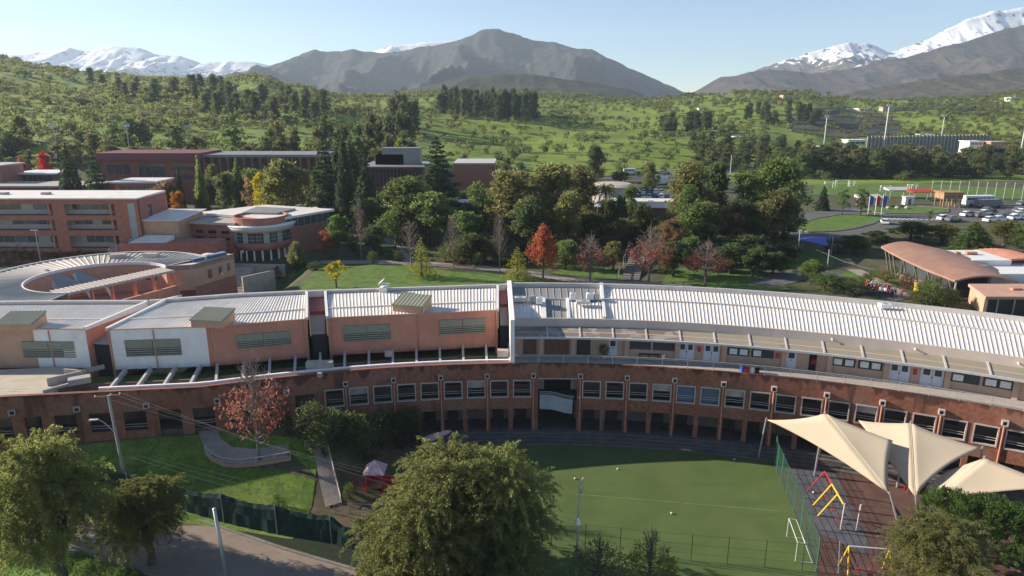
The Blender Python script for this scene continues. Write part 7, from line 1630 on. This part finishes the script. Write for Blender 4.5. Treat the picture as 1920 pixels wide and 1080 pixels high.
# cars on the deck
for i in range(13):
    rw = i % 2; px = (1182+(i//2)*11.5); p = PZ(px, 371-rw*9, deckz); car(p, 1.45+.1*rnd.random(), ['car_white', 'car_white', 'car_grey', 'car_blue', 'car_white'][i % 5], 'car in the front row on the parking deck' if not rw else 'car in the back row on the parking deck', 'cars on the parking deck' if not rw else 'cars in the back row on the deck', .95, .02)
for px, py, m, lab in ((1197, 327, 'car_grey', 'grey car behind the white van on the upper road'), (1232, 326, 'car_white', 'left white car on the upper road'), (1241, 326, 'car_white', 'middle white car on the upper road'), (1247, 326, 'car_grey', 'right car on the upper road')): car(Gb(px, py), .1, m, lab, 'cars on the upper road')
def van(p, rz, L, w_, h_, m, label, name='van', wins=4):
    p = Vector(p); t = thing(name, p+Vector((0, 0, .1)), label, name, rz=0); u = Vector((math.cos(rz), math.sin(rz), 0)); v = Vector((-u.y, u.x, 0)); o = p+Vector((0, 0, .1))
    def bx(a0, a1, b0, b1, z0, z1, nm, mm, sl=0): mb = MB(); q = [o+u*a+v*b for a, b in ((a0, b0), (a1, b0), (a1, b1), (a0, b1))]; mb.hexa([k+Vector((0, 0, z0)) for k in q]+[k+Vector((0, 0, z1))-(u*sl if i in (1, 2) else Vector((0, 0, 0))) for i, k in enumerate(q)]); return part(mb, nm, M[mm], t)
    bx(-L/2, L/2, -w_/2, w_/2, .4, h_*.55, 'body', m); bx(-L/2, L/2-.1, -w_/2+.03, w_/2-.03, h_*.55, h_*.86, 'upper_body', m, .5); bx(-L/2+.1, L/2-.7, -w_/2+.1, w_/2-.1, h_*.86, h_, 'roof', m)
    for k in range(wins): a0 = -L/2+.3+(L-1.4)*k/wins; bx(a0, a0+(L-1.4)/wins-.2, -w_/2-.01, -w_/2+.05, h_*.6, h_*.83, 'window', 'glass')
    for a in (-L*.33, L*.33):
        for b in (-w_/2+.1, w_/2-.1): mb = MB(); c = o+u*a+v*b+Vector((0, 0, .42)); mb.tube([c-v*.13, c+v*.13], .42, 10); part(mb, 'wheel', M['tyre'], t)
    return t
van(Gb(1181, 327), .1, 6.0, 2.1, 2.6, 'car_white', 'white van parked on the upper road at the foot of the hill', 'van', 3)
van(Gb(1834, 385), .12, 11, 2.5, 3.2, 'white', 'white bus parked beside the wooden tower', 'bus', 7)
van(Gb(1852, 389), .12, 8.5, 2.4, 2.6, 'car_grey', 'grey trailer in front of the white bus', 'trailer', 0)
van(Gb(1240, 346), .1, 6, 2.2, 3.0, 'car_white', 'white truck box near the round tank pavilion', 'truck', 0)
# ---- things at the right: tower, sail, flags, goals, masts
tw = thing('wooden_tower', Gb(1778, 388), 'boxy wooden play tower with a lookout cabin beside the drive', 'tower'); p = Gb(1778, 388); zt = row_z(359, p.y); zm = row_z(372, p.y)
mb = MB(); mb.box(p.x-3.2, p.x+3.0, p.y-2, p.y+3, zm, zt-.3); part(mb, 'cabin', M['wood'], tw)
mb = MB(); mb.box(p.x-3.6, p.x+3.4, p.y-2.4, p.y+3.4, zt-.3, zt); part(mb, 'roof', M['wood'], tw)
for sx in (-2.9, -1, 1, 2.7):
    for sy in (-1.7, 2.7): mb = MB(); mb.box(p.x+sx-.15, p.x+sx+.15, p.y+sy-.15, p.y+sy+.15, p.z-.3, zm); part(mb, 'post', M['wood'], tw)
for k in range(3): mb = MB(); mb.box(p.x-2.6+k*1.9, p.x-1.4+k*1.9, p.y-2.04, p.y-2.0, zm+.7, zt-1.2); part(mb, 'opening', M['door_brown'], tw)
bs = thing('blue_sail', Gb(1525, 478), 'small blue shade sail stretched between four tall pale poles', 'shade sail')
pp = [Gb(1494, 491), Gb(1503, 470), Gb(1552, 474), Gb(1558, 478)]
hh_ = [row_z(432, pp[0].y), row_z(433, pp[1].y), row_z(440, pp[2].y), row_z(438, pp[3].y)]
for p, z in zip(pp, hh_): tubes('pole', [([p, (p.x, p.y, z)], .10)], 'metal', bs)
mb = MB(); tri_patch(mb, PY(1496, 449, pp[0].y), PY(1552, 444, pp[2].y), PY(1553, 461, pp[2].y-3), (.1, .1, .15), 8); tri_patch(mb, PY(1496, 449, pp[0].y), PY(1504, 442, pp[1].y), PY(1552, 444, pp[2].y), (.1, .1, 0), 8); part(mb, 'fabric', M['blue'], bs, flat=False)
b0 = Gb(1551, 503); mb = MB(); mb.tube([b0, (b0.x, b0.y, row_z(468, b0.y))], .12, 8); solo(mb, 'pole', M['metal'], b0, 'grey pole with long cable right of the blue sail', 'pole')
wire('thick pale cable from the blue sail down to the copper pavilion', [PY(1505, 452, pp[1].y), PY(1552, 477, b0.y), PY(1640, 506, 105)], .3, .06)['group'] = 'cables by the blue sail'
for k, px in enumerate((1627, 1640, 1652)):
    b = Gb(px, 403); t = thing('flag_pole', b, ('left', 'middle', 'right')[k]+' flag pole of the three on the roundabout', 'flag pole', 'flag poles on the roundabout'); zt = row_z(364, b.y); tubes('pole', [([b, (b.x, b.y, zt)], .11)], 'white', t)
    mb = MB(); mb.hexa([(b.x+.1, b.y, zt-3.2), (b.x+1.1, b.y+.1, zt-3.4), (b.x+1.1, b.y+.13, zt-3.4), (b.x+.1, b.y+.03, zt-3.2), (b.x+.1, b.y, zt-.3), (b.x+1.3, b.y+.1, zt-.9), (b.x+1.3, b.y+.13, zt-.9), (b.x+.1, b.y+.03, zt-.3)]); part(mb, 'flag', M[('blue', 'red', 'blue')[k]], t)
for px, r0, lab, m in ((1632, 388, 'row booth with a blue roof by the soccer field', 'coping'), (1685, 372, 'small grey gabled shelter by the soccer field', 'coping'), (1730, 376, 'red framed shelter by the soccer field', 'red')):
    p = Gb(px, r0); zt = row_z(r0-22, p.y) if m != 'coping' else row_z(r0-18, p.y); t = thing('shelter', p, lab, 'shelter', 'shelters by the soccer field')
    for sx in (-4, 4):
        for sy in (0, 3): tubes('post', [([(p.x+sx*.8, p.y+sy, p.z-.2), (p.x+sx*.8, p.y+sy, p.z+2.8)], .1)], 'metal', t)
    mb = MB(); mb.prism([(p.x-4, p.y-.5), (p.x+4, p.y-.5), (p.x+4, p.y+3.5), (p.x-4, p.y+3.5)], p.z+2.8, [p.z+3.0, p.z+3.0, p.z+3.7, p.z+3.7]); part(mb, 'roof', M[m], t)
for px, r in ((1705, 384),): 
    p = Gb(px, r); t = thing('kiosk', p, 'small white kiosk between the shelters', 'kiosk'); mb = MB(); mb.box(p.x-1.5, p.x+1.5, p.y, p.y+2, p.z, p.z+2.5); part(mb, 'body', M['white'], t); mb = MB(); mb.box(p.x-1.8, p.x+1.8, p.y-.3, p.y+2.3, p.z+2.5, p.z+2.7); part(mb, 'roof', M['coping'], t); mb = MB(); mb.box(p.x-.4, p.x+.4, p.y-.05, p.y+.0, p.z, p.z+2); part(mb, 'door', M['door_brown'], t)
for px0, px1, r, h_, lab in ((1545, 1561, 353, 2.6, 'large white goal at the left end of the soccer field'), (1566, 1590, 350, 2.6, 'white goal behind the leftmost one'), (1592, 1601, 350, 2.2, 'small white goal near the dugout net'), (1650, 1668, 359, 2.2, 'small goal in the middle of the soccer field'), (1700, 1704, 357, 2.2, 'narrow goal frame on the soccer field'), (1708, 1717, 357, 2.2, 'small goal right of the middle of the soccer field')): goal('soccer_goal', Gb(px0, r), Gb(px1, r-.2), h_, 1.6, lab, .13, 'soccer goals on the grass field', net=False)
nt_ = thing('ball_net_fence', Gb(1800, 368), 'long tall ball stop fence of pale posts along the soccer field', 'fence'); 
nps = [Gb(1745+i*17, 369+i*.6) for i in range(12)]
for p in nps: tubes('post', [([p, p+Vector((0, 0, 6))], .11)], 'metal', nt_)
for p, q in zip(nps[:-1], nps[1:]): tubes('wire', [([p+Vector((0, 0, z)), q+Vector((0, 0, z))], .03) for z in (2, 4, 5.9)], 'metal', nt_, 4)
for i, px in enumerate((1665, 1682, 1700)): p = Gb(px, 392); mb = MB(); mb.lathe(p, [(.5, 0), (.8, .5), (.5, .9), (.1, 1.0)], 9); solo(mb, 'boulder', M['concrete'], p, ('left', 'middle', 'right')[i]+' boulder in the rocky bed of the second traffic island', 'boulder', 'boulders on the traffic island')
def pylon(px, Y, r0, r1, lab, arm=True, r=.28, group='tall light masts'):
    b = onY(px, Y); zt = row_z(r0, Y); t = thing('light_mast', b, lab, 'light mast', group); tubes('mast', [([b, (b.x, b.y, zt)], [r*1.4, r])], 'metal', t)
    if arm: mb = MB(); mb.box(b.x-1.4, b.x+1.4, b.y-.3, b.y+.3, zt-.2, zt+.8); part(mb, 'lamp_rack', M['metal'], t)
pylon(1545, 480, 219, 256, 'left light mast by the grey walled compound', True); pylon(1654, 440, 198, 272, 'tallest light mast by the grey walled compound', True, .35); pylon(1760, 470, 218, 252, 'right light mast by the grey walled compound'); pylon(1909, 380, 206, 270, 'rust coloured light mast at the right edge', True, .4)
pylon(108, 300, 234, 280, 'left thin mast on the left hillside', True, .2); pylon(244, 300, 237, 285, 'middle thin mast on the left hillside', True, .2); pylon(357, 300, 239, 285, 'right thin mast on the left hillside', True, .2)
pylon(1208, 250, 302, 335, 'thin mast by the upper road', False, .14); pylon(1368, 300, 290, 325, 'thin pole at the edge of the green hill', False, .14); pylon(722, 255, 287, 312, 'thin pole behind the central conifers', False, .1)
for px, row, top, lab in ((78, 500, 432, 'white lamp post in front of the brick building'), (1217, 452, 377, 'grey pole with crossarm before the deck'),):
    p = Gb(px, row); t = thing('lamp_post', p, lab, 'lamp post'); zt = row_z(top, p.y); tubes('pole', [([p, (p.x, p.y, zt)], .1)], 'metal', t); mb = MB(); mb.box(p.x-.9, p.x+.6, p.y-.15, p.y+.15, zt, zt+.15); part(mb, 'lamp_head', M['white'], t)
# stairs up the slope, with rail
ls = thing('slope_stairs', Gb(1180, 527), 'long flight of outdoor stairs climbing between the autumn trees', 'stairs')
A, B = Gb(1180, 530), Gb(1200, 475)
for k in range(18):
    p = A+(B-A)*(k/18); q = A+(B-A)*((k+.9)/18); mb = MB(); h_ = .05+.10*k; mb.hexa([Vector((p.x-1.7, p.y, p.z-.3)), Vector((p.x+1.7, p.y, p.z-.3)), Vector((q.x+1.7, q.y, p.z-.3)), Vector((q.x-1.7, q.y, p.z-.3)), Vector((p.x-1.7, p.y, p.z+h_)), Vector((p.x+1.7, p.y, p.z+h_)), Vector((q.x+1.7, q.y, p.z+h_)), Vector((q.x-1.7, q.y, p.z+h_))]); part(mb, 'stair_step', M['concrete_dark'], ls)
tubes('rail', [([A+Vector((-2.4, 0, 1)), B+Vector((-2.4, 0, 2.8))], .08)], 'metal', ls); 
for k in range(7): p = A+(B-A)*k/6+Vector((-2.4, 0, 0)); tubes('rail_post', [([p, p+Vector((0, 0, 1+1.8*k/6))], .06)], 'metal', ls)
# crowd of pupils beside the zebra crossing
cols_ = ['cloth_red', 'cloth_dark', 'cloth_white', 'cloth_dark', 'cloth_red', 'cloth_dark']
for i in range(26):
    px = 1622+70*rnd.random(); row = 541+ (px-1622)*.18+10*rnd.random(); p = G(px, row, 88, 140)
    person(p+Vector((0, 0, .08)), rnd.random()*6.3, i % 3, cols_[i % 6], 'cloth_dark', ('pupil in a red top in the group outside the copper pavilion', 'pupil in dark clothes in the group outside the copper pavilion', 'pupil in a white top in the group outside the copper pavilion')[{'cloth_red': 0, 'cloth_dark': 1, 'cloth_white': 2}[cols_[i % 6]]], .95+.1*rnd.random(), ('pupils in red tops', 'pupils in dark clothes', 'pupils in white tops')[{'cloth_red': 0, 'cloth_dark': 1, 'cloth_white': 2}[cols_[i % 6]]])
p = G(1723, 546, 88, 140); mb = MB(); mb.rbox(p, (1, .2), 1.4, 1.0, 1.5); ob = thing('play_box', p, 'orange box stall outside the copper pavilion', 'stall'); part(mb, 'box', M['lf_orange'] if 0 else M['yellow'], ob); mb = MB(); mb.rbox(p+Vector((0, 0, 1.5)), (1, .2), 1.7, 1.3, .12); part(mb, 'lid', M['wood'], ob)
# ---- the grey walled compound, houses and terraces on the right slope
def on_hill(px, row, Y): return PY(px, row, Y)
cw_ = thing('compound_wall', onY(1760, 455), 'long grey compound wall with evenly spaced pale posts on the right slope', 'wall')
a, b = onY(1622, 440), onY(1850, 462); n = 34
for k in range(n):
    p, q = a+(b-a)*k/n, a+(b-a)*(k+1)/n; z = min(tz(p.x, p.y), tz(q.x, q.y)); zt = row_z(257-k*.12, p.y)
    mb = MB(); mb.wall(p, q, .3, z-1, zt); part(mb, 'wall_panel', M['concrete_dark'], cw_)
    mb = MB(); mb.box(p.x-.3, p.x+.3, p.y-.7, p.y-.2, z-1, zt+.6); part(mb, 'wall_post', M['concrete'], cw_)
for px0, px1, Y, rt, rb, dp_, mw, mr, lab in ((1590, 1625, 415, 263, 272, 10, 'white', 'white', 'white flat house left of the compound wall'), (1516, 1540, 385, 276, 284, 8, 'beige', 'white', 'small white roofed house among the trees of the right slope'), (1560, 1592, 395, 277, 288, 8, 'white_wall', 'white', 'white house with a dark porch on the right slope'), (1584, 1600, 360, 297, 306, 7, 'yellow', 'offwhite', 'small yellow house on the right slope'), (1626, 1640, 372, 291, 301, 7, 'red', 'maroon', 'small red roofed house on the right slope'), (1733, 1755, 430, 253, 262, 12, 'white', 'white', 'white gate house in the compound wall'),
      (1812, 1838, 400, 266, 273, 9, 'white_wall', 'white', 'white roofed house right of the gate house'), (1852, 1880, 395, 267, 280, 9, 'salmon', 'offwhite', 'orange house with a pale roof at the right'), (1682, 1696, 380, 289, 294, 7, 'white', 'white', 'pale roofed hut among the large trees'), (1717, 1742, 385, 288, 293, 7, 'concrete', 'offwhite', 'long pale roof among the large trees'), (1758, 1776, 375, 292, 300, 7, 'concrete', 'white', 'white tilted roof hut among the large trees'), (1328, 1345, 420, 246, 251, 9, 'white', 'white', 'white building row below the terraced slope'), (1376, 1392, 425, 257, 262, 8, 'white_wall', 'white', 'small pale shed below the terraced slope'),
      (1468, 1494, 660, 178, 188, 12, 'beige', 'maroon', 'brown villa on top of the right ridge'), (1306, 1322, 560, 218, 222, 10, 'beige', 'offwhite', 'long pale house above the dark clump'), (1310, 1318, 640, 203, 206, 6, 'white', 'white', 'tiny white house on the upper hill'), (1610, 1634, 700, 204, 207, 10, 'white', 'white', 'white house far up on the right ridge'), (1895, 1915, 640, 183, 188, 10, 'white', 'white', 'white house on the ridge at the right edge')):
    slab_building('hill_house', lab, px0, px1, None if Y > 405 else Y, rt, rb, dp_, mw, mr, windows=[(.1, .9, .25, .7, 3)], over=.6, cat='house')
slab_building('viaduct', 'long pale concrete slab bridge on the right ridge', 1655, 1843, None, 201, 205, 8, 'concrete', 'offwhite', over=1, cat='bridge')
sheet('terraced_slope', [Gb(1500, 206), Gb(1575, 205), Gb(1650, 212), Gb(1690, 236), Gb(1688, 254), Gb(1600, 258), Gb(1540, 256), Gb(1480, 246), Gb(1478, 222)], M['terrace_soil'], .35, 6)
for i, (r, x0, x1) in enumerate(((208, 1496, 1640), (219, 1480, 1680), (232, 1478, 1688), (245, 1482, 1688))):
    n = 16; P_ = [Gb(x0+(x1-x0)*k/n, r+1.2*math.sin(k*.5+i)) for k in range(n+1)]
    t = thing('terrace_wall', P_[0], ('highest', 'second highest', 'second lowest', 'lowest')[i]+' pale retaining wall across the dark terraced slope', 'retaining wall', 'retaining walls of the terraced slope')
    for p, q in zip(P_[:-1], P_[1:]):
        z = min(p.z, q.z); d = Vector((q.x-p.x, q.y-p.y, 0)).normalized(); nn = Vector((-d.y, d.x, 0)); nn = nn if nn.y < 0 else -nn
        mb = MB(); o = [p+nn*.4, q+nn*.4, q-nn*.5, p-nn*.5]; mb.hexa([Vector((v.x, v.y, z-1.5)) for v in o]+[Vector((v.x, v.y, (p.z if k in (0, 3) else q.z)+1.1)) for k, v in enumerate(o)]); part(mb, 'wall_block', M['concrete'], t)

# ---------------------------------------------------------------- air
hz = MB(); hz.box(-4300, 4300, -90, 6200, -60, 640)
HZ = solo(hz, 'haze', bpy.data.materials.new('haze'), (0, 0, 0), kind='stuff')
hm = HZ.data.materials[0]; hm.use_nodes = True; hn = hm.node_tree; hn.nodes.clear()
ho = hn.nodes.new('ShaderNodeOutputMaterial'); hv = hn.nodes.new('ShaderNodeVolumePrincipled')
hv.inputs['Color'].default_value = (.71, .845, 1, 1); hv.inputs['Density'].default_value = 1.1e-4; hv.inputs['Anisotropy'].default_value = .2
hn.links.new(hv.outputs[0], ho.inputs['Volume'])
